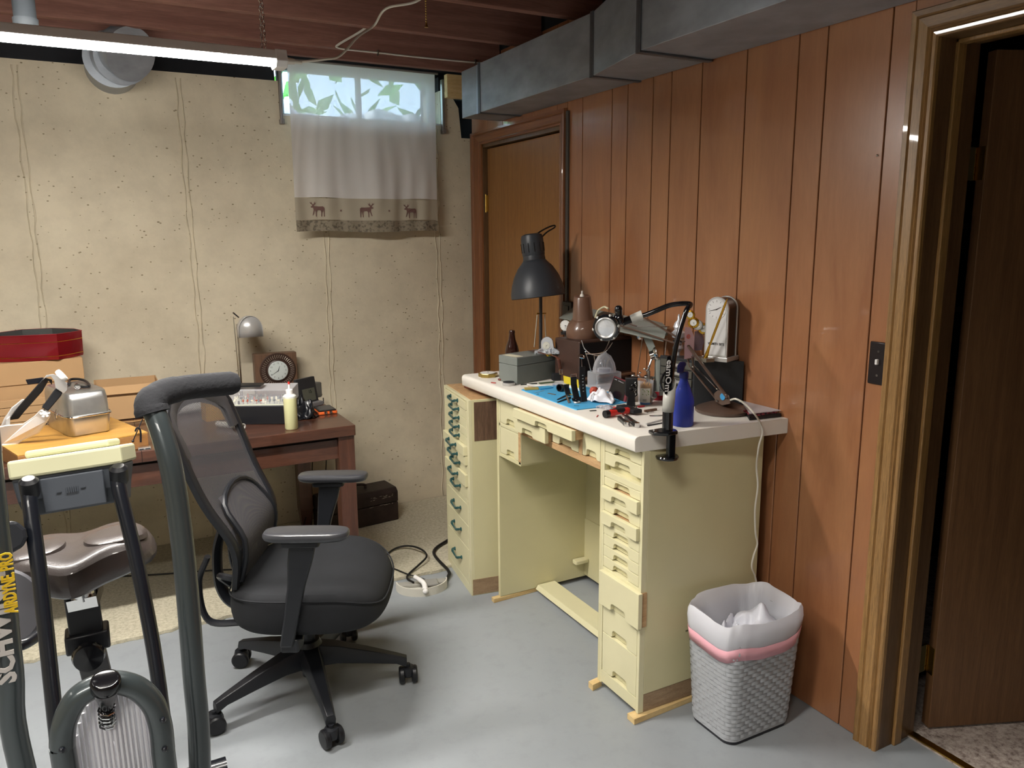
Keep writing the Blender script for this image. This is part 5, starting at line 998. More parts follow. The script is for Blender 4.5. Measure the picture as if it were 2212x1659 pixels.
fr = frame(m_, b_-a); hw, hl = (b_-a).length/2, .062
mb = MB(); mb.T = fr; mb.prism(rrect(-hw, hw, -hl, hl, .008, 4), .001, .013); obj('bumper', mb, 'orange', pb, bevel=.002)
mb = MB(); mb.T = fr; mb.prism(rrect(-hw+.004, hw-.004, -hl+.006, hl-.004, .006, 4), .016, .019); obj('case', mb, 'black', pb, bevel=.001); mb = MB(); mb.T = fr; mb.box(-hw+.01, hw-.01, -hl+.018, hl-.016, .019, .0195); obj('solar_panel', mb, mat('solar', '#2e3036', .3), pb, smooth=False)
for sx in (-.012, .012): mb = MB(); mb.T = fr; mb.lathe([(.0075, 0), (.0075, .004), (.005, .004), (.003, .001), (0, .001)], 16, (sx, -hl+.001, .009), MX); obj('torch_lens', mb, 'chrome', pb)
p = t_(630, 926); gb = thing('glue_bottle', 'squeeze bottle of yellow liquid with a red tip near the table edge', 'bottle', p)
rb = .0270; zz1 = zat(p, 855)-TZ; MC['milky'] = mat('milky_plastic', '#dcdba8', .35, trans=.15); MC['milkw'] = mat('milky_clear', '#d6d8d2', .35)
obj('bottle', MB().lathe([(0, 0), (rb-.003, 0), (rb, .004), (rb, zz1-.008), (0, zz1-.008)], 28, p), 'milky', gb)
obj('shoulder', MB().lathe([(rb, zz1-.008), (rb, zz1), (rb-.006, zz1+.006), (.014, zz1+.008), (.014, zz1+.010)], 28, p), 'milkw', gb)
obj('cap', MB().lathe([(.0145, zz1+.008), (.0145, zz1+.026), (.012, zz1+.028), (.0055, zz1+.030), (.0028, zz1+.052), (0, zz1+.052)], 24, p), 'white', gb); obj('tip', MB().lathe([(.0045, zz1+.050), (.0045, zz1+.060), (0, zz1+.0605)], 14, p), mat('red_tip', '#c9302a', .4), gb)
p1, p2 = t_(470, 922)+up_*.0135, t_(527, 928)+up_*.0135; tb_ = thing('paper_tube', 'white printed paper tube lying in front of the clear tool case', 'tube', p2)
mb = MB(); ax_ = (p2-p1).normalized(); q_ = Vector((0, 0, 1)).rotation_difference(ax_).to_matrix(); L2 = (p2-p1).length; mb.lathe([(.0125, 0), (.0125, L2), (.0095, L2), (.0095, L2-.03), (0, L2-.03)], 24, p1, q_); obj('tube', mb, mat('tube_white', '#d9d8d2', .6), tb_)
# ================================================================= THINGS ON THE BENCH
BZ = .9555
b = lambda x, y, z=BZ: at(x, y, z=z)
MXn = Matrix(((1, 0, 0), (0, 0, -1), (0, 1, 0)))
def toward(n):   # 3x3 whose z axis is n and x axis horizontal
    n = Vector(n).normalized(); x = Vector((0, 0, 1)).cross(n).normalized(); y = n.cross(x); return Matrix((x, y, n)).transposed()
camp = Vector((0, 0, H))
# grey steel box
c, r, l = b(1117, 831), b(1221, 812), b(1078, 822); hg = zat(c, 773.5)-BZ
gb_ = thing('steel_box', 'grey painted steel box with a lid seam standing on the bench', 'box', c); MC['greyp'] = mat('grey_enamel', '#767b77', .42, var=(6, .08)); fx = (r-c).normalized(); fy = (l-c).normalized()
q = r+(l-c)
obj('body', bx3(MB(), c, r, l, hg*.69), 'greyp', gb_, smooth=False, bevel=.002)
o1 = Vector((0, 0, hg*.70)); obj('lid', bx3(MB(), c+o1-fx*.001-fy*.001, r+o1+fx*.001, l+o1+fy*.001, hg*.30), 'greyp', gb_, smooth=False, bevel=.003)
o2 = Vector((0, 0, hg+.0005)); e = c+(l-c)*.25; obj('paper_label', bx3(MB(), c+o2+(l-c)*.10+(r-c)*.02, c+o2+(l-c)*.10+(r-c)*.16, c+o2+(l-c)*.85+(r-c)*.02, .0006), mat('cream_label', '#cdc8b0', .7), gb_, smooth=False)
topz = BZ+hg+.0012
# brown beer bottle
p = b(1106, 800); p = Vector((1.70, 3.03, BZ)); p.x = at(1106, 750, y=3.03).x; hb2 = zat(p, 713)-BZ
bt = thing('beer_bottle', 'brown glass beer bottle behind the grey steel box', 'bottle', p)
obj('glass_body', MB().lathe([(0, 0), (.029, 0), (.031, .005), (.031, hb2*.52), (.027, hb2*.62), (.016, hb2*.78), (.0125, hb2*.92), (.0135, hb2*.925), (.0135, hb2-.004), (.011, hb2), (0, hb2-.001)], 28, p), mat('brown_glass', '#2e1712', .12, coat=.6), bt)
# crystal mantel clock on the steel box
p = b(1184, 775, topz); p = at(1182, 764, z=topz); cc = thing('crystal_clock', 'small crystal mantel clock on the grey steel box', 'clock', p)
fd = (camp-p); fd.z = 0; fd.normalize(); sd_ = Vector((-fd.y, fd.x, 0)); MC['crystal'] = mat('crystal', '#d3d6dc', .06, .35, coat=1, ior=1.6, bump=(150, .6))
def P3(o, u, v, z): return o + sd_*u + fd*v + Vector((0, 0, z))
hz = zat(p, 727)-topz; sil = [(-.045, 0), (-.052, .012), (-.035, .016), (-.026, .022)] + [(-.0265*math.cos(R(a)), hz-.0265+.0265*math.sin(R(a))) for a in range(0, 181, 20)] + [(.030, .026), (.044, .018), (.056, .010), (.056, 0)]
obj('body', MB().loft([[P3(p, u*.9, -.012, z) for u, z in sil], [P3(p, u, .0, z) for u, z in sil], [P3(p, u*.9, .012, z) for u, z in sil]]), 'crystal', cc, smooth=False)
rn = random.Random(9); mb = MB()
for k in range(34):
    u = rn.uniform(-.052, .056); z = rn.uniform(.003, .028-abs(u)*.25); o_ = P3(p, u, .012+rn.uniform(0, .006), z); r_ = rn.uniform(.003, .006)
    mb.add([o_+Vector(v_)*r_ for v_ in ((1, 0, 0), (-1, 0, 0), (0, 1, 0), (0, -1, 0), (0, 0, 1), (0, 0, -1))], [(0, 2, 4), (2, 1, 4), (1, 3, 4), (3, 0, 4), (2, 0, 5), (1, 2, 5), (3, 1, 5), (0, 3, 5)])
obj('facets', mb, 'crystal', cc, smooth=False, kind='stuff'); dial(cc, P3(p, -.004, .0125, hz*.50), toward(fd), .0155, face='#d6d5c8', hands=((.5, 60), (.8, 190)))
# watch with a brown strap hanging over the box edge
a = at(1150, 768, z=topz+.002); e1 = at(1160, 762, z=topz+.003); e2 = at(1180, 766, z=topz+.004)
wt = thing('wrist_watch', 'gold watch on a brown leather strap hanging over the grey box', 'watch', e2)
pw = at(1186, 767, z=topz+.006); edge = at(1206, 775, z=topz+.003)
lst_ = [at(1143, 757, z=topz+.003), at(1155, 758, z=topz+.008), at(1168, 762, z=topz+.009), pw, at(1198, 769, z=topz+.007), edge, Vector((edge.x, edge.y-.006, topz-.01)), Vector((edge.x+.006, edge.y-.008, topz-.04))]
obj('strap', MB().tube(spline(lst_, 5), .0065, 8, sq=.25), mat('brown_leather', '#5c3426', .5), wt); obj('watch_case', MB().lathe([(0, 0), (.014, 0), (.015, .004), (.012, .007), (0, .007)], 24, pw-Vector((0, 0, .003))), 'gold', wt)
bq = lst_[-1]; obj('buckle', MB().tube([bq+Vector(v_) for v_ in ((-.007, 0, 0), (.007, 0, 0), (.008, -.002, -.018), (-.006, -.002, -.018), (-.007, 0, 0))], .0014, 6), 'chrome', wt)
# black architect lamp
yl = 3.02; pl = at(1168, 760, y=yl); pl = Vector((pl.x, yl, BZ)); al = thing('architect_lamp', 'black architect lamp with its shade raised in front of the closet door', 'lamp', pl)
MC['lampb'] = mat('lamp_black', '#33363b', .42, bump=(300, .05)); tp = at(1170, 640, y=yl-.02)
obj('lower_arm', MB().box(pl.x-.0055, pl.x+.0055, yl-.006, yl+.006, BZ+.03, tp.z+.06), 'lampb', al, smooth=False, bevel=.001)
obj('base', MB().lathe([(0, 0), (.06, 0), (.06, .010), (.05, .016), (.012, .02), (.012, .05), (0, .05)], 30, pl), 'lampb', al)
jz = at(1170, 677, y=yl).z; zb2 = at(1165, 752, y=yl).z
for x0, x1 in ((1160.5, 1154), (1176.5, 1180)):
    obj('spring_rod', MB().tube([at(x0, 680, y=yl), at(x1, 750, y=yl)], .0026, 8), mat('cream_rod', '#bfb9a8', .35, .3), al)
obj('pivot_pin', MB().tube([at(1159, 677, y=yl), at(1179, 677, y=yl)], .003, 8), 'brass', al)
hc = at(1163, 640, y=yl-.02); axis = Vector((-.06, .10, 1)).normalized(); Ml = toward(axis) if False else Matrix.Rotation(R(-6), 3, 'X') @ Matrix.Rotation(R(-4), 3, 'Y')
sc1 = (at(1214, 630, y=yl-.02)-at(1113, 630, y=yl-.02)).length/2
obj('shade', MB().lathe([(sc1*x, sc1*z) for x, z in ((.97, -.02), (1.0, .0), (.99, .18), (.93, .45), (.82, .75), (.65, 1.05), (.46, 1.26), (.40, 1.34))] , 40, hc, Ml), 'lampb', al, solid=.0018)
cap = obj('lamp_holder', MB().lathe([(sc1*x, sc1*z) for x, z in ((.40, 1.25), (.415, 1.34), (.40, 1.5), (.415, 1.52), (.415, 2.1), (.38, 2.24), (.25, 2.29), (0, 2.30))], 32, hc, Ml), 'lampb', al)
for k in range(12):
    a = R(30*k+8); p_ = Ml @ Vector((sc1*.418*math.cos(a), sc1*.418*math.sin(a), 0)); p0, p1 = hc+p_+Ml @ Vector((0, 0, sc1*1.62)), hc+p_+Ml @ Vector((0, 0, sc1*1.95)); obj('vent_slot', MB().cyl(p0, p1, .0018, n=6), mat('vent_dark', '#08080a', .8) if k == 0 else bpy.data.materials['vent_dark'], cap)
tz2 = hc + Ml @ Vector((0, 0, sc1*2.28)); obj('wing_nut', MB().ball(tz2+Vector((.025, -.01, -.012)), .008, 10), 'chrome', al)
obj('flex', MB().tube(spline([tz2+Vector((-.005, 0, 0)), at(1153, 522, y=yl-.03), at(1160, 506, y=yl), at(1178, 494, y=yl), at(1196, 487, y=yl), at(1198, 491, y=yl), at(1182, 501, y=yl), at(1166, 514, y=yl), tz2+Vector((.012, 0, -.002))], 6), .0035, 8), 'cable_b', al)
# dark brown wooden case with an open front
c, r = b(1251, 832), b(1384, 814); l = b(1197, 815); hcs = zat(c, 738)-BZ
n_ = Vector((-(r-c).y, (r-c).x, 0)).normalized(); l = c + n_*.17; r = c+(r-c)
dc_ = thing('open_case', 'dark brown wooden case with a black panel standing in for its open front behind the brown lamp shade', 'case', c)
MC['dkb'] = mat('dark_brown_vinyl', '#443028', .5, var=(7, .2), bump=(40, .1))
x_ = (r-c).normalized(); wl = (r-c).length
obj('shell', bx3(MB(), c, r, l, hcs), 'dkb', dc_, smooth=False, bevel=.006)
z1, z0 = Vector((0, 0, hcs-.004)), Vector((0, 0, .035)); obj('opening_panel', bx3(MB(), c+x_*.002-n_*.0015+z0, r-x_*.012-n_*.0015+z0, c+x_*.002+z0, hcs-.045), mat('opening_black', '#16161a', .8), dc_, smooth=False)  # black panel stands in for the shaded inside of the open front
obj('front_ledge', bx3(MB(), c-n_*.03+z0*.65, r-n_*.03+z0*.65, c+z0*.65, .006), wood('ledge', '#5e3f2b', '#7a573d', 6, (.8, 6, 6), .6, .2), dc_, smooth=False)
tzz = BZ+hcs+.001
p = at(1222, 722, z=tzz); wc = thing('alarm_clock', 'small round white-faced clock on top of the dark brown case', 'clock', p)
f2 = (camp-p); f2.z = 0; f2 = (f2.normalized()+Vector((-.5, 0, 0))).normalized(); hw_ = .024
obj('foot', MB().lathe([(0, 0), (.022, 0), (.022, .010), (.012, .016), (0, .016)], 24, p), 'black', wc); cz = p+Vector((0, 0, .038))
obj('case', MB().lathe([(0, -.010), (.024, -.010), (.026, 0), (.026, .004), (.024, .006)], 32, cz, toward(f2)), 'gold', wc); dial(wc, cz+f2*.005, toward(f2), .0238, hands=((.5, 100), (.8, 180)), face='#e6e6e2')
# grey hooded magnifier lamp behind
gl_ = thing('hooded_lamp', 'grey metal lamp with a long folded hood and flat arm behind the clutter', 'lamp', at(1425, 845, x=1.90)); MC['grl'] = mat('grey_green_enamel', '#7f847e', .45)
A1, A2, A3 = at(1207, 686, x=1.83), at(1252, 652, x=1.93), at(1262, 694, x=1.83); B1, B2, B3 = at(1440, 745, x=1.86), at(1425, 686, x=1.94), at(1345, 712, x=1.84)
obj('hood', MB().loft([[at(1207, 687, x=1.82), at(1243, 660, x=1.93), at(1256, 664, x=1.93), at(1262, 695, x=1.82)], [at(1340, 717, x=1.80), at(1340, 680, x=1.92), at(1350, 682, x=1.92), at(1352, 718, x=1.80)], [at(1433, 738, x=1.80), at(1412, 693, x=1.92), at(1430, 697, x=1.92), at(1441, 708, x=1.86)]], cap=True), 'grl', gl_, smooth=False, solid=.001)
obj('arm', MB().loft([[at(1383, 715, x=1.86), at(1402, 718, x=1.86), at(1402, 718, x=1.868), at(1383, 715, x=1.868)], [at(1405, 765, x=1.86), at(1421, 762, x=1.86), at(1421, 762, x=1.868), at(1405, 765, x=1.868)]]), 'grl', gl_, smooth=False)
obj('arm', MB().tube([at(1418, 713, x=1.87), at(1440, 722, x=1.87)], .006, 8), 'grl', gl_); p = b(1425, 850); obj('pedestal', MB().lathe([(0, 0), (.030, 0), (.030, .01), (.022, .014), (.022, zat(p, 775)-BZ), (.0, zat(p, 770)-BZ)], 28, p), 'grl', gl_)
# brown swing-arm lamp
p = Vector((1.868, 1.945, BZ)); p = b(1568, 888); p.x = 1.862; bl = thing('swing_lamp', 'brown vintage swing-arm lamp on a domed round base at the bench end', 'lamp', p)
MC['brn'] = mat('brown_enamel', '#56443a', .38, coat=.3); MC['brs'] = mat('brown_shade', '#6b4f40', .3, coat=.6)
rb = .092; obj('base', MB().lathe([(0, 0), (rb*.95, 0), (rb, .004), (rb, .012), (rb*.93, .016), (rb*.5, .031), (rb*.2, .036), (rb*.15, .042), (0, .042)], 44, p), 'brn', bl)
pv = at(1568, 857, x=p.x); xp = 1.822
def bar_(pts, w_, dx, m_='brn', name='arm_bar'): return obj(name, MB().tube([at(x, y, x=xp+dx) for x, y in pts], w_, 8, sq=.45), m_, bl)
obj('pivot_plate', MB().loft([[at(x, y, x=xp+dx) for x, y in ((1542, 850), (1552, 842), (1575, 854), (1578, 872), (1560, 876), (1545, 868))] for dx in (-.006, .036)]), 'brn', bl, smooth=False, bevel=.002)
bar_([(1572, 860), (1478, 735)], .0075, -.008); bar_([(1552, 868), (1490, 792), (1478, 745)], .0055, .004); bar_([(1548, 840), (1500, 790)], .0035, -.002, 'chrome', 'spring_rod'); bar_([(1494, 770), (1500, 800)], .003, 0, 'brn', 'link')
pp_ = at(1561, 857, x=xp-.0085); obj('blue_sticker', MB().lathe([(0, 0), (.0115, 0), (.0115, .001), (0, .001)], 24, pp_, toward((-1, 0, 0))), mat('blue_label', '#3a8fc4', .5), bl)
for x, y in ((1549, 840), (1568, 853), (1549, 866), (1496, 768), (1497, 792)): obj('rivet', MB().ball(at(x, y, x=xp-.010), .0034, 8), 'chrome', bl)
for pts, w_, m_ in (([(1478, 738), (1395, 688)], .0055, 'brn'), ([(1470, 745), (1330, 700)], .0055, 'brn'), ([(1445, 706), (1376, 705)], .0034, 'chrome'), ([(1376, 705), (1310, 684)], .005, 'brn')):
    obj('upper_bar', MB().tube([at(x, y, x=xp-.03) for x, y in pts], w_, 8, sq=.5), m_, bl)
obj('hook', MB().tube(spline([at(1286, 686, x=xp-.05), at(1292, 671, x=xp-.05), at(1305, 663, x=xp-.05), at(1314, 667, x=xp-.05)], 6), .004, 8), mat('cream_hook', '#cfc8a8', .4), bl)
hx = 1.80; hc2 = at(1261, 736, x=hx); sb = (at(1290, 725, x=hx)-at(1231, 725, x=hx)).length/2; wdir = Vector((at(1300, 725, y=hc2.y)-at(1261, 725, y=hc2.y))).length/39
sb = 30*wdir*1.0; Mb = Matrix.Rotation(R(6), 3, 'X') @ Matrix.Rotation(R(-7), 3, 'Y')
hc2 = Vector((hc2.x, hc2.y, hc2.z-.004)); obj('shade', MB().lathe([(sb*x, sb*z) for x, z in ((.90, 0), (1.0, .30), (1.02, .62), (.98, .88), (.86, 1.15), (.66, 1.35), (.62, 1.42))], 40, hc2, Mb), 'brs', bl, solid=.0015)
nk = obj('lamp_neck', MB().lathe([(sb*x, sb*z) for x, z in ((.64, 1.40), (.60, 1.5), (.50, 2.7), (.44, 2.78), (.30, 2.74), (0, 2.74))], 32, hc2, Mb), 'brs', bl)
tpn = hc2 + Mb @ Vector((0, 0, sb*2.74)); obj('cord_grommet', MB().lathe([(.0, 0), (.010, 0), (.008, .008), (.004, .012), (.004, .024), (0, .024)], 14, tpn), mat('grommet', '#d8d4cc', .5), bl)
o = obj('lamp_flex', MB().tube(spline([at(1577, 864, x=xp), at(1590, 862, x=xp-.01), at(1608, 872, x=xp-.02), at(1628, 892, x=xp-.03)] + [at(x, y, y=1.776) for x, y in ((1643, 915), (1647, 935), (1640, 960), (1637, 980))] + [at(x, y, y=1.800) for x, y in ((1634, 1010), (1637, 1050), (1631, 1100), (1632, 1150), (1636, 1175), (1628, 1200), (1624, 1225), (1632, 1248), (1640, 1300))], 6), .0032, 7), 'cable_w'); tag(o, 'cream lamp flex falling over the bench end from the brown lamp', 'cable')
# gooseneck magnifier clamped to the bench end
pc_ = Vector((at(1443, 930, z=BZ).x, at(1443, 930, z=BZ).y, BZ)); gm = thing('clamp_magnifier', 'black gooseneck magnifier clamped to the near end of the bench', 'magnifier', pc_); yk = 1.812; xk = at(1442, 920, y=yk).x
MC['gbl'] = mat('gloss_black_plastic', '#0e0f13', .16, coat=.6); MC['gsl'] = mat('light_grey_plastic', '#b4b3ac', .4)
def K(x, y, d=0): return at(x, y, y=yk+d)
obj('clamp_top', MB().prism([(xk-.050, yk+.030), (xk-.055, yk-.002), (xk-.02, yk-.028), (xk+.02, yk-.026), (xk+.030, yk-.005), (xk+.028, yk+.020), (xk, yk+.032)], BZ+.0005, BZ+.012), 'gbl', gm, bevel=.003)
obj('clamp_stem', MB().box(xk-.013, xk+.013, yk-.026, yk-.010+.0, .885, BZ+.004), 'gbl', gm, smooth=False, bevel=.003)
obj('clamp_jaw', MB().lathe([(0, .888), (.034, .888), (.036, .884), (.034, .878), (.010, .873), (0, .873)], 26, (xk, yk-.002, 0)), 'gbl', gm)
zz3 = K(1443, 886).z; mb = MB(); pts_ = []
for k in range(48): a = 2*PI*k/48; r_ = .0165 if k % 4 < 2 else .0155; pts_.append((xk+r_*math.cos(a), yk+r_*math.sin(a)))
mb.prism(pts_, BZ+.010, zz3); obj('column', mb, 'gbl', gm)
top_l, top_r = K(1433, 845).z, K(1459, 818).z; rings = []
for k in range(24):
    a = 2*PI*k/24; rings.append((math.cos(a), math.sin(a)))
rs = .0175
obj('sleeve', MB().loft([[(xk+rs*.95*c_, yk+rs*.95*s_, zz3-.004) for c_, s_ in rings], [(xk+.002+rs*c_, yk+rs*s_, (zz3+top_l)/2) for c_, s_ in rings], [(xk+.004+rs*c_, yk+rs*s_, top_l+(top_r-top_l)*(.5+.5*c_)**2) for c_, s_ in rings]], cap=False), 'gsl', gm, solid=.002)
arm_pts = [K(1444, 870), K(1448, 840), K(1452, 800), K(1458, 760), K(1467, 720), K(1476, 690), K(1484, 668), K(1492, 659, .01), K(1487, 656, .02), K(1470, 656, .03), K(1445, 660, .05), K(1415, 672, .07), K(1395, 680, .085), K(1378, 684, .1)]
obj('tube_arm', MB().tube(spline(arm_pts, 6), [.0078]*79, 12), 'gbl', gm)
pn = MB(); pn.loft([[K(x, y, d) for x, y in ((1436, 852), (1434, 830), (1441, 770), (1449, 768), (1455, 800), (1451, 852))] for d in (-.010, -.002)]); pb_ = obj('name_blade', pn, 'gbl', gm, smooth=False, bevel=.002)
dn = (K(1440, 850)-K(1446, 772)).normalized(); nr = Vector((0, -1, 0)); nr = (nr-dn*nr.dot(dn)).normalized(); sdn = nr.cross(dn)
M4 = Matrix(((dn.x, sdn.x, nr.x, 0), (dn.y, sdn.y, nr.y, 0), (dn.z, sdn.z, nr.z, 0), (0, 0, 0, 1))); M4.translation = K(1443.5, 812, -.0105)+nr*.001
mb = MB(); text(mb, 'eamOm', .030, M4, .0004, 'CENTER', 1.0, .0003); obj('lettering', mb, mat('white_print', '#e8e8e8', .5), pb_, smooth=False)
obj('side_loop', MB().tube(spline([K(1446, 800, -.006), K(1436, 806, -.006), K(1428, 822, -.006), K(1429, 838, -.006), K(1436, 846, -.006)], 6), .0035, 8), 'gbl', gm)
obj('front_sleeve', MB().tube([K(1388, 681, .09), K(1376, 685, .1), K(1363, 690, .11)], [.0165, .0145, .0135], 16), 'gsl', gm)
obj('ball_joint', MB().tube([K(1366, 689, .11), K(1345, 696, .12)], .0125, 14).ball(K(1336, 690, .12), .019, 14, sx=.9), 'gbl', gm); obj('grip_knob', MB().tube([K(1337, 700, .12), K(1336, 668, .12)], [.013, .0115], 12).ball(K(1336, 668, .12), .0125, 12), 'gbl', gm)
hd = K(1310, 707, .13); fdn = Vector((-.75, -.62, -.1)).normalized(); Mh = toward(fdn)
obj('magnifier_head', MB().lathe([(0, -.016), (.030, -.016), (.040, -.008), (.043, .0), (.040, .010), (.034, .012)], 32, hd, Mh), 'gbl', gm); obj('lens_ring', MB().lathe([(.034, .010), (.030, .013), (.026, .010)], 32, hd, Mh), 'silver', gm); obj('lens', MB().lathe([(.027, .009), (.014, .012), (0, .013)], 28, hd, Mh), 'crystal', gm)
for k in range(6):
    a = R(60*k+10); q_ = hd + Mh @ Vector((.0385*math.cos(a), .0385*math.sin(a), .006)); obj('clip', MB().ball(q_, .0055, 8), 'gsl', gm)
# loops of thin wire below the head
o = obj('steel_wire', MB().tube(spline([K(1256, 735, .30), K(1264, 755, .30), K(1285, 768, .30), K(1302, 762, .30), K(1313, 745, .30), K(1318, 730, .30)], 6), .0015, 6).tube(spline([K(1265, 764, .30), K(1290, 764, .30), K(1310, 757, .30), K(1323, 740, .30)], 6), .0018, 6), 'chrome', gm)
# blue spray bottle
p = b(1474, 918); rb = .0345; zt_ = lambda py: zat(p, py)-BZ
sp = thing('spray_bottle', 'translucent blue spray bottle standing behind the clamped magnifier', 'bottle', p); m, nt, bb = nm('blue_clear'); MC['blue'] = glass('blue_plastic', '#5768cf', .10, k=.72); MC['bluel'] = glass('blue_liquid', '#8a9ac9', .2, k=.55)
obj('bottle', MB().lathe([(0, 0), (rb-.003, 0), (rb, .004), (rb, zt_(868)), (rb*.94, zt_(858)), (rb*.62, zt_(838)), (.013, zt_(822)), (.012, zt_(812))], 36, p), 'blue', sp); obj('liquid', MB().lathe([(0, .002), (rb-.003, .002), (rb-.002, zt_(872)), (0, zt_(872))], 30, p), 'bluel', sp)
obj('collar', MB().lathe([(.0145, zt_(816)), (.0145, zt_(804)), (.012, zt_(802)), (0, zt_(802))], 20, p), mat('dark_blue_cap', '#15205e', .4), sp)
obj('trigger_head', MB().loft([[at(x, y, y=p.y+d) for x, y in ((1462, 806), (1463, 790), (1468, 782), (1480, 781), (1484, 786), (1480, 792), (1476, 806))] for d in (-.010, .010)]), 'dark_blue_cap' if False else bpy.data.materials['dark_blue_cap'], sp, smooth=False, bevel=.004)
obj('trigger', MB().tube([at(1478, 806, y=p.y), at(1480, 820, y=p.y), at(1475, 832, y=p.y)], .005, 8), bpy.data.materials['dark_blue_cap'], sp)
# black drawer cabinet with its clock, pen set, dials
c = at(1497, 880, x=1.832); c.z = BZ; r = at(1604, 862, x=1.966); r.z = BZ; hk = zat(c, 779)-BZ
kc = thing('small_drawer_unit', 'black steel drawer unit at the wall end of the bench, carrying the clock', 'cabinet', c); MC['kbl'] = mat('black_steel', '#25272a', .45)
l = c + Vector((-.02, .165, 0)); obj('case', bx3(MB(), c, r, l, hk), 'kbl', kc, smooth=False, bevel=.002)
u_ = (l-c).normalized(); lw = (l-c).length; o_ = u_.cross(Vector((0, 0, 1))); o_ = o_ if o_.x < 0 else -o_
MC['kfr'] = mat('drawer_front_dark', '#4b4a44', .5)
for k in range(5):
    z0 = .006+(hk-.012)/5*k; fr_o = c+u_*.008+Vector((0, 0, z0)); d_ = obj('drawer', bx3(MB(), fr_o+o_*.005, fr_o+u_*(lw-.016)+o_*.005, fr_o, (hk-.012)/5-.004), 'kfr', kc, smooth=False, bevel=.001)
    obj('label_holder', bx3(MB(), fr_o+u_*.04+o_*.0065+Vector((0, 0, .006)), fr_o+u_*(lw-.056)+o_*.0065+Vector((0, 0, .006)), fr_o+u_*.04+o_*.005+Vector((0, 0, .006)), .010), 'silver', d_, smooth=False)
kz = BZ+hk+.001
a, e = at(1522, 757, x=1.868), at(1571, 766, x=1.898); a.z = e.z = kz; ac = thing('arch_clock', 'silver arch-topped desk clock with a bronze side on the black drawer unit', 'clock', a)
rr = at(1600, 760, z=kz); wdt = (e-a); wl = wdt.length; wx_ = wdt.normalized(); nn = Vector((wx_.y, -wx_.x, 0)); dep = .072
ht = zat(a+wx_*wl*.5, 641)-kz
def arch(w_, h_, z0=0, n=20): return [(-w_, z0), (w_, z0)] + [(w_*math.cos(PI*k/n), h_-w_+w_*math.sin(PI*k/n)) for k in range(n+1)]
ca = a+wx_*wl*.5
def AP(u, v, z): return ca + wx_*u + nn*v + Vector((0, 0, z))
hw = wl/2
obj('body', MB().loft([[AP(u, v, z) for u, z in arch(hw*.93, ht*.985)] for v in (-dep, -.004)]), mat('bronze_side', '#4f443c', .3, .6), ac, ang=30)
for v in (-dep, -.004):
    mb = MB(); mb.loft([[AP(u, v+d, z) for u, z in arch(hw, ht)] for d in (0, .008)]); obj('frame_hoop', mb, 'silver', ac, ang=30, bevel=.0015)
obj('plinth', MB().loft([[AP(u, v, z) for u, v in ((-hw*1.12, .010), (hw*1.12, .010), (hw*1.12, -dep-.008), (-hw*1.12, -dep-.008))] for z in (0, .016)]), 'silver', ac, smooth=False, bevel=.002)
fc = obj('face_plate', MB().loft([[AP(u, v, z) for u, z in arch(hw*.86, ht-.006, .022)] for v in (.0042, .0052)]), mat('satin_face', '#d5d5d5', .35, .1), ac, smooth=False)
Mf = Matrix((wx_, Vector((0, 0, 1)), nn)).transposed(); cz = AP(0, .0056, ht-hw*1.0); dial(ac, cz, Mf, hw*.80, face='#dedede', hands=((.55, 62), (.85, 256)), tk=(.72, .92))
mb = MB(); T4 = Mf.to_4x4(); T4.translation = AP(.002, .0056, ht*.27); text(mb, 'WSMITH BITS', .0118, T4, .0003, 'CENTER', .86, .0003); obj('lettering', mb, mat('face_print', '#26262a', .5), fc, smooth=False)
# pen set
p = at(1527, 770, x=1.850); p.z = kz; ps_ = thing('pen_set', 'desk pen set with a gold pen standing in front of the arch clock', 'pen', p)
obj('base', MB().loft([[p+Vector(v_)+Vector((0, 0, z)) for v_ in ((-.022, .040, 0), (-.022, -.020, 0), (.012, -.026, 0), (.012, .034, 0))] for z in (0, .014)]), mat('pen_base', '#8a8478', .3, .6), ps_, smooth=False, bevel=.002)
s0 = p+Vector((-.006, .0, .018)); s1 = at(1571, 645, x=1.852); obj('socket', MB().tube([s0-Vector((0, 0, .006)), s0+(s1-s0)*.18], [.0075, .004], 12), 'gold', ps_); obj('pen', MB().tube([s0+(s1-s0)*.15, s0+(s1-s0)*.35, s0+(s1-s0)*.92, s1], [.0028, .0045, .0040, .001], 10), 'gold', ps_)
# four small dials on a curved bracket and clear plates
p = at(1508, 758, x=1.862); p.z = kz; ds = thing('dial_display', 'row of four small gold and silver watch dials on a clear stand', 'display', p)
pc2 = [(1491, 680, .017, 'gold'), (1498, 697, .020, 'gold'), (1507, 702, .0185, 'silver'), (1520, 710, .0205, 'gold')]
for k, (x, y, r_, m_) in enumerate(pc2):
    q_ = at(x, y, y=p.y+.02-.008*k); fd2 = Vector((-.75, -.66, .05)).normalized(); h_ = obj('watch_head', MB().lathe([(0, -.006), (r_*.9, -.006), (r_, 0), (r_*.9, .004), (r_*.6, .005)], 28, q_, toward(fd2)), m_, ds)
    dial(h_, q_+fd2*.0035, toward(fd2), r_*.58, hands=((.5, 20+80*k), (.8, 200-50*k)))
obj('clear_plate', MB().loft([[at(x, y, y=p.y+d) for x, y in ((1500, 757), (1500, 716), (1508, 714), (1518, 724), (1521, 738), (1516, 757))] for d in (.02, .024)]), mat('iridescent_plate', '#b9a6ba', .15, .2, alpha=.75), ds, smooth=False, bevel=.001)
obj('pink_card', MB().loft([[at(x, y, y=p.y+d) for x, y in ((1478, 776), (1479, 706), (1492, 708), (1500, 728), (1498, 772))] for d in (-.004, .0)]), mat('pink_card', '#c9a5ad', .35), ds, smooth=False)
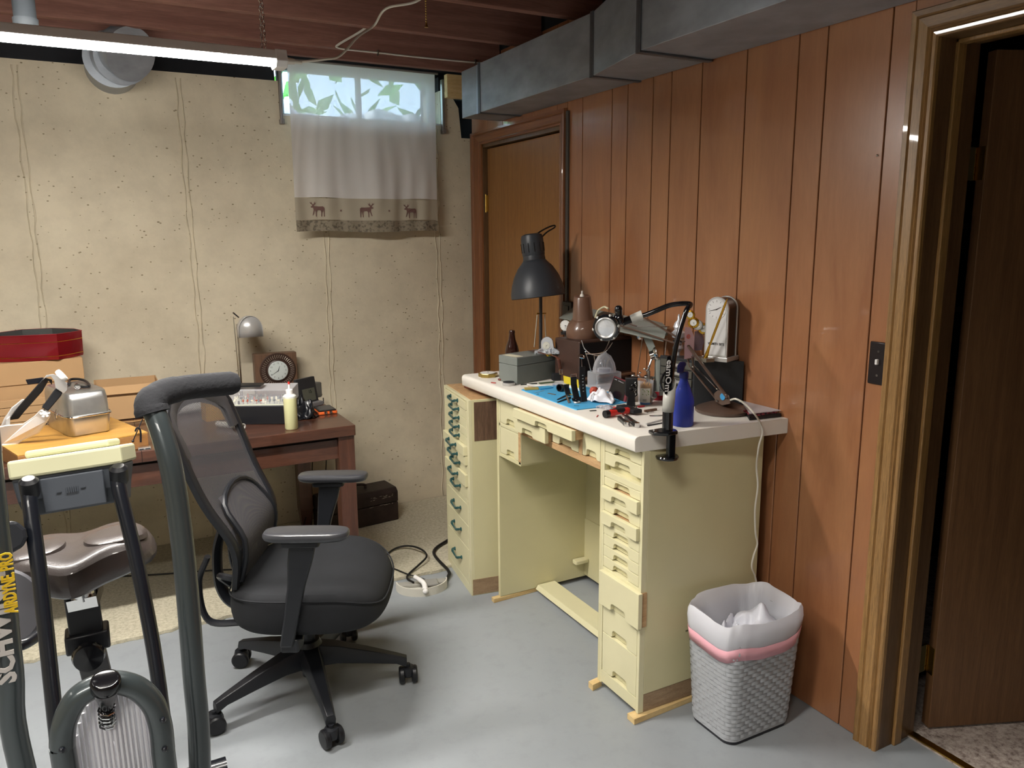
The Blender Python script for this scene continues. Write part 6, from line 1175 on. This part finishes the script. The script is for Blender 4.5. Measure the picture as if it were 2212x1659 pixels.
q_ = at(1487, 727, y=p.y-.006); obj('card_ring', MB().lathe([(.003, 0), (.008, 0), (.008, .001), (.003, .001)], 20, q_, toward((-.1, -1, 0))), mat('red_ring', '#c0645a', .5), ds)
# glass ornament and quill
p = b(1461, 862); zt_ = lambda py: zat(p, py)-BZ
go = thing('glass_ornament', 'tall turned clear glass ornament behind the magnifier arm', 'ornament', p)
obj('glass', MB().lathe([(0, 0), (.022, 0), (.022, .01), (.010, .02), (.008, zt_(760)), (.020, zt_(752)), (.014, zt_(742)), (.018, zt_(736)), (.010, zt_(733)), (.023, zt_(728)), (.026, zt_(718)), (.014, zt_(712)), (.020, zt_(706)), (.016, zt_(698)), (.006, zt_(691)), (.004, zt_(680)), (0, zt_(678))], 26, p), 'crystal', go); obj('band', MB().lathe([(.0185, zt_(738)), (.0185, zt_(734)), (0, zt_(734))], 24, p), 'black', go)
p = b(1432, 850); sim('white_quill', MB().tube([p, at(1434, 790, y=p.y), at(1439, 740, y=p.y), at(1441, 730, y=p.y)], [.0015, .005, .004, .002], 8, sq=.4), 'white', 'slim white paper-like blade standing beside the glass ornament', 'blade')
# chrome helping-hand stand
p = b(1392, 856); zt_ = lambda py: zat(p, py)-BZ
hh_ = thing('helping_hand', 'chrome helping-hand stand with clips, ball joints and a tilted magnifier', 'tool', p); Yp = p.y+.02
def Q(x, y, d=0): return at(x, y, y=Yp+d)
obj('base', MB().lathe([(0, 0), (.03, 0), (.03, .014), (.008, .02), (.006, .10), (0, .10)], 22, b(1400, 858)), 'chrome', hh_)
obj('cross_bar', MB().tube([Q(1366, 812), Q(1390, 816), Q(1436, 815)], .004, 8), 'chrome', hh_)
for x, y, r_ in ((1368, 812, .009), (1380, 812, .007), (1396, 815, .010), (1408, 817, .008), (1398, 800, .006), (1402, 792, .006), (1392, 797, .0045), (1383, 805, .0045)): obj('ball_joint', MB().ball(Q(x, y), r_, 12), 'chrome', hh_)
obj('clip_arm', MB().tube([Q(1398, 815), Q(1402, 792), Q(1408, 775)], .0035, 8), 'chrome', hh_); obj('clip_arm', MB().tube([Q(1362, 818), Q(1352, 816)], [.006, .003], 8), 'chrome', hh_); obj('clip_arm', MB().tube([Q(1404, 818), Q(1398, 826), Q(1396, 832)], .003, 8), 'brass', hh_)
q_ = Q(1416, 765); Mt2 = toward((.75, -.55, .35)); obj('eyepiece', MB().lathe([(.018, -.022), (.018, -.006), (.026, 0), (.028, .006), (.025, .008), (.0, .004)], 28, q_, Mt2), 'chrome', hh_)
q_ = at(1409, 853, y=b(1409, 872).y); sim('watch_loupe', MB().lathe([(.017, .005), (.0185, .0), (.016, -.006), (.010, -.030), (.008, -.030)], 26, q_, toward((.1, -.6, .75))), 'silver', 'silver ringed loupe leaning against the toothpick tub', 'loupe')
# hanging chrome ball with its rod
p = b(1372, 838); bs_ = thing('ball_stand', 'thin wire stand holding a chrome ball between lamp and clips', 'ornament', p); q_ = at(1382, 725, y=p.y+.02)
obj('rod', MB().tube([p, at(1389, 725, y=p.y+.01)], .0017, 6), 'chrome', bs_); obj('ball', MB().ball(q_, .0175, 18), 'chrome', bs_); obj('hanger', MB().tube([q_+Vector((0, 0, .016)), at(1383, 705, y=p.y+.02), at(1389, 725, y=p.y+.01)], .0012, 6), 'chrome', bs_)
# toothpick tub
p = b(1394, 872); zt_ = lambda py: zat(p, py)-BZ; tt = thing('toothpick_tub', 'clear tub of wooden toothpicks with a white and green label', 'tub', p); hh2 = zt_(822); rt2 = .0275
obj('tub', MB().lathe([(0, 0), (rt2*.9, 0), (rt2*.92, .003), (rt2, hh2), (rt2*.96, hh2)], 28, p), 'clearpl', tt)
mb = MB(); rn = random.Random(1)
for k in range(70): a = rn.uniform(0, 6.28); q = rt2*.85*math.sqrt(rn.random()); mb.cyl((p.x+q*math.cos(a)*.85, p.y+q*math.sin(a)*.85, BZ+.004), (p.x+q*math.cos(a), p.y+q*math.sin(a), BZ+hh2*rn.uniform(.80, .92)), .0011, n=5)
obj('toothpicks', mb, mat('toothpick', '#c79b5e', .7), tt, kind='stuff')
def curved(mb, p, r_, a0, a1, z0, z1, n=10): return mb.loft([[(p.x+r_*math.cos(R(a0+(a1-a0)*k/n)), p.y+r_*math.sin(R(a0+(a1-a0)*k/n)), z) for k in range(n+1)] for z in (z0, z1)], cap=False, closed=False)
lb_ = obj('label', curved(MB(), p, rt2*1.01, 190, 268, BZ+.006, BZ+hh2*.72), mat('tub_label', '#dcdbd2', .6), tt); obj('label_base', curved(MB(), p, rt2*1.015, 190, 268, BZ+.002, BZ+.009), mat('tub_blue', '#4a76b0', .5), lb_)
mb = MB()
for k in range(16): a = 205+rn.uniform(0, 50); z = BZ+hh2*rn.uniform(.38, .68); curved(mb, p, rt2*1.018, a, a+rn.uniform(3, 8), z, z+rn.uniform(.0015, .004), 2)
obj('leaf_print', mb, mat('leaf_print', '#7c9254', .6), lb_, kind='stuff'); mb = MB()
for k in range(9): curved(mb, p, rt2*1.018, 212+3.2*k, 213.6+3.2*k, BZ+.013, BZ+.022, 1)
obj('bar_code', mb, mat('bar_print', '#4a4a4a', .6), lb_, kind='stuff')
# tablet-like display and camera leaning together
p = b(1330, 862); a, e = b(1311, 856), b(1349, 870)
tb2 = thing('display_unit', 'small dark display unit with maroon edges propped up on the bench', 'display', a); xx = (e-a).normalized(); bn_ = Vector((-xx.y, xx.x, 0)); hh3 = zat(a, 812)-BZ
def DP(u, z, d=0): return a + xx*u + Vector((0, 0, z)) + bn_*(z*.25+d)
wl = (e-a).length*1.02
obj('body', MB().loft([[DP(0, 0, d), DP(wl, 0, d), DP(wl*.97, hh3*.93, d), DP(wl*.12, hh3, d)] for d in (0, .007)]), mat('maroon_edge', '#6e3038', .4), tb2, smooth=False, bevel=.001)
sc_n = obj('screen', MB().loft([[DP(wl*.03, .002, d), DP(wl*.90, .002, d), DP(wl*.88, hh3*.91, d), DP(wl*.15, hh3*.97, d)] for d in (-.001, .0)]), mat('dark_screen', '#131318', .15), tb2, smooth=False)
mb = MB(); mb.loft([[DP(wl*u, hh3*z, -.0014) for u, z in ((.20, .90), (.34, .885), (.34, .865), (.20, .88))], [DP(wl*u, hh3*z, -.0012) for u, z in ((.20, .90), (.34, .885), (.34, .865), (.20, .88))]]); mb.loft([[DP(wl*u, hh3*z, -.0014) for u, z in ((.42, .875), (.72, .84), (.72, .825), (.42, .86))], [DP(wl*u, hh3*z, -.0012) for u, z in ((.42, .875), (.72, .84), (.72, .825), (.42, .86))]]); obj('screen_print', mb, mat('pale_print', '#a9a9b0', .5), sc_n, smooth=False, kind='stuff')
p = b(1363, 878); zt_ = lambda py: zat(p, py)-BZ; cm = thing('watch_winder', 'black upright gadget with silver lettering and a round knob', 'gadget', p)
fd3 = (camp-p); fd3.z = 0; fd3.normalize(); s3 = Vector((-fd3.y, fd3.x, 0))
def G(u, v, z): return p + s3*u + fd3*v + Vector((0, 0, z))
h3 = zt_(815); obj('body', MB().loft([[G(u*w_, v*.014, z) for u, v in ((-1, -1), (1, -1), (1, 1), (-1, 1))] for z, w_ in ((0, .016), (h3*.35, .013), (h3*.40, .022), (h3, .021))]), 'black', cm, smooth=False, bevel=.003)
obj('knob', MB().lathe([(.012, 0), (.012, .006), (.009, .008), (0, .008)], 22, G(.004, .014, h3*.68), toward(fd3)), 'gbl', cm)
obj('silver_scroll', MB().tube(spline([G(.014+.003*math.sin(k*1.9), .0150, h3*(.42+.045*k)) for k in range(11)], 4), .0009, 5), 'silver', cm)
for k in range(5): obj('rubber_foot', MB().ball(G(-.010+.006*k, .012, .003), .0022, 8), 'chrome', cm)
# clear dome with fine tools
p = b(1305, 838); zt_ = lambda py: zat(p, py)-BZ; dm = thing('tool_dome', 'clear plastic dome and tray holding fine tools behind the red ball', 'dome', p)
h0_ = zt_(802); obj('tray', MB().prism(rrect(p.x-.055, p.x+.055, p.y-.045, p.y+.045, .01, 3), BZ, BZ+h0_), 'clearpl', dm, bevel=.003)
obj('tool_ring', MB().lathe([(0, h0_), (.028, h0_), (.028, h0_+.012), (.02, h0_+.016), (0, h0_+.016)], 24, p), 'clearpl', dm)
obj('dome', MB().lathe([(.046, h0_), (.046, h0_+.012), (.040, h0_+.035), (.026, h0_+.062), (.010, zt_(763)), (.006, zt_(760)), (0, zt_(759))], 32, p), 'clearpl', dm)
for k in range(6): a = k*1.05; obj('tool_bit', MB().tube([p+Vector((.008*math.cos(a), .008*math.sin(a), h0_+.015)), p+Vector((.020*math.cos(a), .020*math.sin(a), h0_+.050))], [.0012, .0022], 6), 'chrome', dm)
for k, (x0, y0, x1, y1) in enumerate(((1277, 802, 1265, 760), (1286, 790, 1284, 768))):
    sim('tweezer_rod', MB().tube([at(x0, y0, y=p.y+.02), at(x1, y1, y=p.y+.04)], .0022, 8).ball(at(x1, y1, y=p.y+.04), .003, 8).tube([at(x0, y0, y=p.y+.02), Vector((at(x0, y0, y=p.y+.02).x+.01, p.y+.02, BZ+.002))], .002, 6), 'chrome', ('tall steel probe standing to the left of the clear dome', 'short steel probe standing close to the left of the clear dome')[k], 'tool')
q_ = at(1256, 771, y=p.y+.05); sim('eye_loupe', MB().lathe([(.010, 0), (.014, 0), (.014, .004), (.010, .004)], 18, q_, toward((0, -.4, 1))).tube([q_, Vector((q_.x+.01, q_.y, BZ+.002))], .0015, 6), 'chrome', 'small chrome loupe on a wire stand in front of the dark case', 'loupe')
# blue mat
mz = .0030
mp_ = [b(x, y) for x, y in ((1126, 843), (1150, 837), (1205, 833), (1262, 835), (1315, 848), (1353, 866), (1354, 870), (1336, 873), (1290, 881), (1246, 886), (1241, 885))]
o = obj('work_mat', MB().prism([(q_.x, q_.y) for q_ in mp_], BZ-.0004, BZ+mz), mat('cyan_silicone', '#4aa3d3', .6), smooth=False, bevel=.0008); tag(o, 'bright blue silicone work mat spread on the bench top', 'mat')
MZ = BZ+mz+.0003; bm_ = lambda x, y: at(x, y, z=MZ)
# black watch straps standing on the mat
ws = thing('smart_watch', 'black wristwatch with both straps sticking upright on the blue mat', 'watch', bm_(1245, 866))
p1, p2 = bm_(1240, 862), bm_(1262, 866); fw = Vector((.94, -.34, 0)); fdw = Vector((-.34, -.94, 0))
def strapm(px0, py0, px1, py1, y_, w_, holes, keeper):
    A, B_ = at(px0, py0, y=y_), at(px1, py1, y=y_+.006); mb = MB(); mb.loft([[q_+Vector((u*w_, v*.0018, 0)) for u, v in ((-1, -1), (1, -1), (1, 1), (-1, 1))] for q_ in (A, A+(B_-A)*.33+Vector((0, .004, 0)), A+(B_-A)*.66+Vector((0, .006, 0)), B_)]); o = obj('strap', mb, mat('strap_rubber', '#17181c', .55) if 'strap_rubber' not in bpy.data.materials else bpy.data.materials['strap_rubber'], ws, smooth=False, bevel=.001)
    for k in range(holes):
        q_ = A+(B_-A)*(.30+.09*k)+Vector((0, -.0025+.005*math.sin((.3+.09*k)*PI), 0)); obj('hole_glint', MB().box(q_.x-.003, q_.x+.003, q_.y-.0005, q_.y, q_.z-.0016, q_.z+.0016), mat('hole_light', '#9aa6ac', .5) if 'hole_light' not in bpy.data.materials else bpy.data.materials['hole_light'], o, smooth=False)
    return o, B_
yw = bm_(1255, 872).y
s1_, t1 = strapm(1262, 868, 1258, 792, yw-.004, .0125, 6, 0); s2_, t2 = strapm(1246, 862, 1239, 814, yw+.012, .0125, 0, 1)
obj('buckle', MB().tube([t2+Vector(v_) for v_ in ((-.012, 0, -.004), (-.012, 0, .010), (.012, 0, .010), (.012, 0, -.004))], .0014, 6), 'chrome', ws)
obj('watch_body', MB().prism(rrect(-.020, .020, -.016, .016, .006, 4), 0, .011), 'gbl', ws, local=True, bevel=.002); bpy.data.objects['watch_body'].location = Vector((.006, -.004, 0)); obj('glass_edge', MB().lathe([(.012, .0), (.014, .002), (.012, .005)], 20, bm_(1246, 870)), 'silver', ws)
s3_, t3 = strapm(1228, 852, 1224, 830, yw+.06, .011, 0, 0)
# small things on the mat and round it
def strip_(name, x0, y0, x1, y1, w_, h_, m_, label, cat, z=None, onmat=True):
    z = (MZ if onmat else BZ+.0003) if z is None else z; A, B_ = at(x0, y0, z=z), at(x1, y1, z=z); d_ = (B_-A).normalized(); s_ = Vector((-d_.y, d_.x, 0))*w_/2
    return sim(name, MB().loft([[A-s_, A+s_, A+s_+Vector((0, 0, h_)), A-s_+Vector((0, 0, h_))], [B_-s_, B_+s_, B_+s_+Vector((0, 0, h_)), B_-s_+Vector((0, 0, h_))]]), m_, label, cat, smooth=False, bevel=min(w_, h_)*.15)
MC['tanb'] = mat('tan_strap', '#6a584a', .6); MC['dkm'] = mat('dark_steel', '#3b3a3a', .35, .6)
strip_('eraser', 1133, 842, 1163, 841, .020, .008, mat('eraser_tan', '#a9924e', .7), 'tan and grey rubber block lying on the far corner of the blue mat', 'block')
strip_('steel_pick', 1155, 849, 1176, 844, .002, .0015, 'silver', 'short silver pick lying on the blue mat beside the rubber block', 'tool')
strip_('watch_link', 1184, 850, 1200, 853, .007, .002, 'tanb', 'small brown watch link in the middle of the blue mat', 'link')
pl_ = thing('pliers', 'dark steel pliers lying open on the blue mat beside the black watch', 'pliers', bm_(1230, 857))
for (x0, y0, x1, y1) in ((1204, 864, 1230, 853), (1204, 870, 1232, 860)):
    A, B_ = bm_(x0, y0), bm_(x1, y1); d_ = (B_-A).normalized(); s_ = Vector((-d_.y, d_.x, 0)); obj('handle', MB().loft([[A-s_*.0022, A+s_*.0022, A+s_*.0022+Vector((0, 0, .003)), A-s_*.0022+Vector((0, 0, .003))], [B_-s_*.004, B_+s_*.004, B_+s_*.004+Vector((0, 0, .006)), B_-s_*.004+Vector((0, 0, .006))]]), 'dkm', pl_, smooth=False, bevel=.0006)
obj('joint', MB().lathe([(0, 0), (.007, 0), (.007, .007), (0, .007)], 16, bm_(1233, 856)), 'chrome', pl_)
strip_('brass_lever', 1224, 858, 1229, 871, .006, .006, 'tanb', 'small brown lever beside the pliers on the blue mat', 'lever')
strip_('blue_screwdriver', 1166, 842, 1195, 838, .004, .004, mat('blue_handle', '#3f9fd8', .4), 'thin blue precision screwdriver at the far edge of the blue mat', 'screwdriver')
strip_('steel_pin', 1240, 876, 1251, 877, .002, .001, 'dkm', 'tiny dark pin near the front of the blue mat', 'pin')
q_ = bm_(1161, 852); sim('spring_bar', MB().tube([q_+Vector((-.004, 0, .001)), q_+Vector((.002, .003, .001)), q_+Vector((.006, -.001, .001))], .0008, 5), 'dkm', 'tiny bent spring bar on the blue mat', 'spring')
p = bm_(1213, 845); lp_ = thing('loupe_cup', 'black and silver eye loupe lying on its side on the blue mat', 'loupe', p); ml = toward((-.95, -.3, .05)); obj('cup', MB().lathe([(0, -.012), (.011, -.012), (.014, .002), (.015, .014), (.012, .014)], 24, p+Vector((0, 0, .0145)), ml), 'black', lp_); obj('silver_ring', MB().lathe([(.0115, -.014), (.013, -.010), (.0142, -.002), (.0125, -.0)], 24, p+Vector((.003, 0, .0145)), ml), 'silver', lp_)
p = b(1283, 857); rbz = .0175; sim('dust_blower', MB().lathe([(0, 0), (.010, .0015), (.0155, .008), (rbz, rbz), (.0155, .027), (.010, .0335), (0, .035)], 30, (p.x, p.y, BZ+mz+.0006)).lathe([(.0065, .0), (.0065, .002), (.004, .002), (.004, .0), (0, 0)], 20, Vector((p.x, p.y, BZ+mz+.0185))+toward(camp-p) @ Vector((0, 0, rbz-.0012)), toward(camp-p)), mat('red_rubber', '#b34a36', .65), 'round brick-red rubber blower ball on the bench', 'blower')
rag('white_gloves', b(1300, 869)+Vector((0, 0, .003)), .075, .085, 21, 'whitec', amp=.026, rot=.5); tag(bpy.data.objects['white_gloves'], 'crumpled white cotton gloves lying over the edge of the blue mat', 'gloves')
rag('plastic_sleeve', b(1310, 882)+Vector((0, 0, .0005)), .05, .05, 12, 'clearpl', amp=.004, rot=.2); tag(bpy.data.objects['plastic_sleeve'], 'thin clear plastic sleeve in front of the white gloves', 'sleeve')
strip_('metal_clip', 1274, 888, 1288, 887, .007, .002, 'dkm', 'small dark metal clip in front of the blue mat', 'clip', onmat=False); strip_('red_chip', 1289, 901, 1292, 897, .003, .0015, mat('red_plastic', '#b03a34', .5), 'tiny red fragment on the bench left of the screwdriver', 'fragment', onmat=False)
# black pouches, screwdriver, multitool and steel tools
strip_('black_pouch', 1328, 890, 1352, 884, .045, .006, 'blackm', 'lower black pouch lying under the folded case', 'pouch', onmat=False); strip_('black_case', 1340, 881, 1378, 893, .036, .012, 'blackm', 'folded black case lying behind the red screwdriver', 'case', z=BZ+.0068)
strip_('red_pen', 1378, 880, 1392, 879, .006, .005, mat('red_pen', '#a8202c', .4), 'short red pen lying behind the black case', 'pen', onmat=False); strip_('red_tag', 1325, 883, 1331, 884, .005, .008, bpy.data.materials['red_plastic'], 'small red tab beside the black pouch', 'tab', onmat=False)
A, B_ = b(1306, 903), b(1366, 893); A.z = B_.z = BZ+.013; sdv = thing('screwdriver', 'red and black fat-handled ratchet screwdriver lying on the bench', 'screwdriver', A); dv = (B_-A)
MC['redh'] = mat('red_handle', '#c62a24', .35)
obj('end_cap', MB().tube([A, A+dv*.14], [.0125, .0120], 20), 'black', sdv); obj('handle', MB().tube([A+dv*.14, A+dv*.25, A+dv*.42, A+dv*.60, A+dv*.76, A+dv*.84, A+dv*.88], [.0110, .0122, .0095, .0090, .0112, .0112, .0085], 20), 'redh', sdv)
obj('grip_inlay', MB().tube([A+dv*.40+Vector((0, 0, .0012)), A+dv*.52+Vector((0, 0, .0014)), A+dv*.70+Vector((0, 0, .001))], [.0093, .0096, .0096], 18), 'black', sdv); obj('collar', MB().tube([A+dv*.88, A+dv*1.06], [.0085, .0070], 18), 'black', sdv); obj('chuck', MB().tube([A+dv*1.06, A+dv*1.10, A+dv*1.16], [.0078, .0078, .0045], 16), 'chrome', sdv)
sk = thing('multi_tool', 'steel folding multi-tool lying near the front corner of the bench', 'multi-tool', b(1360, 920)); sw_ = [((1337, 907), (1354, 921)), ((1352, 905), (1376, 923))]
for (x0, y0), (x1, y1) in sw_:
    A, B_ = b(x0, y0), b(x1, y1); d_ = (B_-A).normalized(); s_ = Vector((-d_.y, d_.x, 0)); L3 = (B_-A).length
    obj('handle', MB().loft([[A+d_*t*L3+s_*w_*u+Vector((0, 0, z)) for u, z in ((-1, 0), (1, 0), (1, .014), (-1, .014))] for t, w_ in ((0, .006), (.5, .006), (.8, .0075), (1, .009))]), 'dkm', sk, smooth=False, bevel=.002); obj('pivot', MB().lathe([(0, 0), (.0085, 0), (.0085, .015), (.004, .017), (0, .017)], 20, B_), 'chrome', sk)
A, B_ = b(1345, 900), b(1368, 918); obj('jaw', MB().tube([A+Vector((0, 0, .008)), B_+Vector((0, 0, .010))], [.003, .006], 8), 'chrome', sk)
strip_('pocket_knife', 1392, 890, 1418, 886, .008, .007, 'rawdark', 'wood-scaled pocket knife with a steel bolster left of the magnifier column', 'knife', onmat=False); strip_('steel_tweezers', 1398, 893, 1412, 891, .004, .004, 'chrome', 'small steel tweezers in front of the pocket knife', 'tweezers', onmat=False)
strip_('steel_rule', 1403, 899, 1434, 898, .012, .002, 'chrome', 'short bright steel rule left of the magnifier column', 'rule', onmat=False); strip_('nail_file', 1396, 917, 1432, 907, .007, .0025, 'silver', 'upper steel tweezer leg close to the clamp of the magnifier', 'tweezers', onmat=False); strip_('nail_file', 1399, 920, 1432, 914, .006, .0025, 'dkm', 'lower steel tweezer leg close to the clamp of the magnifier', 'tweezers', onmat=False)
# far-left group: gold clock, puck speaker, red clip, coiled strap, yellow card, black box, glasses and rods
p = b(1054, 813); gd = thing('gold_clock', 'polygonal gold desk clock lying face up at the far left corner of the bench', 'clock', p)
mb = MB(); mb.prism([(p.x+.042*math.cos(R(22+45*k)), p.y+.042*math.sin(R(22+45*k))) for k in range(8)], BZ, BZ+.016); obj('case', mb, mat('satin_gold', '#b89f5b', .3, .9), gd, smooth=False, bevel=.002); dial(gd, p+Vector((0, 0, .0165)), Matrix.Identity(3), .034, hands=((.5, 30), (.75, 200)), face='#e3e1d8')
p = b(1099, 832); pk2 = thing('puck', 'flat round black and silver puck in front of the grey steel box', 'puck', p); obj('ring', MB().lathe([(0, 0), (.025, 0), (.026, .003), (.026, .010), (.023, .0125), (0, .0125)], 32, p), 'silver', pk2); obj('mesh_top', MB().lathe([(.0235, .0122), (.0225, .0145), (0, .015)], 30, p), 'blackm', pk2)
strip_('red_clip', 1061, 827, 1071, 828, .006, .003, bpy.data.materials['red_plastic'], 'small red clip at the far left end of the bench', 'clip', onmat=False)
p = b(1082, 822); sim('coiled_strap', MB().tube([(p.x+.011*math.cos(k*.5), p.y+.009*math.sin(k*.5), BZ+.003+.00012*k) for k in range(40)], .0022, 6), mat('red_leather', '#6e3a30', .5), 'coiled reddish cord beside the gold clock on the bench', 'cord')
a, e = b(1220, 836), b(1252, 846); h4 = zat(a, 812)-BZ; cd = thing('yellow_card', 'yellow and white printed card standing behind the black watch', 'card', a)
obj('white_part', MB().loft([[a, e, e+Vector((0, .002, 0)), a+Vector((0, .002, 0))], [a+Vector((0, .004, h4*.3)), e+Vector((0, .004, h4*.3)), e+Vector((0, .006, h4*.3)), a+Vector((0, .006, h4*.3))]]), 'white', cd, smooth=False); obj('yellow_part', MB().loft([[q_+Vector((0, y_, h4*z_)) for q_, y_ in ((a, .004 if z_ < .5 else .010), (e, .004 if z_ < .5 else .010), (e, .006 if z_ < .5 else .012), (a, .006 if z_ < .5 else .012))] for z_ in (.30, 1.0)]), mat('yellow_print', '#d8bf2a', .5), cd, smooth=False)
a, e = b(1194, 823), b(1216, 822); sim('black_cube', bx3(MB(), a, e, ortho(a, e, .03), zat(a, 808)-BZ), 'blackm', 'small black box in front of the grey steel box', 'box', smooth=False, bevel=.004)
a, e = b(1193, 836), b(1224, 838); sim('clear_box', bx3(MB(), a, e, ortho(a, e, .035), .016), 'clearpl', 'small clear plastic box between the mat and the steel box', 'box', smooth=False, bevel=.002)
strip_('white_rod', 1138, 831, 1195, 835, .004, .003, 'white', 'long white rod lying between the mat and the steel box', 'rod', onmat=False); strip_('white_rod', 1140, 835, 1178, 838, .003, .002, mat('tan_rod', '#b59c74', .6), 'thin tan rod lying beside the white rod', 'rod', onmat=False)
strip_('green_board', 1165, 829, 1198, 826, .014, .004, mat('green_board', '#4b5a3f', .5), 'green and silver part in front of the grey steel box', 'part', onmat=False); strip_('dark_ruler', 1125, 832, 1160, 829, .005, .004, 'dkm', 'dark steel bar at the foot of the grey steel box', 'bar', onmat=False)
# seedling-tray like clear-lidded case at the near wall corner
c, r = b(1633, 900), b(1706, 893); c = Vector((1.885, 1.825, BZ)); 
tr = thing('tray_case', 'dark tray with a clear lid over red trimmings at the wall end of the bench', 'tray', (1.92, 1.9, BZ))
X0, X1_, Y0_, Y1_ = 1.90, 1.974, 1.795, 2.02
obj('tray', MB().prism([(1.845, 1.815), (1.974, 1.800), (1.974, 2.03), (1.955, 2.03), (1.955, 1.96)], BZ, BZ+.013), 'black', tr, smooth=False, bevel=.002)
mb = MB(); rn = random.Random(12)
for k in range(70): x = rn.uniform(1.87, 1.965); y = rn.uniform(1.81, 1.93); mb.box(x-.004, x+.004, y-.003, y+.003, BZ+.013, BZ+.013+rn.uniform(.002, .007))
obj('red_trimmings', mb, mat('dark_red', '#7a2a33', .5), tr, smooth=False, kind='stuff'); obj('clear_cover', MB().prism([(1.848, 1.817), (1.973, 1.802), (1.973, 2.028), (1.955, 2.028), (1.955, 1.96)], BZ+.0205, BZ+.023), 'clearpl', tr, smooth=False)
p = b(1423, 862); sim('red_dish', MB().lathe([(0, 0), (.03, 0), (.036, .012), (.038, .020), (.034, .020), (.028, .004), (0, .004)], 24, p), mat('crimson', '#7d1220', .35), 'dark red dish behind the magnifier column', 'dish')
p = b(1418, 840); c_, e_ = b(1410, 852), b(1434, 850); sim('box_frame', bx3(MB(), c_, e_, ortho(c_, e_, .03), .05), mat('grey_case', '#7d7f7c', .4, .3), 'small grey cased gadget behind the toothpick tub', 'gadget', smooth=False, bevel=.003)
